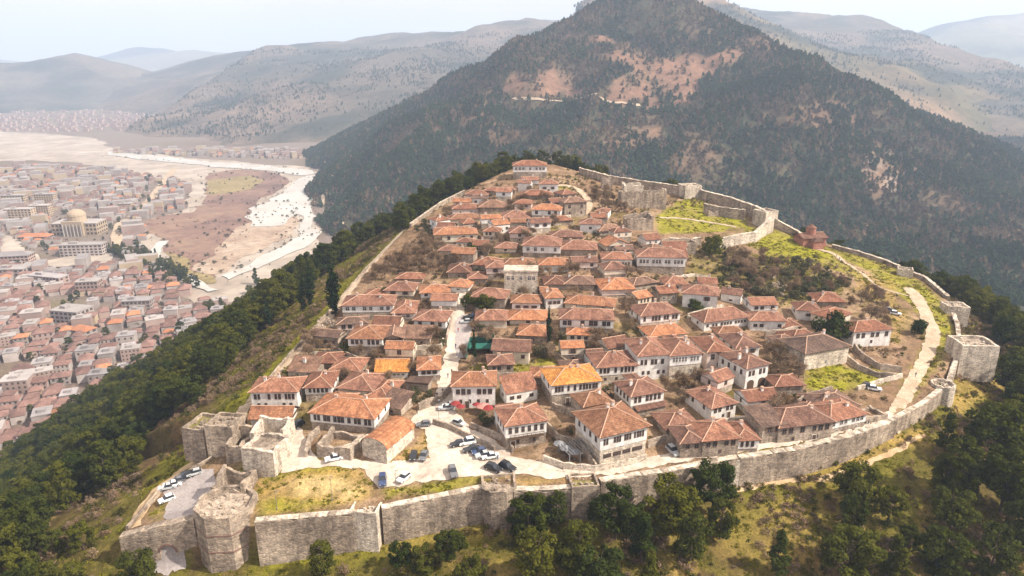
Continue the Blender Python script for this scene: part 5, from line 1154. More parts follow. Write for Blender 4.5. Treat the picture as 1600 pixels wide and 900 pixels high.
def bush_proto(seed, h, wd, mat, per=40, size=.26, n=12):
    g = random.Random(seed); cl = []
    for i in range(n):
        f = g.uniform(.15, .9); rad = wd / 2 * math.sqrt(max(.05, 1 - (f - .35) ** 2 / .5)) * g.uniform(.2, .9); a = g.uniform(0, 6.283); cl.append((rad * math.cos(a), rad * math.sin(a), f * h, g.uniform(.5, .9) * wd / 3.6))
    return trunk_mesh(h * .5, .1, cl[::3], seed), crown_mesh('crown', cl, per, size, mat, seed, .8)
def bare_proto(seed, h, wd, mat='twig'):
    # leafless crown: forked limbs and a cloud of thin twigs
    g = random.Random(seed); V = []; F = []; gg = np.random.default_rng(seed); tips = []
    def grow(p, d, l, r, lev):
        q = p + d * l; tube(V, F, p, q, r, r * .6, 5 if lev < 2 else 4)
        if lev == 3: tips.append((q, d)); return
        for i in range(3 if lev else 5):
            e = d + np.array([g.uniform(-.75, .75), g.uniform(-.75, .75), g.uniform(-.1, .55)]); e /= np.linalg.norm(e); grow(q, e, l * g.uniform(.55, .8), r * .55, lev + 1)
    grow(np.array((0, 0, -.8)), np.array((0, 0, 1.0)), h * .38, .16, 0)
    C = np.concatenate([np.array(q)[None] + gg.normal(size=(14, 3)) * .42 for q, d in tips]); n = len(C)
    t = gg.normal(size=(n, 3)) + np.array((0, 0, .6)); t /= np.linalg.norm(t, axis=1, keepdims=True); s = np.cross(t, gg.normal(size=(n, 3))); s /= np.linalg.norm(s, axis=1, keepdims=True)
    L = gg.uniform(.35, .7, (n, 1)); w = .035
    TV = np.stack([C - t * L - s * w, C - t * L + s * w, C + t * L + s * w, C + t * L - s * w], 1).reshape(-1, 3); TF = np.arange(4 * n).reshape(n, 4)
    sc = wd / max(.1, 2 * np.abs(TV[:, :2]).max()); 
    return mesh_data('trunk', V, F, 'bark'), np_mesh('crown', TV, TF, mat)
BARE_T = [bare_proto(31, 5.0, 5), bare_proto(32, 4.2, 4.5), bare_proto(33, 6.0, 5)]
OLIVE = [bush_proto(41, 3.6, 4.2, 'olive', 60, .2, 16), bush_proto(42, 3.0, 3.8, 'olive', 60, .2, 14)]
BUSH = [bush_proto(51, 1.8, 2.6, 'bush', 90, .16, 9), bush_proto(52, 1.3, 2.2, 'bush', 90, .16, 8)]
TWB = [bush_proto(61, 2.0, 2.8, 'twig', 90, .13, 10), bush_proto(62, 1.5, 2.4, 'twig', 90, .13, 9)]
BLO = [bush_proto(71, 3.4, 3.8, 'blossom', 60, .18, 12)]
DARKB = [bush_proto(81, 4.4, 5.2, 'pine', 70, .24, 18)]

WALLS2D = [(p.x, p.y) for p in RW]
def rim_d(x, y):
    d, z, h, k = rim_near(np.array([float(x)]), np.array([float(y)])); return float(d[0]), bool(inpoly(np.array([float(x)]), np.array([float(y)]), RPOLY)[0])
# ---- hand-placed pines: crown centre pixel and crown width in pixels, label
FRONT = [(505, 872, 56, 'lone rounded pine below the long pale curtain wall'), (627, 868, 42, 'small pine left of the twin pines under the breach'), (662, 872, 50, 'left of the twin pines below the breached wall'), (705, 852, 44, 'right of the twin pines below the breached wall'), (745, 890, 60, 'pine at bottom edge below the big battered tower'),
         (826, 806, 66, 'pine leaning before the short curtain wall'), (868, 792, 52, 'pine just left of the small grassy-topped tower'), (838, 868, 78, 'broad pine at the bottom below the short curtain wall'), (902, 850, 78, 'broad pine below the small grassy-topped tower'), (962, 800, 70, 'left pine of the tall clump before the dark wall'),
         (1002, 834, 78, 'front middle pine of the tall clump before the dark wall'), (1042, 786, 80, 'tallest centre pine of the clump before the dark wall'), (1078, 834, 70, 'lower right pine of the tall clump before the dark wall'), (1112, 756, 76, 'tall pine hiding the slim white buttress'), (1124, 806, 60, 'pine below the one hiding the slim buttress'),
         (935, 892, 70, 'bottom-edge pine right of the broad pine'), (1012, 886, 70, 'bottom-edge pine under the tall clump'), (1336, 752, 66, 'dark pine beside the lower dirt track'), (1328, 800, 56, 'second pine just below the dirt track pine'), (1386, 786, 52, 'slim pine right of the dirt track pines'),
         (1494, 722, 80, 'large dark pine below the round tower'), (1482, 796, 60, 'pine with bare trunk below the large dark pine'), (1476, 668, 56, 'pine closest under the round tower'), (1542, 676, 88, 'broad dark pine right of the round tower slope'), (1584, 622, 60, 'pine at right edge below the square tower'),
         (1562, 742, 90, 'huge pine mass at the right edge'), (1592, 806, 80, 'pine at the right edge below the huge mass'), (1322, 864, 80, 'bottom-edge pine below the dirt track pines'), (1392, 864, 70, 'bottom-edge pine right of the dirt track pines'), (1470, 866, 78, 'bottom-edge pine below the bare-trunked pine'), (1544, 856, 80, 'pine in the bottom-right corner of the view'),
         (222, 890, 62, 'dark bushy pine under the gate arch')]
def at_crown(cx, cy, dia, zdrop=None):
    # foot on the ground below a crown seen at (cx, cy): march down until a tree of that width reaches the crown
    best = None
    for k in np.arange(.25, 1.9, .05):
        p = hit(cx, min(cy + dia * k, 1250)); t = proj(p.x, p.y, p.z)[2]; h = dia * t / FPX * 1.18
        qx, qy, _ = proj(p.x, p.y, p.z + h * .62); e = abs(qy - cy)
        if best is None or e < best[0]: best = (e, p, h)
    return best[1], best[2]
for i, (cx, cy, dia, lb) in enumerate(FRONT):
    p, h = at_crown(cx, cy, dia); k = (i * 5 + 1) % 6
    tree('pine_tree', PINES[k], p, h / PH[k], rnd.uniform(0, 6.28), lb if 'pine' in lb else lb + ' pine', 'pine tree', 'pines below the front and right walls')
# ---- single trees people would name
SINGLE = [('cypress', CYP[0], 524, 493, 76, 12, 1.25, 'tallest dark cypress beside the left rim path'), ('cypress', CYP[1], 486, 478, 52, 12, 1.5, 'shorter cypress down the slope left of the tallest cypress'), ('cypress', CYP[1], 474, 486, 44, 12, 1.6, 'leftmost small cypress on the slope below the rim path'),
          ('cypress', CYP[1], 741, 568, 52, 12, .8, 'slender cypress before the green screen fence'), ('cypress', CYP[1], 857, 548, 68, 12, .62, 'thin cypress between the orange roof and the eight-window house'), ('cypress', CYP[0], 420, 512, 40, 12, 1.2, 'dark cypress among slope pines left of the rim path'), ('cypress', CYP[0], 678, 322, 30, 12, 1.1, 'little cypress on the left crest'),
          ('evergreen', DARKB[0], 1298, 534, 46, 4.4, .85, 'dark round evergreen in front of the red-roofed cottages'), ('evergreen', DARKB[0], 1433, 523, 26, 4.4, .8, 'small dark bush tree beside the gravel path'), ('evergreen', DARKB[0], 732, 481, 22, 4.4, .85, 'left of two round evergreens at the street top'), ('evergreen', DARKB[0], 756, 484, 26, 4.4, .95, 'right of two round evergreens at the street top'),
          ('evergreen', DARKB[0], 1106, 301, 20, 4.4, 1.3, 'dark bush behind the keep tower'), ('evergreen', DARKB[0], 738, 399, 20, 4.4, 1.5, 'dark spreading evergreen above the thicket'), ('evergreen', DARKB[0], 1112, 400, 34, 4.4, .9, 'dark ivy mass at the shaded end of the keep wall'), ('evergreen', DARKB[0], 549, 552, 24, 4.4, .9, 'dark shrub left of the bumpy orange roofed house'), ('evergreen', DARKB[0], 600, 462, 14, 4.4, 1.2, 'dark shrub beside the pinkish-roofed house'),
          ('evergreen', DARKB[0], 1086, 486, 18, 4.4, 1.1, 'dark shrub before the grey-fronted white house'), ('evergreen', DARKB[0], 466, 588, 22, 4.4, 1.3, 'dark shrub between rim path and ivy house')]
for nm, pr, cx, by, hp, h0, wf, lb in SINGLE:
    p = hit(cx, by); t = proj(p.x, p.y, p.z)[2]; s = hp * t / FPX / .93 / h0
    tree(nm, pr, p, s * wf, rnd.uniform(0, 6.28), lb, 'tree', None, sz=s)

# ---- scatter: points in photo outlines, dropped on the ground
def scatter_px(poly, n, mind, rr, inside=None):
    xs = [q[0] for q in poly]; ys = [q[1] for q in poly]; out = []
    tries = 0
    # even over the ground: sample the outline's world footprint
    wp = [(p.x, p.y) for p in hits(poly)]; X0, X1 = min(q[0] for q in wp), max(q[0] for q in wp); Y0, Y1 = min(q[1] for q in wp), max(q[1] for q in wp)
    while len(out) < n and tries < n * 40:
        tries += 1; x, y = rr.uniform(X0, X1), rr.uniform(Y0, Y1)
        if not inpoly(np.array([x]), np.array([y]), wp)[0]: continue
        if any((x - a) ** 2 + (y - b) ** 2 < mind * mind for a, b in out): continue
        out.append((x, y))
    return out
BELT = [(-40, 790), (60, 740), (110, 660), (180, 590), (250, 540), (330, 480), (430, 425), (500, 395), (600, 350), (640, 328), (646, 338), (590, 375), (540, 415), (500, 445), (470, 470), (440, 490), (410, 520), (380, 560), (330, 620), (285, 680), (240, 720), (225, 745), (150, 790), (60, 860), (-40, 900)]
rt = random.Random(3)
pts = scatter_px(BELT, 172, 6.2, rt)
for i, (x, y) in enumerate(pts):
    px, py, dep = proj(x, y, gz(x, y)); k = rt.randrange(6)
    d_ = rim_d(x, y)[0]; sty = ['flat-topped pine', 'round-crowned pine', 'squat round pine', 'pointed pine', 'broad flat-topped pine', 'tall round pine'][k]
    row = 'high on the left slope by the rim path' if d_ < 32 else ('halfway down the left slope' if d_ < 62 else 'low on the left slope')
    zone = 'at the photo edge' if px < 50 else ('left of the bastion' if px < 140 else ('below the brown scrub' if px < 220 else ('in the thick of the belt' if px < 300 else ('under the river bend' if px < 380 else ('by the dark cypresses' if px < 470 else ('above the river' if px < 540 else 'near the crest'))))))
    lb = '%s %s, %s' % (sty, row, zone)
    gp = 'belt pines on the left slope'; lb = ' '.join(lb.split()[:16])
    s = rt.uniform(1.1, 1.65); tree('pine_tree', PINES[k], (x, y, gz(x, y)), s, rt.uniform(0, 6.28), lb, 'pine tree', gp, sz=s * rt.uniform(.9, 1.15))
STY6 = ['flat-topped pine', 'round-crowned pine', 'squat round pine', 'pointed pine', 'broad flat-topped pine', 'tall round pine']
def rim_row(i0, i1, n, dmin, dmax, smin, smax, names, gp):
    for k_ in range(n):
        f = (k_ + rt.uniform(.1, .9)) / n * (i1 - i0); i = i0 + int(f); t = f - int(f); a, b = RW[i], RW[i + 1]; q = a.lerp(b, t); d = (b - a).xy.normalized(); nn = Vector((d.y, -d.x)); o = rt.uniform(dmin, dmax)
        x, y = q.x + nn.x * o, q.y + nn.y * o; k = rt.randrange(6); s = rt.uniform(smin, smax)
        tree('pine_tree', PINES[k], (x, y, gz(x, y)), s, rt.uniform(0, 6.28), STY6[k] + ' ' + names[min(len(names) - 1, int(k_ / n * len(names)))], 'pine tree', gp)
rim_row(28, 32, 38, 1.5, 13, .95, 1.45, ['on the crest touching the hilltop mansion', 'on the crest left of the hilltop mansion', 'on the left crest by the little cypress', 'on the crest above the rim path end'], 'crest pines left')
rim_row(26, 28, 14, 1.5, 10, .75, 1.15, ['behind the broken wall right of the mansion', 'on the crest just right of the hilltop mansion'], 'crest pines right')
for x, y in scatter_px([(1472, 452), (1510, 470), (1600, 530), (1640, 640), (1600, 660), (1560, 600), (1558, 560), (1525, 500), (1495, 470)], 26, 4.2, rt):
    k = rt.randrange(6); px, py, _ = proj(x, y, gz(x, y)); tree('pine_tree', PINES[k], (x, y, gz(x, y)), rt.uniform(.95, 1.4), rt.uniform(0, 6.28), STY6[k] + (' behind the low square tower' if px < 1520 else (' right of the large square tower' if py > 540 else ' in the dark wood beyond the square towers')), 'pine tree', 'right wood pines')
for poly, n, lb, gp in [([(560, 930), (800, 885), (900, 870), (1150, 840), (1290, 880), (1300, 1010), (560, 1010)], 8, 'pine in the dark mass along the bottom edge', 'bottom edge pines'), ([(1300, 830), (1440, 720), (1510, 650), (1600, 610), (1680, 700), (1680, 1000), (1300, 1000)], 16, 'pine on the slope at the lower right', 'lower right pines'), ([(-60, 900), (60, 870), (180, 850), (175, 900), (60, 960)], 5, 'pine at the bottom left corner slope', 'bottom left pines')]:
    for x, y in scatter_px(poly, n, 5.0, rt):
        d, ins = rim_d(x, y)
        if ins or d < 4: continue
        k = rt.randrange(6); s = rt.uniform(.7, 1.1); px, py, _ = proj(x, y, gz(x, y))
        l2 = STY6[k] + lb[4:] + ((', below the dirt track' if px < 1390 else (', under the round tower' if px < 1500 else ', at the photo edge')) if 'right' in lb else (', left part' if px < 800 else (', centre' if px < 1050 else ', right part')) if 'dark mass' in lb else '')
        tree('pine_tree', PINES[k], (x, y, gz(x, y)), s, rt.uniform(0, 6.28), l2, 'pine tree', gp)
# leafless and grey-green trees in the gardens
GARD = [([(590, 430), (630, 395), (670, 370), (700, 395), (705, 430), (690, 448), (640, 436)], 34, 'B', 'leafless tree in the brown thicket left of the village', 'thicket trees'), ([(1195, 545), (1235, 540), (1262, 570), (1255, 605), (1205, 600)], 15, 'B', 'leafless tree between the arched house and the green lawn', 'bare trees by the lawn'),
        ([(1055, 600), (1115, 600), (1120, 632), (1060, 636)], 9, 'B', 'leafless tree in the gardens below the great complex', 'bare garden trees'), ([(478, 545), (530, 520), (545, 545), (530, 570), (480, 585)], 10, 'B', 'leafless tree between rim path and bumpy orange roof', 'bare trees by the rim path'),
        ([(1150, 640), (1210, 625), (1240, 645), (1190, 660)], 9, 'B', 'leafless tree behind the stone row houses', 'bare trees behind the row'), ([(560, 440), (600, 420), (640, 428), (600, 446)], 7, 'B', 'leafless tree above the pinkish-roofed house', 'bare trees above the pink roof'),
        ([(1130, 398), (1190, 395), (1270, 415), (1330, 445), (1290, 462), (1220, 478), (1150, 470), (1110, 440)], 62, 'O', 'grey-green olive tree on the scrub slope under the keep', 'olive trees under the keep'), ([(1140, 405), (1200, 405), (1180, 430), (1140, 425)], 7, 'B', 'leafless tree at the foot of the sunlit keep wall', 'bare trees under the keep'),
        ([(1320, 470), (1370, 460), (1390, 500), (1400, 540), (1385, 570), (1395, 545), (1335, 500)], 12, 'B', 'leafless tree around the isolated white house', 'bare trees by the isolated house'), ([(925, 535), (975, 532), (985, 555), (930, 560)], 7, 'B', 'leafless tree below the eight-window house', 'bare trees mid village'),
        ([(650, 350), (690, 345), (690, 365), (650, 372)], 8, 'O', 'grey-green olive tree at the village edge above the rim path', 'olive trees at the village edge'), ([(560, 530), (610, 560), (600, 580), (560, 572)], 4, 'B', 'leafless tree below the stone barn', 'bare trees by the barn'), ([(1200, 428), (1260, 440), (1240, 470), (1200, 460)], 4, 'W', 'pale blossoming tree on the scrub slope', 'blossom trees on the scrub slope'),
        ([(500, 505), (530, 500), (520, 540), (490, 545)], 4, 'W', 'pale blossoming tree beside the rim path', 'blossom trees by the rim path'), ([(820, 440), (870, 430), (930, 425), (1000, 432), (990, 445), (900, 442)], 8, 'B', 'leafless tree among the central upper roofs', 'bare trees among upper roofs'), ([(900, 300), (960, 300), (1000, 340), (940, 330)], 10, 'B', 'leafless shrub tree under the keep ruins', 'bare trees by the keep ruins'),
        ([(760, 320), (800, 318), (840, 352), (790, 352)], 8, 'B', 'leafless tree among the upper left roofs', 'bare trees among upper left roofs'), ([(640, 620), (665, 605), (680, 615), (650, 640)], 4, 'O', 'green shrub tree in the yard at the street bend', 'shrubs at the street bend'), ([(750, 655), (775, 660), (760, 668)], 3, 'O', 'green shrub in the cafe garden', 'cafe garden shrubs')]
HB = []   # house footprints, trees keep out
for o in COL.objects:
    if o.get('category') in ('house', 'church', 'chapel'):
        w_ = [c for c in o.children if c.name.startswith(('wall', 'lower_wall'))][0].data
        xs = [v.co.x for v in w_.vertices]; ys = [v.co.y for v in w_.vertices]
        cy_, sy_ = math.cos(o.rotation_euler.z), math.sin(o.rotation_euler.z)
        HB.append((o.location.x, o.location.y, cy_, sy_, min(xs) - .8, max(xs) + .8, min(ys) - .8, max(ys) + .8))
def in_house(x, y):
    for ox, oy, c, s, x0, x1, y0, y1 in HB:
        lx, ly = (x - ox) * c + (y - oy) * s, -(x - ox) * s + (y - oy) * c
        if x0 < lx < x1 and y0 < ly < y1: return True
    return False
GARD += [([(690, 350), (760, 310), (850, 300), (930, 345), (1000, 395), (1000, 470), (700, 470), (660, 440)], 60, 'B', 'leafless tree', 'bare trees of the upper village'), ([(480, 600), (560, 500), (700, 480), (1000, 480), (1100, 530), (1180, 620), (1100, 690), (1000, 660), (800, 600), (690, 560), (600, 640)], 60, 'B', 'leafless tree', 'bare trees of the lower village'), ([(1130, 400), (1330, 440), (1290, 465), (1150, 470)], 22, 'B', 'leafless tree on the scrub slope under the keep', 'bare trees of the scrub slope'), ([(500, 640), (600, 590), (700, 500), (960, 520), (1100, 600), (1020, 660), (860, 600)], 16, 'O', 'green shrub tree', 'green garden trees')]
REFS = [(o.location.x, o.location.y, o['label']) for o in COL.objects if o.get('category') in ('house', 'church') and len(o['label'].split()) <= 11 and 'cottage' not in o['label']]
for poly, n, kd, lb, gp in GARD:
    for x, y in scatter_px(poly, int(n * 1.3), 2.6, rt):
        if in_house(x, y) or any(inpoly(np.array([x]), np.array([y]), q)[0] for q in PATHS): continue
        gp = {'B': 'leafless trees in and around the village', 'O': 'grey-green trees in and around the village', 'W': 'blossom trees by the village'}[kd]
        pr = {'B': BARE_T, 'O': OLIVE, 'W': BLO}[kd]; nm = {'B': 'bare_tree', 'O': 'olive_tree', 'W': 'blossom_tree'}[kd]
        rf = min(REFS, key=lambda q: (q[0] - x) ** 2 + (q[1] - y) ** 2); far = math.hypot(rf[0] - x, rf[1] - y); s = rt.uniform(.7, 1.25); adj = 'small ' if s < .85 else ('tall ' if s > 1.1 else '')
        rel = 'left of the ' if x < rf[0] - 4 else ('right of the ' if x > rf[0] + 4 else ('behind the ' if y > rf[1] else 'before the '))
        l2 = adj + {'B': 'leafless tree ', 'O': 'grey-green tree ', 'W': 'blossoming tree '}[kd] + rel + rf[2] if far < 17 else adj + ((lb + (', upper left' if proj(x, y, gz(x, y))[0] < 1200 else (', near the footpath' if proj(x, y, gz(x, y))[0] > 1270 else ', in its middle'))) if 'scrub slope' in lb else lb if len(lb.split()) > 3 else lb + ' in the village gardens')
        if len(l2.split()) > 16: l2 = l2.replace('grey-green tree', 'olive').replace('leafless tree', 'bare tree').replace(adj, '', 1) if adj else l2.replace('leafless tree', 'bare tree')
        if len(l2.split()) > 16: l2 = ' '.join(l2.split()[:16])
        tree(nm, rt.choice(pr), (x, y, gz(x, y) - .1), s, rt.uniform(0, 6.28), l2, 'tree', gp)

# ---- uncountable cover: one object each, instanced on points
def gn_scatter(name, pos, scl, rot, pid, protos, extra=None):
    pos = np.asarray(pos, np.float32); n = len(pos); me = bpy.data.meshes.new(name); me.vertices.add(n); me.vertices.foreach_set('co', pos.ravel())
    for an, tp, val in (('scl', 'FLOAT', scl), ('rot', 'FLOAT', rot), ('pid', 'INT', pid)):
        a = me.attributes.new(an, tp, 'POINT'); a.data.foreach_set('value', np.asarray(val, np.int32 if tp == 'INT' else np.float32))
    o = link(name, me); tag(o, kind='stuff')
    ng = bpy.data.node_groups.new(name, 'GeometryNodeTree'); ng.interface.new_socket('Geometry', in_out='INPUT', socket_type='NodeSocketGeometry'); ng.interface.new_socket('Geometry', in_out='OUTPUT', socket_type='NodeSocketGeometry')
    gi = ng.nodes.new('NodeGroupInput'); go_ = ng.nodes.new('NodeGroupOutput'); jn = ng.nodes.new('GeometryNodeJoinGeometry')
    def attr(nm, tp): q = ng.nodes.new('GeometryNodeInputNamedAttribute'); q.data_type = tp; q.inputs['Name'].default_value = nm; return q.outputs[0]
    cx = ng.nodes.new('ShaderNodeCombineXYZ'); ng.links.new(attr('rot', 'FLOAT'), cx.inputs[2]); sc_ = attr('scl', 'FLOAT'); pi_ = attr('pid', 'INT')
    for i, me_ in enumerate(protos):
        po = bpy.data.objects.new(name + '_plant', me_)
        oi = ng.nodes.new('GeometryNodeObjectInfo'); oi.inputs['Object'].default_value = po
        cmpn = ng.nodes.new('FunctionNodeCompare'); cmpn.data_type = 'INT'; cmpn.operation = 'EQUAL'; ng.links.new(pi_, cmpn.inputs[2]); cmpn.inputs[3].default_value = i
        ip = ng.nodes.new('GeometryNodeInstanceOnPoints'); ng.links.new(gi.outputs[0], ip.inputs['Points']); ng.links.new(cmpn.outputs[0], ip.inputs['Selection']); ng.links.new(oi.outputs['Geometry'], ip.inputs['Instance'])
        ng.links.new(cx.outputs[0], ip.inputs['Rotation']); ng.links.new(sc_, ip.inputs['Scale']); ng.links.new(ip.outputs[0], jn.inputs[0])
    ng.links.new(jn.outputs[0], go_.inputs[0]); md = o.modifiers.new('scatter', 'NODES'); md.node_group = ng
    return o
# low scrub on the outer slopes and in the gardens
def scrub(name, n, test, protos, smin, smax, seed, box=(-190, 260, 80, 460)):
    g = np.random.default_rng(seed); x = g.uniform(box[0], box[1], n); y = g.uniform(box[2], box[3], n); d, z, h, k = rim_near(x, y); ins = inpoly(x, y, RPOLY)
    keep = test(x, y, d, ins, g); x, y = x[keep], y[keep]; z = ground_z(x, y) - .12; px, py, dp = proj(x, y, z); v = (px > -60) & (px < 1660) & (py > 200) & (py < 960) & (dp > 20)
    x, y, z = x[v], y[v], z[v]; m_ = len(x); return gn_scatter(name, np.stack([x, y, z], 1), g.uniform(smin, smax, m_), g.uniform(0, 6.28, m_), g.integers(0, len(protos), m_), protos)
scrub('slope_scrub', 90000, lambda x, y, d, ins, g: (~ins) & (d > 1.3) & (d < 190) & (g.random(len(x)) < np.clip(.34 + fbm(x, y, 16, 3) * 1.6, .04, 1)) & ~((x < -50) & (d < 6)), [BUSH[0][1], BUSH[1][1], TWB[0][1], TWB[1][1], TWB[0][1]], .3, 1.15, 8)
def vil_test(x, y, d, ins, g):
    for q in PATHS: ins = ins & ~inpoly(x, y, q)
    hx = np.array([in_house(a, b) if i_ else True for a, b, i_ in zip(x, y, ins)]); px, py, _ = proj(x, y, ground_z(x, y))
    clear = np.zeros(len(x), bool)
    for q in ([(370, 800), (380, 730), (450, 660), (640, 640), (690, 600), (705, 470), (745, 470), (740, 560), (730, 640), (800, 705), (1000, 735), (1380, 655), (1440, 560), (1420, 440), (1300, 385), (1180, 350), (1020, 320), (1020, 365), (1100, 372), (1200, 395), (1300, 402), (1400, 450), (1420, 560), (1380, 640), (1160, 725), (900, 770), (400, 830)], [(1258, 580), (1400, 575), (1400, 615), (1260, 620)], [(180, 840), (340, 700), (400, 600), (660, 330), (680, 340), (560, 470), (440, 620), (360, 760), (300, 830)]): clear |= inpoly(px, py, q)
    return ins & ~hx & ~clear & (g.random(len(x)) < np.clip(.5 + fbm(x, y, 14, 3) * 1.3, .05, 1))
scrub('garden_scrub', 12000, vil_test, [BUSH[0][1], BUSH[1][1], TWB[0][1], TWB[1][1], TWB[1][1]], .3, .9, 9, (-80, 170, 140, 420))
def tuft(seed, mat):
    g = np.random.default_rng(seed); n = 26; C = g.normal(size=(n, 3)) * np.array((.28, .28, .02)) + np.array((0, 0, .12)); O = g.normal(size=(n, 3)) * np.array((1, 1, .2)); V, F = leaf_quads(C, O, .16, g, .3); return np_mesh('tuft', V, F, mat)
M['tuft'] = mat_leaf('grass_blades', [(0.17, 0.17, 0.016), (0.22, 0.20, 0.022), (0.15, 0.155, 0.015), (0.27, 0.23, 0.05)], .3)
def grass_test(x, y, d, ins, g):
    ok = (d < 60) & (d > .8)
    for q in PATHS: ok &= ~inpoly(x, y, q)
    px, py, _ = proj(x, y, ground_z(x, y)); zone = np.zeros(len(x), bool)
    for k, pz, w in ZONES: zone |= inpoly(px, py, pz)
    return ok & (zone | ~ins) & (g.random(len(x)) < np.clip(.5 + fbm(x, y, 6, 3) * 1.4, .08, 1))
scrub('grass_tufts', 80000, grass_test, [tuft(1, 'tuft'), tuft(2, 'tuft')], .5, 1.5, 77, (-110, 200, 100, 420))
# mountain forest
def far_proto(seed, mat, h, wd, n):
    g = np.random.default_rng(seed); C = []; O = []
    for i in range(n):
        f = g.uniform(.12, 1.0); a = g.uniform(0, 6.283); r = wd / 2 * (1.05 - f) ** .7 * g.uniform(.4, 1); d = np.array((math.cos(a), math.sin(a), .5)); C.append((r * d[0], r * d[1], f * h)); O.append(d)
    V, F = leaf_quads(np.array(C), np.array(O), wd * .2, g, .35); return np_mesh('far_tree', V, F, mat)
FARP = [far_proto(91, 'farpine', 8, 5.5, 42), far_proto(92, 'farpine', 7, 6.5, 42), far_proto(93, 'farbush', 4, 5.5, 26), far_proto(94, 'farbush', 3, 4, 22)]
def mountain_wood():
    g = np.random.default_rng(15); n = 130000; x = g.uniform(-880, 1500, n); y = g.uniform(520, 1950, n); z = mtn_z(x, y); px, py, dp = proj(x, y, z)
    v = (px > -20) & (px < 1630) & (py > -30) & (py < 480) & (z > VALLEY - 4)
    x, y, z, px, py = x[v], y[v], z[v], px[v], py[v]
    b = mask_bare(x, y, z); nz = fbm(x, y, 70, 4); dens = np.clip(.85 + nz * 1.1 + fbm(x, y, 260, 3) * .5, .15, 1) * (1 - b * .93)
    dens = np.clip(dens * 1.2 + .12 * (1 - b), 0, 1); k = g.random(len(x)) < dens
    x, y, z, b, nz = x[k], y[k], z[k], b[k], nz[k]; m_ = len(x)
    pid = np.where(g.random(m_) < np.clip(.48 - nz * .9 - fbm(x, y, 300, 3) * .5 + b * .4, .10, .94), g.integers(2, 4, m_), g.integers(0, 2, m_))
    gn_scatter('mountain_forest', np.stack([x, y, z - .3], 1), g.uniform(.7, 1.7, m_) * np.where(pid > 1, 1.25, 1.0), g.uniform(0, 6.28, m_), pid, FARP)
mountain_wood()
def far_groves():
    g = np.random.default_rng(19); PT = []
    for X, Y, Z, st_ in HILLS[:3]:
        n = 40000; yy = g.uniform(1900, 4000, n); xx = g.uniform(-1500, 2300, n); i = ((xx - X[0, 0]) / st_).astype(int); j = ((yy - Y[0, 0]) / st_).astype(int)
        ok = (i >= 0) & (j >= 0) & (i < X.shape[1] - 1) & (j < X.shape[0] - 1); xx, yy, i, j = xx[ok], yy[ok], i[ok], j[ok]; fx = (xx - X[j, i]) / st_; fy = (yy - Y[j, i]) / st_
        zz = (Z[j, i] * (1 - fx) + Z[j, i + 1] * fx) * (1 - fy) + (Z[j + 1, i] * (1 - fx) + Z[j + 1, i + 1] * fx) * fy
        k = (zz > VALLEY + 4) & (g.random(len(xx)) < np.clip(.45 + fbm(xx, yy, 180, 4) * 1.8, .03, 1)); PT.append(np.stack([xx, yy, zz], 1)[k])
    p = np.concatenate(PT); px, py, dp = proj(p[:, 0], p[:, 1], p[:, 2]); v = (px > -20) & (px < 1620) & (py > -20) & (py < 300); p = p[v]; m_ = len(p)
    gn_scatter('hill_groves', p, g.uniform(.6, 1.5, m_), g.uniform(0, 6.28, m_), g.integers(0, 4, m_), FARP)
far_groves()
# wood at the back and lower flanks of the castle hill
def flank_wood():
    g = np.random.default_rng(23); n = 17000; x = g.uniform(-360, 420, n); y = g.uniform(60, 760, n); d, z, h, k = rim_near(x, y); ins = inpoly(x, y, RPOLY)
    px, py, dp = proj(x, y, ground_z(x, y)); belt = (x < -62) & (d > 14) & (d < 240) & (px < np.interp(py, [300, 330, 390, 450, 500, 560, 620, 690, 760, 850], [690, 645, 560, 482, 428, 376, 318, 246, 180, 60]))
    right = (x > 120) & (d > 16) & (d < 200) & ((px > 1490) | (y > 250)) & (py < 690); back = (y > 380) & (d > 12) & (d < 200) & (x > -150); low_ = (y < 130) & (d > 42) & (dp > 70)
    k_ = ~ins & (belt | right | back) & (ground_z(x, y) > VALLEY + 8) & (px > -80) & (px < 1700) & (py < 1000) & (g.random(n) < .62)
    x, y = x[k_], y[k_]; m_ = len(x); gn_scatter('flank_wood', np.stack([x, y, ground_z(x, y) - .3], 1), g.uniform(.95, 1.5, m_), g.uniform(0, 6.28, m_), g.integers(0, 4, m_), [PINES[1][1], PINES[2][1], PINES[4][1], PINES[5][1]])
flank_wood()
# ================================================================== VALLEY TOWN
M['twall'] = mat_mottled('town_plaster', [(0.24, 0.20, 0.188), (0.35, 0.305, 0.285), (0.45, 0.40, 0.375)], .05, var=.2)
M['twallp'] = mat_mottled('town_pink_plaster', [(0.30, 0.215, 0.19), (0.40, 0.30, 0.265)], .05, var=.2)
M['twally'] = mat_mottled('town_ochre_plaster', [(0.38, 0.29, 0.20), (0.47, 0.375, 0.27)], .05, var=.2)
M['tgrey'] = mat_mottled('town_grey_roof', [(0.22, 0.20, 0.20), (0.34, 0.31, 0.31)], .08, var=.2)
M['tred'] = mat_mottled('town_red_tiles', [(0.12, 0.075, 0.065), (0.19, 0.108, 0.09), (0.26, 0.16, 0.135)], .12, fine=1.2, var=.25)
M['tora'] = mat_mottled('town_orange_tiles', [(0.32, 0.13, 0.07), (0.42, 0.19, 0.10)], .12, fine=1.2, var=.15)
M['tpale'] = mat_mottled('town_pale_roof', [(0.27, 0.24, 0.23), (0.38, 0.345, 0.33)], .08, var=.15)
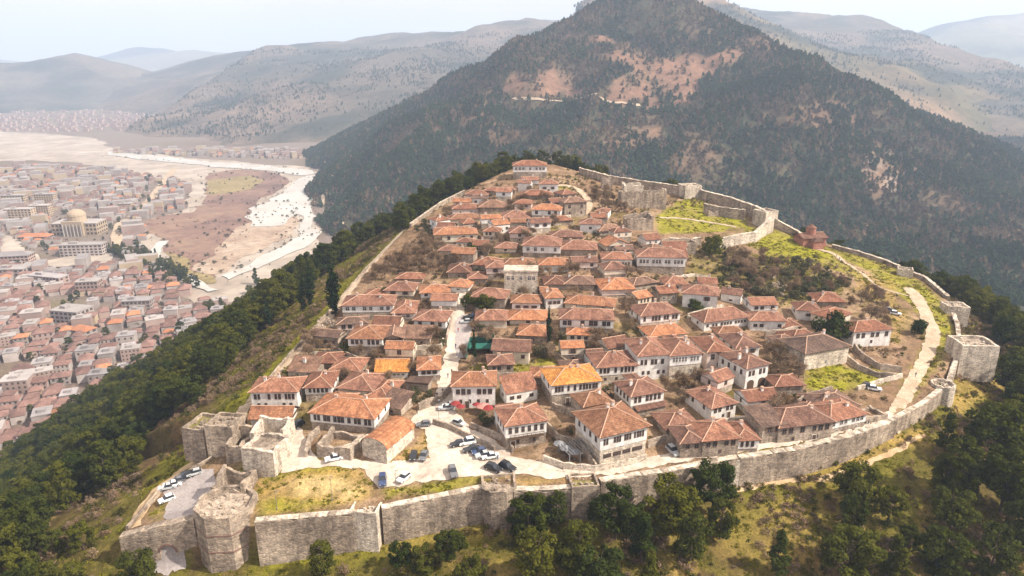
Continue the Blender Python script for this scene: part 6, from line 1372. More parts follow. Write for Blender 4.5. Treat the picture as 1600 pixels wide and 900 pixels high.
def town_proto(w, d, h, wall, roof, kind):
    b = MB().box(-w / 2, w / 2, -d / 2, d / 2, -3, h); wd = b.data('wall', [wall])
    r = MB(); e = .5
    if kind == 'hip':
        hh = .26 * min(w, d); k = min(w, d) * .42; x0, y0 = w / 2 + e, d / 2 + e
        r.v = [(-x0, -y0, h), (x0, -y0, h), (x0, y0, h), (-x0, y0, h), (-x0 + k, 0, h + hh), (x0 - k, 0, h + hh)]
        r.f = [(0, 1, 5, 4), (1, 2, 5), (2, 3, 4, 5), (3, 0, 4), (3, 2, 1, 0)]; r.m = [0] * 5
    else:
        r.box(-w / 2 - .2, w / 2 + .2, -d / 2 - .2, d / 2 + .2, h, h + .5); r.box(-w * .2, w * .1, -d * .2, d * .2, h + .5, h + 2.4)
    # window rows on the two long fronts, each window its own piece of the proto
    wins = []
    nst = max(1, int(h / 3.0)); nw = max(2, int(w / 3.2))
    for s in range(nst):
        for i in range(nw): wins.append((-w / 2 + w * (i + .5) / nw, h * (s + .52) / nst))
    return wd, r.data('roof', [roof]), wins, d
TP = [town_proto(11, 9, 6, 'twall', 'tred', 'hip'), town_proto(9, 8, 5.5, 'twallp', 'tred', 'hip'), town_proto(13, 9, 6.5, 'twall', 'tred', 'hip'), town_proto(10, 9, 7, 'twall', 'tora', 'hip'), town_proto(12, 10, 8, 'twall', 'tgrey', 'flat'), town_proto(14, 10, 6, 'twallp', 'tred', 'hip'), town_proto(10, 10, 6, 'twally', 'tred', 'hip'), town_proto(16, 11, 10, 'twallp', 'tpale', 'flat')]
TL_ = ['red-roofed white house', 'small red-roofed pink house', 'wide red-roofed white house', 'orange-roofed white house', 'flat-roofed grey house', 'wide red-roofed pink house', 'red-roofed ochre house', 'flat-roofed pale block']
NOB = [vpz(q) for q in ([(-200, 200), (160, 205), (180, 240), (500, 250), (520, 480), (310, 470), (240, 420), (222, 385), (228, 340), (292, 326), (296, 285), (160, 265), (-200, 252)], [(0, 360), (22, 366), (45, 390), (100, 400), (150, 386), (180, 388), (190, 412), (120, 422), (60, 422), (0, 398)], [(92, 365), (165, 360), (170, 408), (95, 412)], [(72, 330), (165, 330), (165, 372), (80, 376)], [(70, 462), (136, 462), (140, 508), (70, 512)])]
ROADP = strip_poly(smooth_line(vpz([(272, 264), (248, 296), (218, 332), (190, 350), (183, 370), (184, 396)])), 24)
def town():
    g = random.Random(44); cand = []; ang = R_(24); ca, sa = math.cos(ang), math.sin(ang)
    for a in np.arange(-1500, 2600, 14.5):
        for b in np.arange(-700, 2600, 14.0):
            if (int(a / 14.5) % 7 == 0 and g.random() < .5) or (int(b / 14.0) % 6 == 0 and g.random() < .4): continue
            x, y = a * ca - b * sa + g.uniform(-3, 3), a * sa + b * ca + g.uniform(-3, 3); cand.append((x, y))
    C = np.array(cand); z = ground_z(C[:, 0], C[:, 1]); px, py, dp = proj(C[:, 0], C[:, 1], z)
    k = (px > -40) & (px < 470) & (py > 236) & (py < 745) & (C[:, 0] < -250) & (z < VALLEY + 22) & (dp > 100)
    for q in NOB + [ROADP]: k &= ~inpoly(C[:, 0], C[:, 1], q)
    gr = fbm(C[:, 0], C[:, 1], 110, 3); k &= (gr < .42)
    C, z, dp, px, py = C[k], z[k], dp[k], px[k], py[k]; o_ = np.argsort(dp); C, z, dp, px, py = C[o_], z[o_], dp[o_], px[o_], py[o_]
    n1 = min(300, len(C)); cnt = 0
    for i in range(n1):
        x, y = C[i]; kd = g.choices(range(8), [5, 4, 4, 1, 3, 3, 2, 2])[0]; pw = TP[kd]; s = g.uniform(.85, 1.2)
        o = empty('town_house', (x, y, z[i]), ang + g.choice([0, 0, math.pi / 2]) + g.uniform(-.2, .2)); o.scale = (s, s, s * g.uniform(.85, 1.15))
        LM = (('white modern hall', 102, 500), ('dark grey apartment row', 70, 446), ('blue-grey apartment block', 215, 488), ('vivid orange-walled house', 222, 458), ('pink apartment block', 138, 458)); lm = min(LM, key=lambda q: (q[1] - px[i]) ** 2 + (q[2] - py[i]) ** 2)
        dx_, dy_ = px[i] - lm[1], py[i] - lm[2]; far_ = math.hypot(dx_, dy_); step_ = 'just ' if far_ < 40 else ('' if far_ < 90 else 'far ')
        where = step_ + ('below' if dy_ > abs(dx_) else ('above' if dy_ < -abs(dx_) else ('right of' if dx_ > 0 else 'left of'))) + ' the ' + lm[0]
        where += (', near the pine belt' if px[i] > 300 - (py[i] - 430) * .95 else (', at the photo edge' if px[i] < 40 else ''))
        tag(o, TL_[kd] + ' ' + where, 'house', TL_[kd] + 's ' + where)
        link('wall', pw[0], o); link('roof', pw[1], o)
        if i < 130:
            for wx, wz in pw[2]: link('window', window_mesh('d'), o, (wx, -pw[3] / 2, wz), None, (1.1, 1, 1.3))
    # the town beyond: hundreds more, one mass
    V = []; F = []; FM = []
    for i in range(n1, len(C)):
        x, y = C[i]; w, d, h = g.uniform(8, 15), g.uniform(7, 11), g.uniform(5, 8); hip = g.random() < .72
        if g.random() < .12: w, d, h, hip = g.uniform(18, 30), g.uniform(11, 14), g.uniform(11, 17), False
        a = ang + g.choice([0, math.pi / 2]) + g.uniform(-.15, .15); c, s = math.cos(a), math.sin(a); k0 = len(V)
        P_ = lambda lx, ly, lz: (x + lx * c - ly * s, y + lx * s + ly * c, z[i] + lz)
        V += [P_(-w / 2, -d / 2, -2), P_(w / 2, -d / 2, -2), P_(w / 2, d / 2, -2), P_(-w / 2, d / 2, -2), P_(-w / 2, -d / 2, h), P_(w / 2, -d / 2, h), P_(w / 2, d / 2, h), P_(-w / 2, d / 2, h)]
        wm2 = g.choice([0, 0, 0, 1, 2]); F += [(k0, k0 + 1, k0 + 5, k0 + 4), (k0 + 1, k0 + 2, k0 + 6, k0 + 5), (k0 + 2, k0 + 3, k0 + 7, k0 + 6), (k0 + 3, k0, k0 + 4, k0 + 7)]; FM += [wm2] * 4
        if hip:
            hh = .26 * d; V += [P_(-w / 2 + d * .4, 0, h + hh), P_(w / 2 - d * .4, 0, h + hh)]
            F += [(k0 + 4, k0 + 5, k0 + 9, k0 + 8), (k0 + 6, k0 + 7, k0 + 8, k0 + 9), (k0 + 5, k0 + 6, k0 + 9, k0 + 9), (k0 + 7, k0 + 4, k0 + 8, k0 + 8)]; FM += [g.choice([3, 3, 3, 3, 3, 4])] * 4
        else: F += [(k0 + 4, k0 + 5, k0 + 6, k0 + 7)]; FM += [g.choice([5, 6, 6])]
    F2 = [tuple(dict.fromkeys(f)) for f in F]
    o = link('far_town', mesh_data('far_town', V, F2, ['twall', 'twallp', 'twally', 'tred', 'tora', 'tgrey', 'tpale'], FM)); tag(o, 'distant mass of valley town roofs beyond the nearer houses', kind='stuff')
    # street and garden trees of the town
    m = 6000; gg = np.random.default_rng(66); x = gg.uniform(-1500, -260, m); y = gg.uniform(330, 2000, m); zz = ground_z(x, y); px, py, dp = proj(x, y, zz)
    kk = (px > -30) & (px < 480) & (py > 250) & (zz < VALLEY + 20)
    for q in NOB[:2]: kk &= ~inpoly(x, y, q)
    x, y, zz = x[kk], y[kk], zz[kk]; m = len(x); gn_scatter('town_trees', np.stack([x, y, zz], 1), gg.uniform(.5, 1.0, m), gg.uniform(0, 6.28, m), gg.integers(0, 4, m), [PINES[1][1], BARE_T[0][1], TWB[0][1], OLIVE[0][1]])
    q = strip_poly(vpz([(190, 390), (225, 410), (260, 430), (300, 452)]), 34); m = 90; bx = np.array(q); x = gg.uniform(bx[:, 0].min(), bx[:, 0].max(), m * 8); y = gg.uniform(bx[:, 1].min(), bx[:, 1].max(), m * 8); kk = inpoly(x, y, q); x, y = x[kk][:m], y[kk][:m]; m = len(x)
    gn_scatter('riverside_trees', np.stack([x, y, ground_z(x, y)], 1), gg.uniform(.8, 1.3, m), gg.uniform(0, 6.28, m), gg.integers(0, 2, m), [PINES[3][1], PINES[1][1]])
    # specks of the farther settlement along the river
    V = []; F = []; FM = []
    for i in range(420):
        q = P(g.uniform(-20, 350), g.uniform(172, 206), VZ); w, d, h = g.uniform(10, 22), g.uniform(9, 14), g.uniform(6, 12); k0 = len(V)
        V += [(q.x + sx * w / 2, q.y + sy * d / 2, VZ + zz_) for zz_ in (-1, h) for sx, sy in ((-1, -1), (1, -1), (1, 1), (-1, 1))]
        F += [(k0, k0 + 1, k0 + 5, k0 + 4), (k0 + 1, k0 + 2, k0 + 6, k0 + 5), (k0 + 3, k0, k0 + 4, k0 + 7), (k0 + 4, k0 + 5, k0 + 6, k0 + 7)]; FM += [0, 0, 0, g.choice([1, 2])]
    o = link('far_village', mesh_data('far_village', V, F, ['twallp', 'tred', 'tred'], FM)); tag(o, kind='stuff')
town()
def bank_shrubs():
    g = np.random.default_rng(91); PT = []
    for q in VPOLY:
        for a, b in zip(q, q[1:] + q[:1]):
            L = math.hypot(b[0] - a[0], b[1] - a[1])
            for k in range(g.poisson(L / 16)): t = g.random(); PT.append((a[0] + (b[0] - a[0]) * t + g.normal() * 9, a[1] + (b[1] - a[1]) * t + g.normal() * 9, VZ + .6))
    mq = VPOLY[0]; xs = [p[0] for p in mq]; ys = [p[1] for p in mq]; x = g.uniform(min(xs), max(xs), 900); y = g.uniform(min(ys), max(ys), 900); k = inpoly(x, y, mq) & (fbm(x, y, 60, 3) > .05); PT += [(a, b, VZ + .7) for a, b in zip(x[k], y[k])]
    p = np.array(PT); px, py, dp = proj(p[:, 0], p[:, 1], p[:, 2]); p = p[(px > 0) & (px < 520)]; m = len(p); gn_scatter('bank_shrubs', p, g.uniform(.5, 1.6, m), g.uniform(0, 6.28, m), g.integers(0, 3, m), [TWB[0][1], TWB[1][1], OLIVE[1][1]])
bank_shrubs()
# landmark buildings of the town
def block(label, cx, by, w, d, h, rz, wall, roof, rows, cols, hip=False, cat='building', extra=None):
    p = P(cx, by, VZ); root = empty('town_building', (p.x, p.y, VZ), R_(rz)); tag(root, label, cat)
    MB().box(-w / 2, w / 2, 0, d, -2, h).build('wall', [wall], root)
    if hip:
        r = MB(); e = .8; hh = .24 * d; k = d * .42; r.v = [(-w / 2 - e, -e, h), (w / 2 + e, -e, h), (w / 2 + e, d + e, h), (-w / 2 - e, d + e, h), (-w / 2 + k, d / 2, h + hh), (w / 2 - k, d / 2, h + hh)]; r.f = [(0, 1, 5, 4), (1, 2, 5), (2, 3, 4, 5), (3, 0, 4), (3, 2, 1, 0)]; r.m = [0] * 5; r.build('roof', [roof], root)
    else: b = MB(); b.box(-w / 2 - .4, w / 2 + .4, -.4, d + .4, h, h + .7); b.box(-w * .3, -w * .1, d * .3, d * .6, h + .7, h + 3); b.build('roof', [roof], root)
    for i in range(rows):
        for j in range(cols): link('window', window_mesh('d'), root, (-w / 2 + w * (j + .5) / cols, 0, h * (i + .5) / rows), None, (w / cols * .55, 1, h / rows * .5))
        for j in range(max(1, int(cols * d / w))): link('window', window_mesh('d'), root, (w / 2, d * (j + .5) / max(1, int(cols * d / w)), h * (i + .5) / rows), R_(90), (w / cols * .55, 1, h / rows * .5))
    return root
block('long five-storey grey block with window grid beside the town square', 128, 401, 52, 16, 15, 6, 'twall', 'tpale', 4, 10)
uni = block('domed cream university palace with broad wings', 118, 368, 62, 30, 17, 4, 'twally', 'tpale', 3, 12)
b = MB(); b.cyl(0, 12, 17, 27, 12, 16, 0); b.build('dome_drum', ['twally'], uni)
dm = MB(); n = 16
for j in range(6):
    a = math.pi / 2 * j / 5
    for i in range(n): dm.v.append((12.5 * math.cos(a) * math.cos(2 * math.pi * i / n), 12 + 12.5 * math.cos(a) * math.sin(2 * math.pi * i / n), 27 + 9 * math.sin(a)))
dm.f = [(j * n + i, j * n + (i + 1) % n, (j + 1) * n + (i + 1) % n, (j + 1) * n + i) for j in range(5) for i in range(n)]; dm.m = [0] * len(dm.f); dm.build('dome', ['twally'], uni)
MB().box(-14, 14, -5, 0, -1, 21).build('portico', ['twally'], uni)
for i in range(6): b = MB(); b.cyl(-12 + 24 * i / 5, -6.2, 0, 17, .9, 8); b.build('column', ['tpale'], uni)
block('white modern hall with flat terraces in the lower town', 102, 506, 30, 20, 12, -12, 'tpale', 'tpale', 3, 6)
block('orange-roofed house block right of the white modern hall', 122, 528, 20, 12, 7, -20, 'twall', 'tora', 2, 4, True)
block('vivid orange-walled house near the river trees', 222, 462, 14, 11, 8, -10, 'tora', 'tora', 2, 3, True)
block('blue-grey apartment block by the river trees', 215, 492, 26, 14, 14, 8, 'twall', 'tgrey', 4, 7)
block('dark grey apartment row on the left of town', 70, 452, 44, 13, 14, -14, 'twallp', 'tgrey', 4, 10)
block('pink apartment block beside the dark grey row', 138, 462, 22, 14, 15, 10, 'twallp', 'tpale', 4, 6)
block('red-roofed town hall block above the orange-walled house', 183, 470, 26, 14, 8, -6, 'twallp', 'tred', 2, 7, True)
block('dark-roofed mansion block left of the town square', 18, 414, 40, 18, 11, 10, 'twallp', 'tgrey', 3, 9, True)
block('orange-roofed house cluster before the university palace', 52, 378, 40, 16, 7, 4, 'twall', 'tora', 2, 8, True)
block('white flat hall at the left edge of town', 14, 432, 34, 20, 8, 4, 'tpale', 'tpale', 2, 6)
for i, (cx, by, w, h, lb) in enumerate([(30, 345, 40, 18, 'leftmost'), (62, 338, 30, 17, 'second'), (22, 322, 36, 18, 'rear'), (70, 318, 32, 16, 'rear right'), (196, 330, 20, 12, 'far right')]):
    block('tan apartment tower left of the university palace, ' + lb + ' of five' if i < 4 else 'tan apartment tower right of the university palace by the road', cx, by, w, 14, h, 6, 'twally', 'tpale', 5, 8)

# ================================================================== CARS
def car_protos():
    out = []
    for kind in ('hatch', 'suv', 'saloon'):
        L, Wd = (3.9, 1.72) if kind == 'hatch' else ((4.5, 1.86) if kind == 'suv' else (4.5, 1.78)); hb = .82 if kind != 'suv' else 1.0; ht = 1.46 if kind == 'hatch' else (1.72 if kind == 'suv' else 1.42)
        # side profile of the body, then of the glasshouse
        prof = [(-L / 2, .32), (-L / 2 + .02, .62), (-L / 2 + .12, hb * .82), (-L * .22, hb), (L * (.34 if kind == 'saloon' else .48), hb + .02), (L / 2 - .04, hb * .88), (L / 2, .4), (L / 2 - .1, .26), (-L / 2 + .1, .24)]
        def loft(pr, w0, w1, zm):
            n = len(pr); V = []; F = []
            for y, k in ((-w0, 1), (-w1, 1), (w1, 1), (w0, 1)):
                pass
            V = [(x, -Wd / 2 * (w0 if z < zm else w1), z) for x, z in pr] + [(x, Wd / 2 * (w0 if z < zm else w1), z) for x, z in pr]
            F = [tuple(range(n)), tuple(range(2 * n - 1, n - 1, -1))] + [(i, n + i, n + (i + 1) % n, (i + 1) % n) for i in range(n)]
            return V, F
        V, F = loft(prof, 1.0, .95, hb * .8); body = mesh_data('body', V, F, 'carpaint'); 
        rear = L * (.30 if kind == 'saloon' else .46); cab = [(-L * .20, hb - .02), (-L * .04, ht - .06), (L * .04, ht), (rear - .45, ht - .02), (rear, hb)]
        V, F = loft(cab, .93, .76, hb + .1); glass = mesh_data('glasshouse', V, F, 'glass')
        r = MB(); r.box(-L * .035, rear - .46, -Wd * .37, Wd * .37, ht - .05, ht + .02); roof = r.data('roof_panel', ['carpaint'])
        w = MB(); w.cyl(0, 0, -.11, .11, .31, 12, 0, 1, 'y'); w.cyl(0, 0, -.12, .12, .18, 8, 1, 1, 'y'); wheel = w.data('wheel', ['rubber', 'alloy'])
        l = MB(); l.box(-.04, .08, -.2, .2, -.07, .07); lamp = l.data('headlight', ['alloy'])
        out.append((body, glass, roof, wheel, lamp, L, Wd))
    return out
M['carpaint'] = mat_plain('car_paint', (.5, .5, .5), .3); M['rubber'] = mat_plain('tyre_rubber', (.02, .02, .02), .9); M['alloy'] = mat_plain('pale_alloy', (.55, .55, .56), .4, .5)
PAINT = {k: mat_plain(k + '_car_paint', c, .28, 0, .6) for k, c in dict(white=(.78, .78, .77), silver=(.42, .43, .44), black=(.02, .02, .023), blue=(.04, .06, .14), grey=(.13, .13, .14), red=(.35, .03, .03)).items()}
CARP = car_protos()
def car(px, py, yaw, kind, paint, label):
    p = hit(px, py); body, glass, roof, wheel, lamp, L, Wd = CARP[kind]; q = gz(p.x, p.y) + .18
    o = empty('parked_car', (p.x, p.y, q), R_(yaw)); tag(o, label, 'car', 'parked cars')
    for nm, me in (('body', body), ('glasshouse', glass), ('roof_panel', roof)):
        c = link(nm, me, o)
        if nm != 'glasshouse': c.material_slots[0].link = 'OBJECT'; c.material_slots[0].material = PAINT[paint]
    for sx in (-L * .31, L * .31):
        for sy in (-Wd / 2 + .1, Wd / 2 - .1): link('wheel', wheel, o, (sx, sy, .31))
    for sy in (-.58, .58): link('headlight', lamp, o, (-L / 2 + .02, sy, .62))
for a in [(715, 697, 18, 0, 'black', 'black hatchback at the back end of the car park row'), (730, 694, 18, 1, 'white', 'white car second in the car park row'), (737, 705, 18, 2, 'black', 'black saloon in the middle of the car park row'), (749, 709, 18, 0, 'blue', 'dark blue car in the car park row'), (756, 714, 16, 2, 'silver', 'silver saloon near the end of the car park row'), (766, 716, 14, 2, 'white', 'white saloon at the front end of the car park row'),
          (598, 754, 100, 1, 'blue', 'dark blue car nose-on at the lawn edge'), (631, 750, 60, 0, 'white', 'white hatchback beside the dark blue car at the lawn edge'), (708, 741, 105, 1, 'grey', 'lone dark grey car in the open car park'), (771, 735, 150, 1, 'black', 'left of two black cars at the bottom of the car park'), (793, 733, 140, 1, 'black', 'right of two black cars at the bottom of the car park'),
          (646, 716, 90, 0, 'black', 'black car parked by the chapel grass, left of two'), (662, 716, 80, 0, 'grey', 'dark car parked by the chapel grass, right of two'), (697, 640, 8, 2, 'silver', 'silver car at the street mouth'), (703, 636, 8, 2, 'white', 'white car behind the silver one at the street mouth'), (662, 666, 12, 0, 'grey', 'grey car behind the chapel'), (717, 664, 150, 0, 'silver', 'silver car at the top of the ramp'),
          (454, 671, 10, 2, 'silver', 'silver car in the gatehouse court'), (464, 668, 60, 1, 'black', 'dark van beside the silver car in the gatehouse court'), (522, 719, 20, 2, 'white', 'white saloon before the walled enclosure'), (304, 742, 30, 0, 'silver', 'topmost silver car in the lower court row'), (289, 748, 30, 1, 'black', 'black car in the lower court row'), (278, 754, 25, 0, 'grey', 'grey car in the lower court row'), (270, 760, 22, 2, 'white', 'white saloon in the lower court row'), (262, 764, 20, 2, 'silver', 'lowest silver saloon in the lower court row'), (261, 783, 40, 0, 'white', 'lone white car below the lower court row'),
          (1366, 610, 160, 0, 'white', 'white car below the curved walls on the right'), (1357, 606, 160, 0, 'black', 'black car beside the white one below the curved walls'), (1399, 492, 150, 0, 'white', 'white car by the bare trees near the gravel path'), (1390, 488, 150, 1, 'grey', 'grey car beside the white one near the gravel path'), (1051, 708, 110, 1, 'silver', 'silver van at the courtyard right of the mansion'), (733, 498, 5, 2, 'black', 'black car on the upper street'), (728, 505, 5, 0, 'silver', 'silver car on the upper street'), (745, 495, 10, 1, 'blue', 'blue car at the street top wall')]: car(*a)

# ================================================================== PEOPLE
def person_mesh(seed, stride, arm):
    bm = bmesh.new(); s = stride
    J = {'pel': (0, 0, .95), 'spi': (0, .01, 1.18), 'che': (0, .01, 1.40), 'nec': (0, 0, 1.53), 'hd': (0, -.02, 1.66), 'tp': (0, -.01, 1.76), 'hl': (-.09, 0, .92), 'hr': (.09, 0, .92), 'kl': (-.10, -s * .5, .50), 'kr': (.10, s * .35, .50), 'al': (-.10, -s * .45, .08), 'ar': (.10, s * .75, .10), 'fl': (-.10, -s * .45 - .15, .03), 'fr': (.10, s * .75 - .15, .05),
         'sl': (-.19, 0, 1.42), 'sr': (.19, 0, 1.42), 'el': (-.25, .04 + arm * .3, 1.14), 'er': (.25, .04 - arm * .3, 1.14), 'wl': (-.25, -.10 + arm * .3, .92), 'wr': (.25, -.14 - arm * .3, .92), 'nl': (-.24, -.16 + arm * .3, .83), 'nr': (.24, -.20 - arm * .3, .83)}
    R = {'pel': .15, 'spi': .14, 'che': .16, 'nec': .06, 'hd': .105, 'tp': .07, 'hl': .10, 'hr': .10, 'kl': .065, 'kr': .065, 'al': .045, 'ar': .045, 'fl': .045, 'fr': .045, 'sl': .07, 'sr': .07, 'el': .048, 'er': .048, 'wl': .035, 'wr': .035, 'nl': .04, 'nr': .04}
    E = [('pel', 'spi'), ('spi', 'che'), ('che', 'nec'), ('nec', 'hd'), ('hd', 'tp'), ('pel', 'hl'), ('hl', 'kl'), ('kl', 'al'), ('al', 'fl'), ('pel', 'hr'), ('hr', 'kr'), ('kr', 'ar'), ('ar', 'fr'), ('che', 'sl'), ('sl', 'el'), ('el', 'wl'), ('wl', 'nl'), ('che', 'sr'), ('sr', 'er'), ('er', 'wr'), ('wr', 'nr')]
    ks = list(J); me = bpy.data.meshes.new('skeleton'); me.from_pydata([J[k] for k in ks], [(ks.index(a), ks.index(b)) for a, b in E], [])
    o = bpy.data.objects.new('skeleton', me); COL.objects.link(o); md = o.modifiers.new('skin', 'SKIN'); 
    sv = me.skin_vertices[0].data if me.skin_vertices else None
    if sv is None:
        bm2 = bmesh.new(); bm2.from_mesh(me); bm2.verts.layers.skin.verify(); bm2.to_mesh(me); bm2.free(); sv = me.skin_vertices[0].data
    for k, v in zip(ks, sv): v.radius = (R[k], R[k] * (.72 if k in ('che', 'spi', 'pel') else 1)); v.use_root = (k == 'pel')
    md2 = o.modifiers.new('sub', 'SUBSURF'); md2.levels = 1; md2.render_levels = 1
    dg = bpy.context.evaluated_depsgraph_get(); ev = o.evaluated_get(dg); out = bpy.data.meshes.new_from_object(ev); bpy.data.objects.remove(o)
    return out
M['skin'] = mat_plain('skin', (.45, .28, .2), .7); M['hair'] = mat_plain('dark_hair', (.03, .02, .015), .8)
CLO = {k: mat_plain(k + '_cloth', c, .9) for k, c in dict(navy=(.03, .04, .09), black=(.02, .02, .02), grey=(.18, .18, .19), red=(.4, .04, .04), white=(.65, .63, .6), jeans=(.07, .10, .18), khaki=(.26, .21, .13)).items()}
PM = []
for sd, (st_, ar_) in enumerate([(.28, .25), (.05, .05), (-.3, -.25)]):
    me = person_mesh(sd, st_, ar_); me.materials.clear()
    for mm in (CLO['navy'], CLO['jeans'], M['skin'], M['hair'], CLO['black']): me.materials.append(mm)
    for pl in me.polygons:
        c = pl.center; z = c.z
        pl.material_index = 2 if z > 1.50 else (0 if z > .93 and not (abs(c.x) > .19 and z < .93) else (4 if z < .10 else 1))
        if z > 1.62 and (c.y > -.04 or z > 1.72): pl.material_index = 3
        if abs(c.x) > .2 and z < .92: pl.material_index = 2
        pl.use_smooth = True
    PM.append(me)
def person(px, py, rz, k, top, leg, label):
    p = hit(px, py); o = link('person', PM[k], None, (p.x, p.y, gz(p.x, p.y) + .2), R_(rz)); tag(o, label, 'person', 'people walking in the village')
    for i, c in ((0, top), (1, leg)): o.material_slots[i].link = 'OBJECT'; o.material_slots[i].material = CLO[c]
for a in [(692, 616, 0, 0, 'black', 'jeans', 'person in black top walking down the street near the bend'), (697, 618, 20, 2, 'red', 'black', 'person in red top beside the one in black near the bend'), (686, 632, 200, 1, 'white', 'jeans', 'person in white top standing at the street mouth'), (683, 622, 180, 0, 'navy', 'khaki', 'person in navy top by the stone wall at the street bend'), (706, 585, 0, 2, 'black', 'black', 'person in dark clothes in the lower street'), (700, 592, 190, 0, 'grey', 'jeans', 'person in grey top walking up the lower street'), (712, 545, 10, 1, 'navy', 'jeans', 'person in navy top mid street'), (716, 520, 180, 0, 'red', 'jeans', 'person in red top mid street'),
          (519, 712, 90, 1, 'black', 'jeans', 'left of two people beside the walled enclosure'), (525, 713, 80, 0, 'navy', 'black', 'right of two people beside the walled enclosure'), (778, 720, 30, 0, 'grey', 'jeans', 'person crossing between the row of cars and the black cars'), (1356, 666, 60, 2, 'navy', 'jeans', 'left of two people on the wall lane'), (1361, 664, 70, 0, 'white', 'khaki', 'right of two people on the wall lane'), (1306, 404, 40, 1, 'grey', 'black', 'left of two people below the red brick church'), (1311, 408, 40, 0, 'black', 'jeans', 'right of two people below the red brick church'), (471, 532, 30, 0, 'red', 'jeans', 'person in red on the left rim path'), (476, 530, 30, 2, 'black', 'jeans', 'person in black on the left rim path'), (1430, 590, 20, 0, 'navy', 'jeans', 'person alone on the right gravel path'),
          (652, 648, 120, 1, 'black', 'black', 'person by the wall above the chapel'), (746, 676, 100, 0, 'grey', 'black', 'person walking on the ramp')]: person(*a)

# ================================================================== SMALL THINGS OF THE VILLAGE
M['green'] = mat_mottled('green_netting', [(0.01, 0.07, 0.055), (0.02, 0.12, 0.09)], .6); M['redcloth'] = mat_plain('red_canvas', (.22, .03, .03), .8); M['pinkcloth'] = mat_plain('pink_canvas', (.42, .2, .17), .8); M['steel'] = mat_plain('grey_steel', (.25, .25, .26), .5, .6); M['greycloth'] = mat_plain('grey_canvas', (.2, .2, .21), .9)
def screen_fence():
    pts = hits([(728, 562), (735, 540), (772, 536), (772, 558)]); root = empty('screen_fence', pts[0]); tag(root, 'dark green netting fence around the court left of the little church', 'fence')
    o0 = pts[0]
    for a, b in zip(pts[:-1], pts[1:]):
        d = b - a; n = max(2, int(d.length / 2.5))
        for i in range(n):
            p0, p1 = a.lerp(b, i / n) - o0, a.lerp(b, (i + 1) / n) - o0; t = Vector((-d.y, d.x, 0)).normalized() * .05
            V = [p0 - t, p1 - t, p1 - t + Vector((0, 0, 3)), p0 - t + Vector((0, 0, 3)), p0 + t, p1 + t, p1 + t + Vector((0, 0, 3)), p0 + t + Vector((0, 0, 3))]
            link('panel', mesh_data('panel', V, [(0, 1, 2, 3), (7, 6, 5, 4), (3, 2, 6, 7), (0, 3, 7, 4), (1, 5, 6, 2)], 'green'), root)
            b_ = MB(); b_.cyl(p0.x, p0.y, p0.z - .5, p0.z + 3.3, .06, 6); b_.build('post', ['steel'], root)
    c = hit(752, 552); MB().box(c.x - o0.x - 4, c.x - o0.x + 3.5, c.y - o0.y - 1.5, c.y - o0.y + 3, c.z - o0.z + 2.2, c.z - o0.z + 2.35).build('netting_roof', ['green'], root)
screen_fence()
def parasol(px, py, s, m, label):
    p = hit(px, py); root = empty('parasol', p); tag(root, label, 'parasol', 'cafe parasols')
    b = MB(); b.cyl(0, 0, 0, 2.5, .04, 6); b.build('pole', ['steel'], root)
    b = MB(); b.prism(ngon(s, 8), 2.2, 2.9, 0, .05); b.build('canopy', [m], root); b = MB(); b.prism(ngon(.3, 6), 0, .12, 0); b.build('base', ['steel'], root)
for a in [(712, 641, 1.5, 'redcloth', 'red parasol at the corner of the white cafe house'), (720, 646, 1.4, 'redcloth', 'second red parasol beside the cafe corner'), (755, 645, 2.0, 'pinkcloth', 'large pink parasol in the cafe garden'), (763, 648, 1.8, 'redcloth', 'red parasol beside the large pink one'), (745, 643, 1.3, 'redcloth', 'small red parasol before the cafe door'), (874, 705, 1.6, 'greycloth', 'left grey parasol on the mansion terrace'), (884, 712, 1.6, 'greycloth', 'middle grey parasol on the mansion terrace'), (897, 718, 1.6, 'greycloth', 'right grey parasol on the mansion terrace')]: parasol(*a)
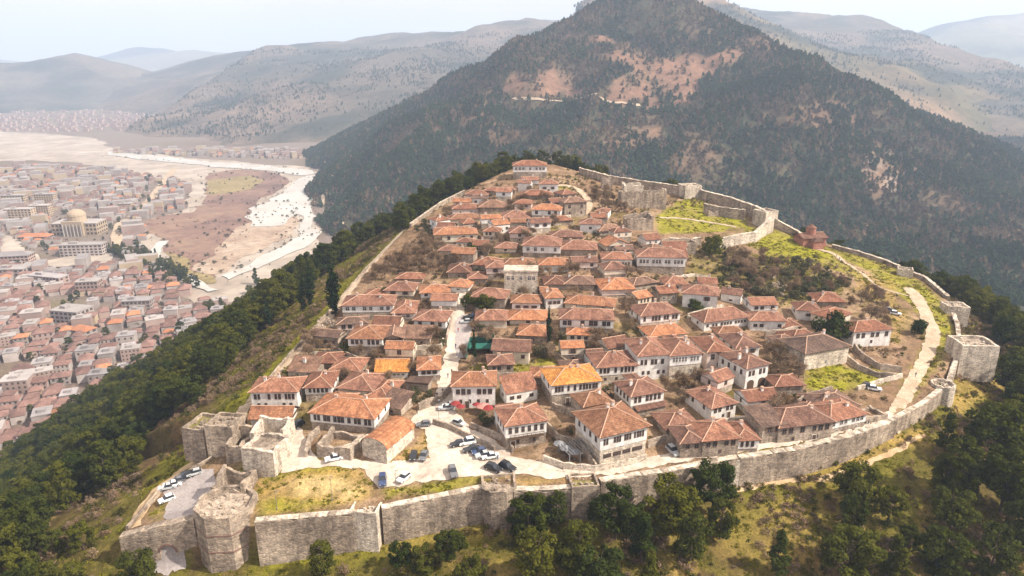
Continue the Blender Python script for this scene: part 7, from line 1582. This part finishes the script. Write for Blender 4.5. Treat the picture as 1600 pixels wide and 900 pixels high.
def pergola():
    p = hit(906, 722); root = empty('pergola', p, R_(26)); tag(root, 'grey pergola frame on the terrace left of the mansion', 'pergola')
    for x in (-3, 0, 3):
        for y in (0, 5): b = MB(); b.box(x - .09, x + .09, y - .09, y + .09, -.5, 2.9); b.build('post', ['greycloth'], root)
    for x in np.linspace(-3.2, 3.2, 9): b = MB(); b.box(x - .06, x + .06, -.4, 5.4, 2.9, 3.06); b.build('beam', ['greycloth'], root)
    for x, y in ((-1.5, 1.5), (1.5, 3.5), (1.5, 1.2), (-1.6, 3.8)): b = MB(); b.cyl(x, y, .7, .76, .5, 10); b.cyl(x, y, 0, .7, .05, 6); b.build('table', ['wood'], root)
pergola()
def lamp(px, py, h, label):
    p = hit(px, py); root = empty('lamp_post', p); tag(root, label, 'lamp post', 'lamp posts')
    b = MB(); b.cyl(0, 0, -.4, h, .07, 8, 0, .6); b.build('pole', ['steel'], root); b = MB(); b.box(-.1, .7, -.08, .08, h - .1, h); b.build('lamp_head', ['steel'], root); b = MB(); b.cyl(0, 0, -.4, .35, .16, 8); b.build('base', ['steel'], root)
for a in [(519, 782, 6.5, 'lamp post standing in the middle of the dry green'), (433, 796, 5, 'short post near the left end of the dry green'), (619, 764, 5, 'post between the two cars at the lawn edge'), (906, 742, 6, 'lamp post at the mansion garden wall'), (1255, 590, 6, 'pole at the left edge of the green lawn'), (838, 640, 5, 'lamp post on the terrace right of the cafe'), (686, 664, 5, 'lamp post at the top of the car park')]: lamp(*a)
def mast(px, py, h, label):
    p = PY(px, py, 1665); z = float(mtn_z(np.array([p.x]), np.array([p.y]))[0]); root = empty('radio_mast', (p.x, p.y, z)); tag(root, label, 'mast')
    b = MB(); b.prism(ngon(1.6, 4), -2, h, 0, .3); b.build('lattice_shaft', ['steel'], root); b = MB(); b.cyl(0, 0, h, h + 6, .2, 6); b.build('antenna', ['steel'], root)
mast(968, 12, 30, 'thin radio mast on the mountain summit')
# ================================================================== HAZE
hm = bpy.data.materials.new('valley_haze'); hm.use_nodes = True; nt = hm.node_tree; nt.nodes.clear()
out = nt.nodes.new('ShaderNodeOutputMaterial'); pv = nt.nodes.new('ShaderNodeVolumePrincipled')
pv.inputs['Color'].default_value = (0.60, 0.75, 1.0, 1); pv.inputs['Density'].default_value = 0.00015; pv.inputs['Anisotropy'].default_value = 0.1
nt.links.new(pv.outputs[0], out.inputs['Volume'])
hb = MB().box(-12500, 12500, -2500, 13200, VALLEY - 45, 720).build('haze', hm); tag(hb, kind='stuff')
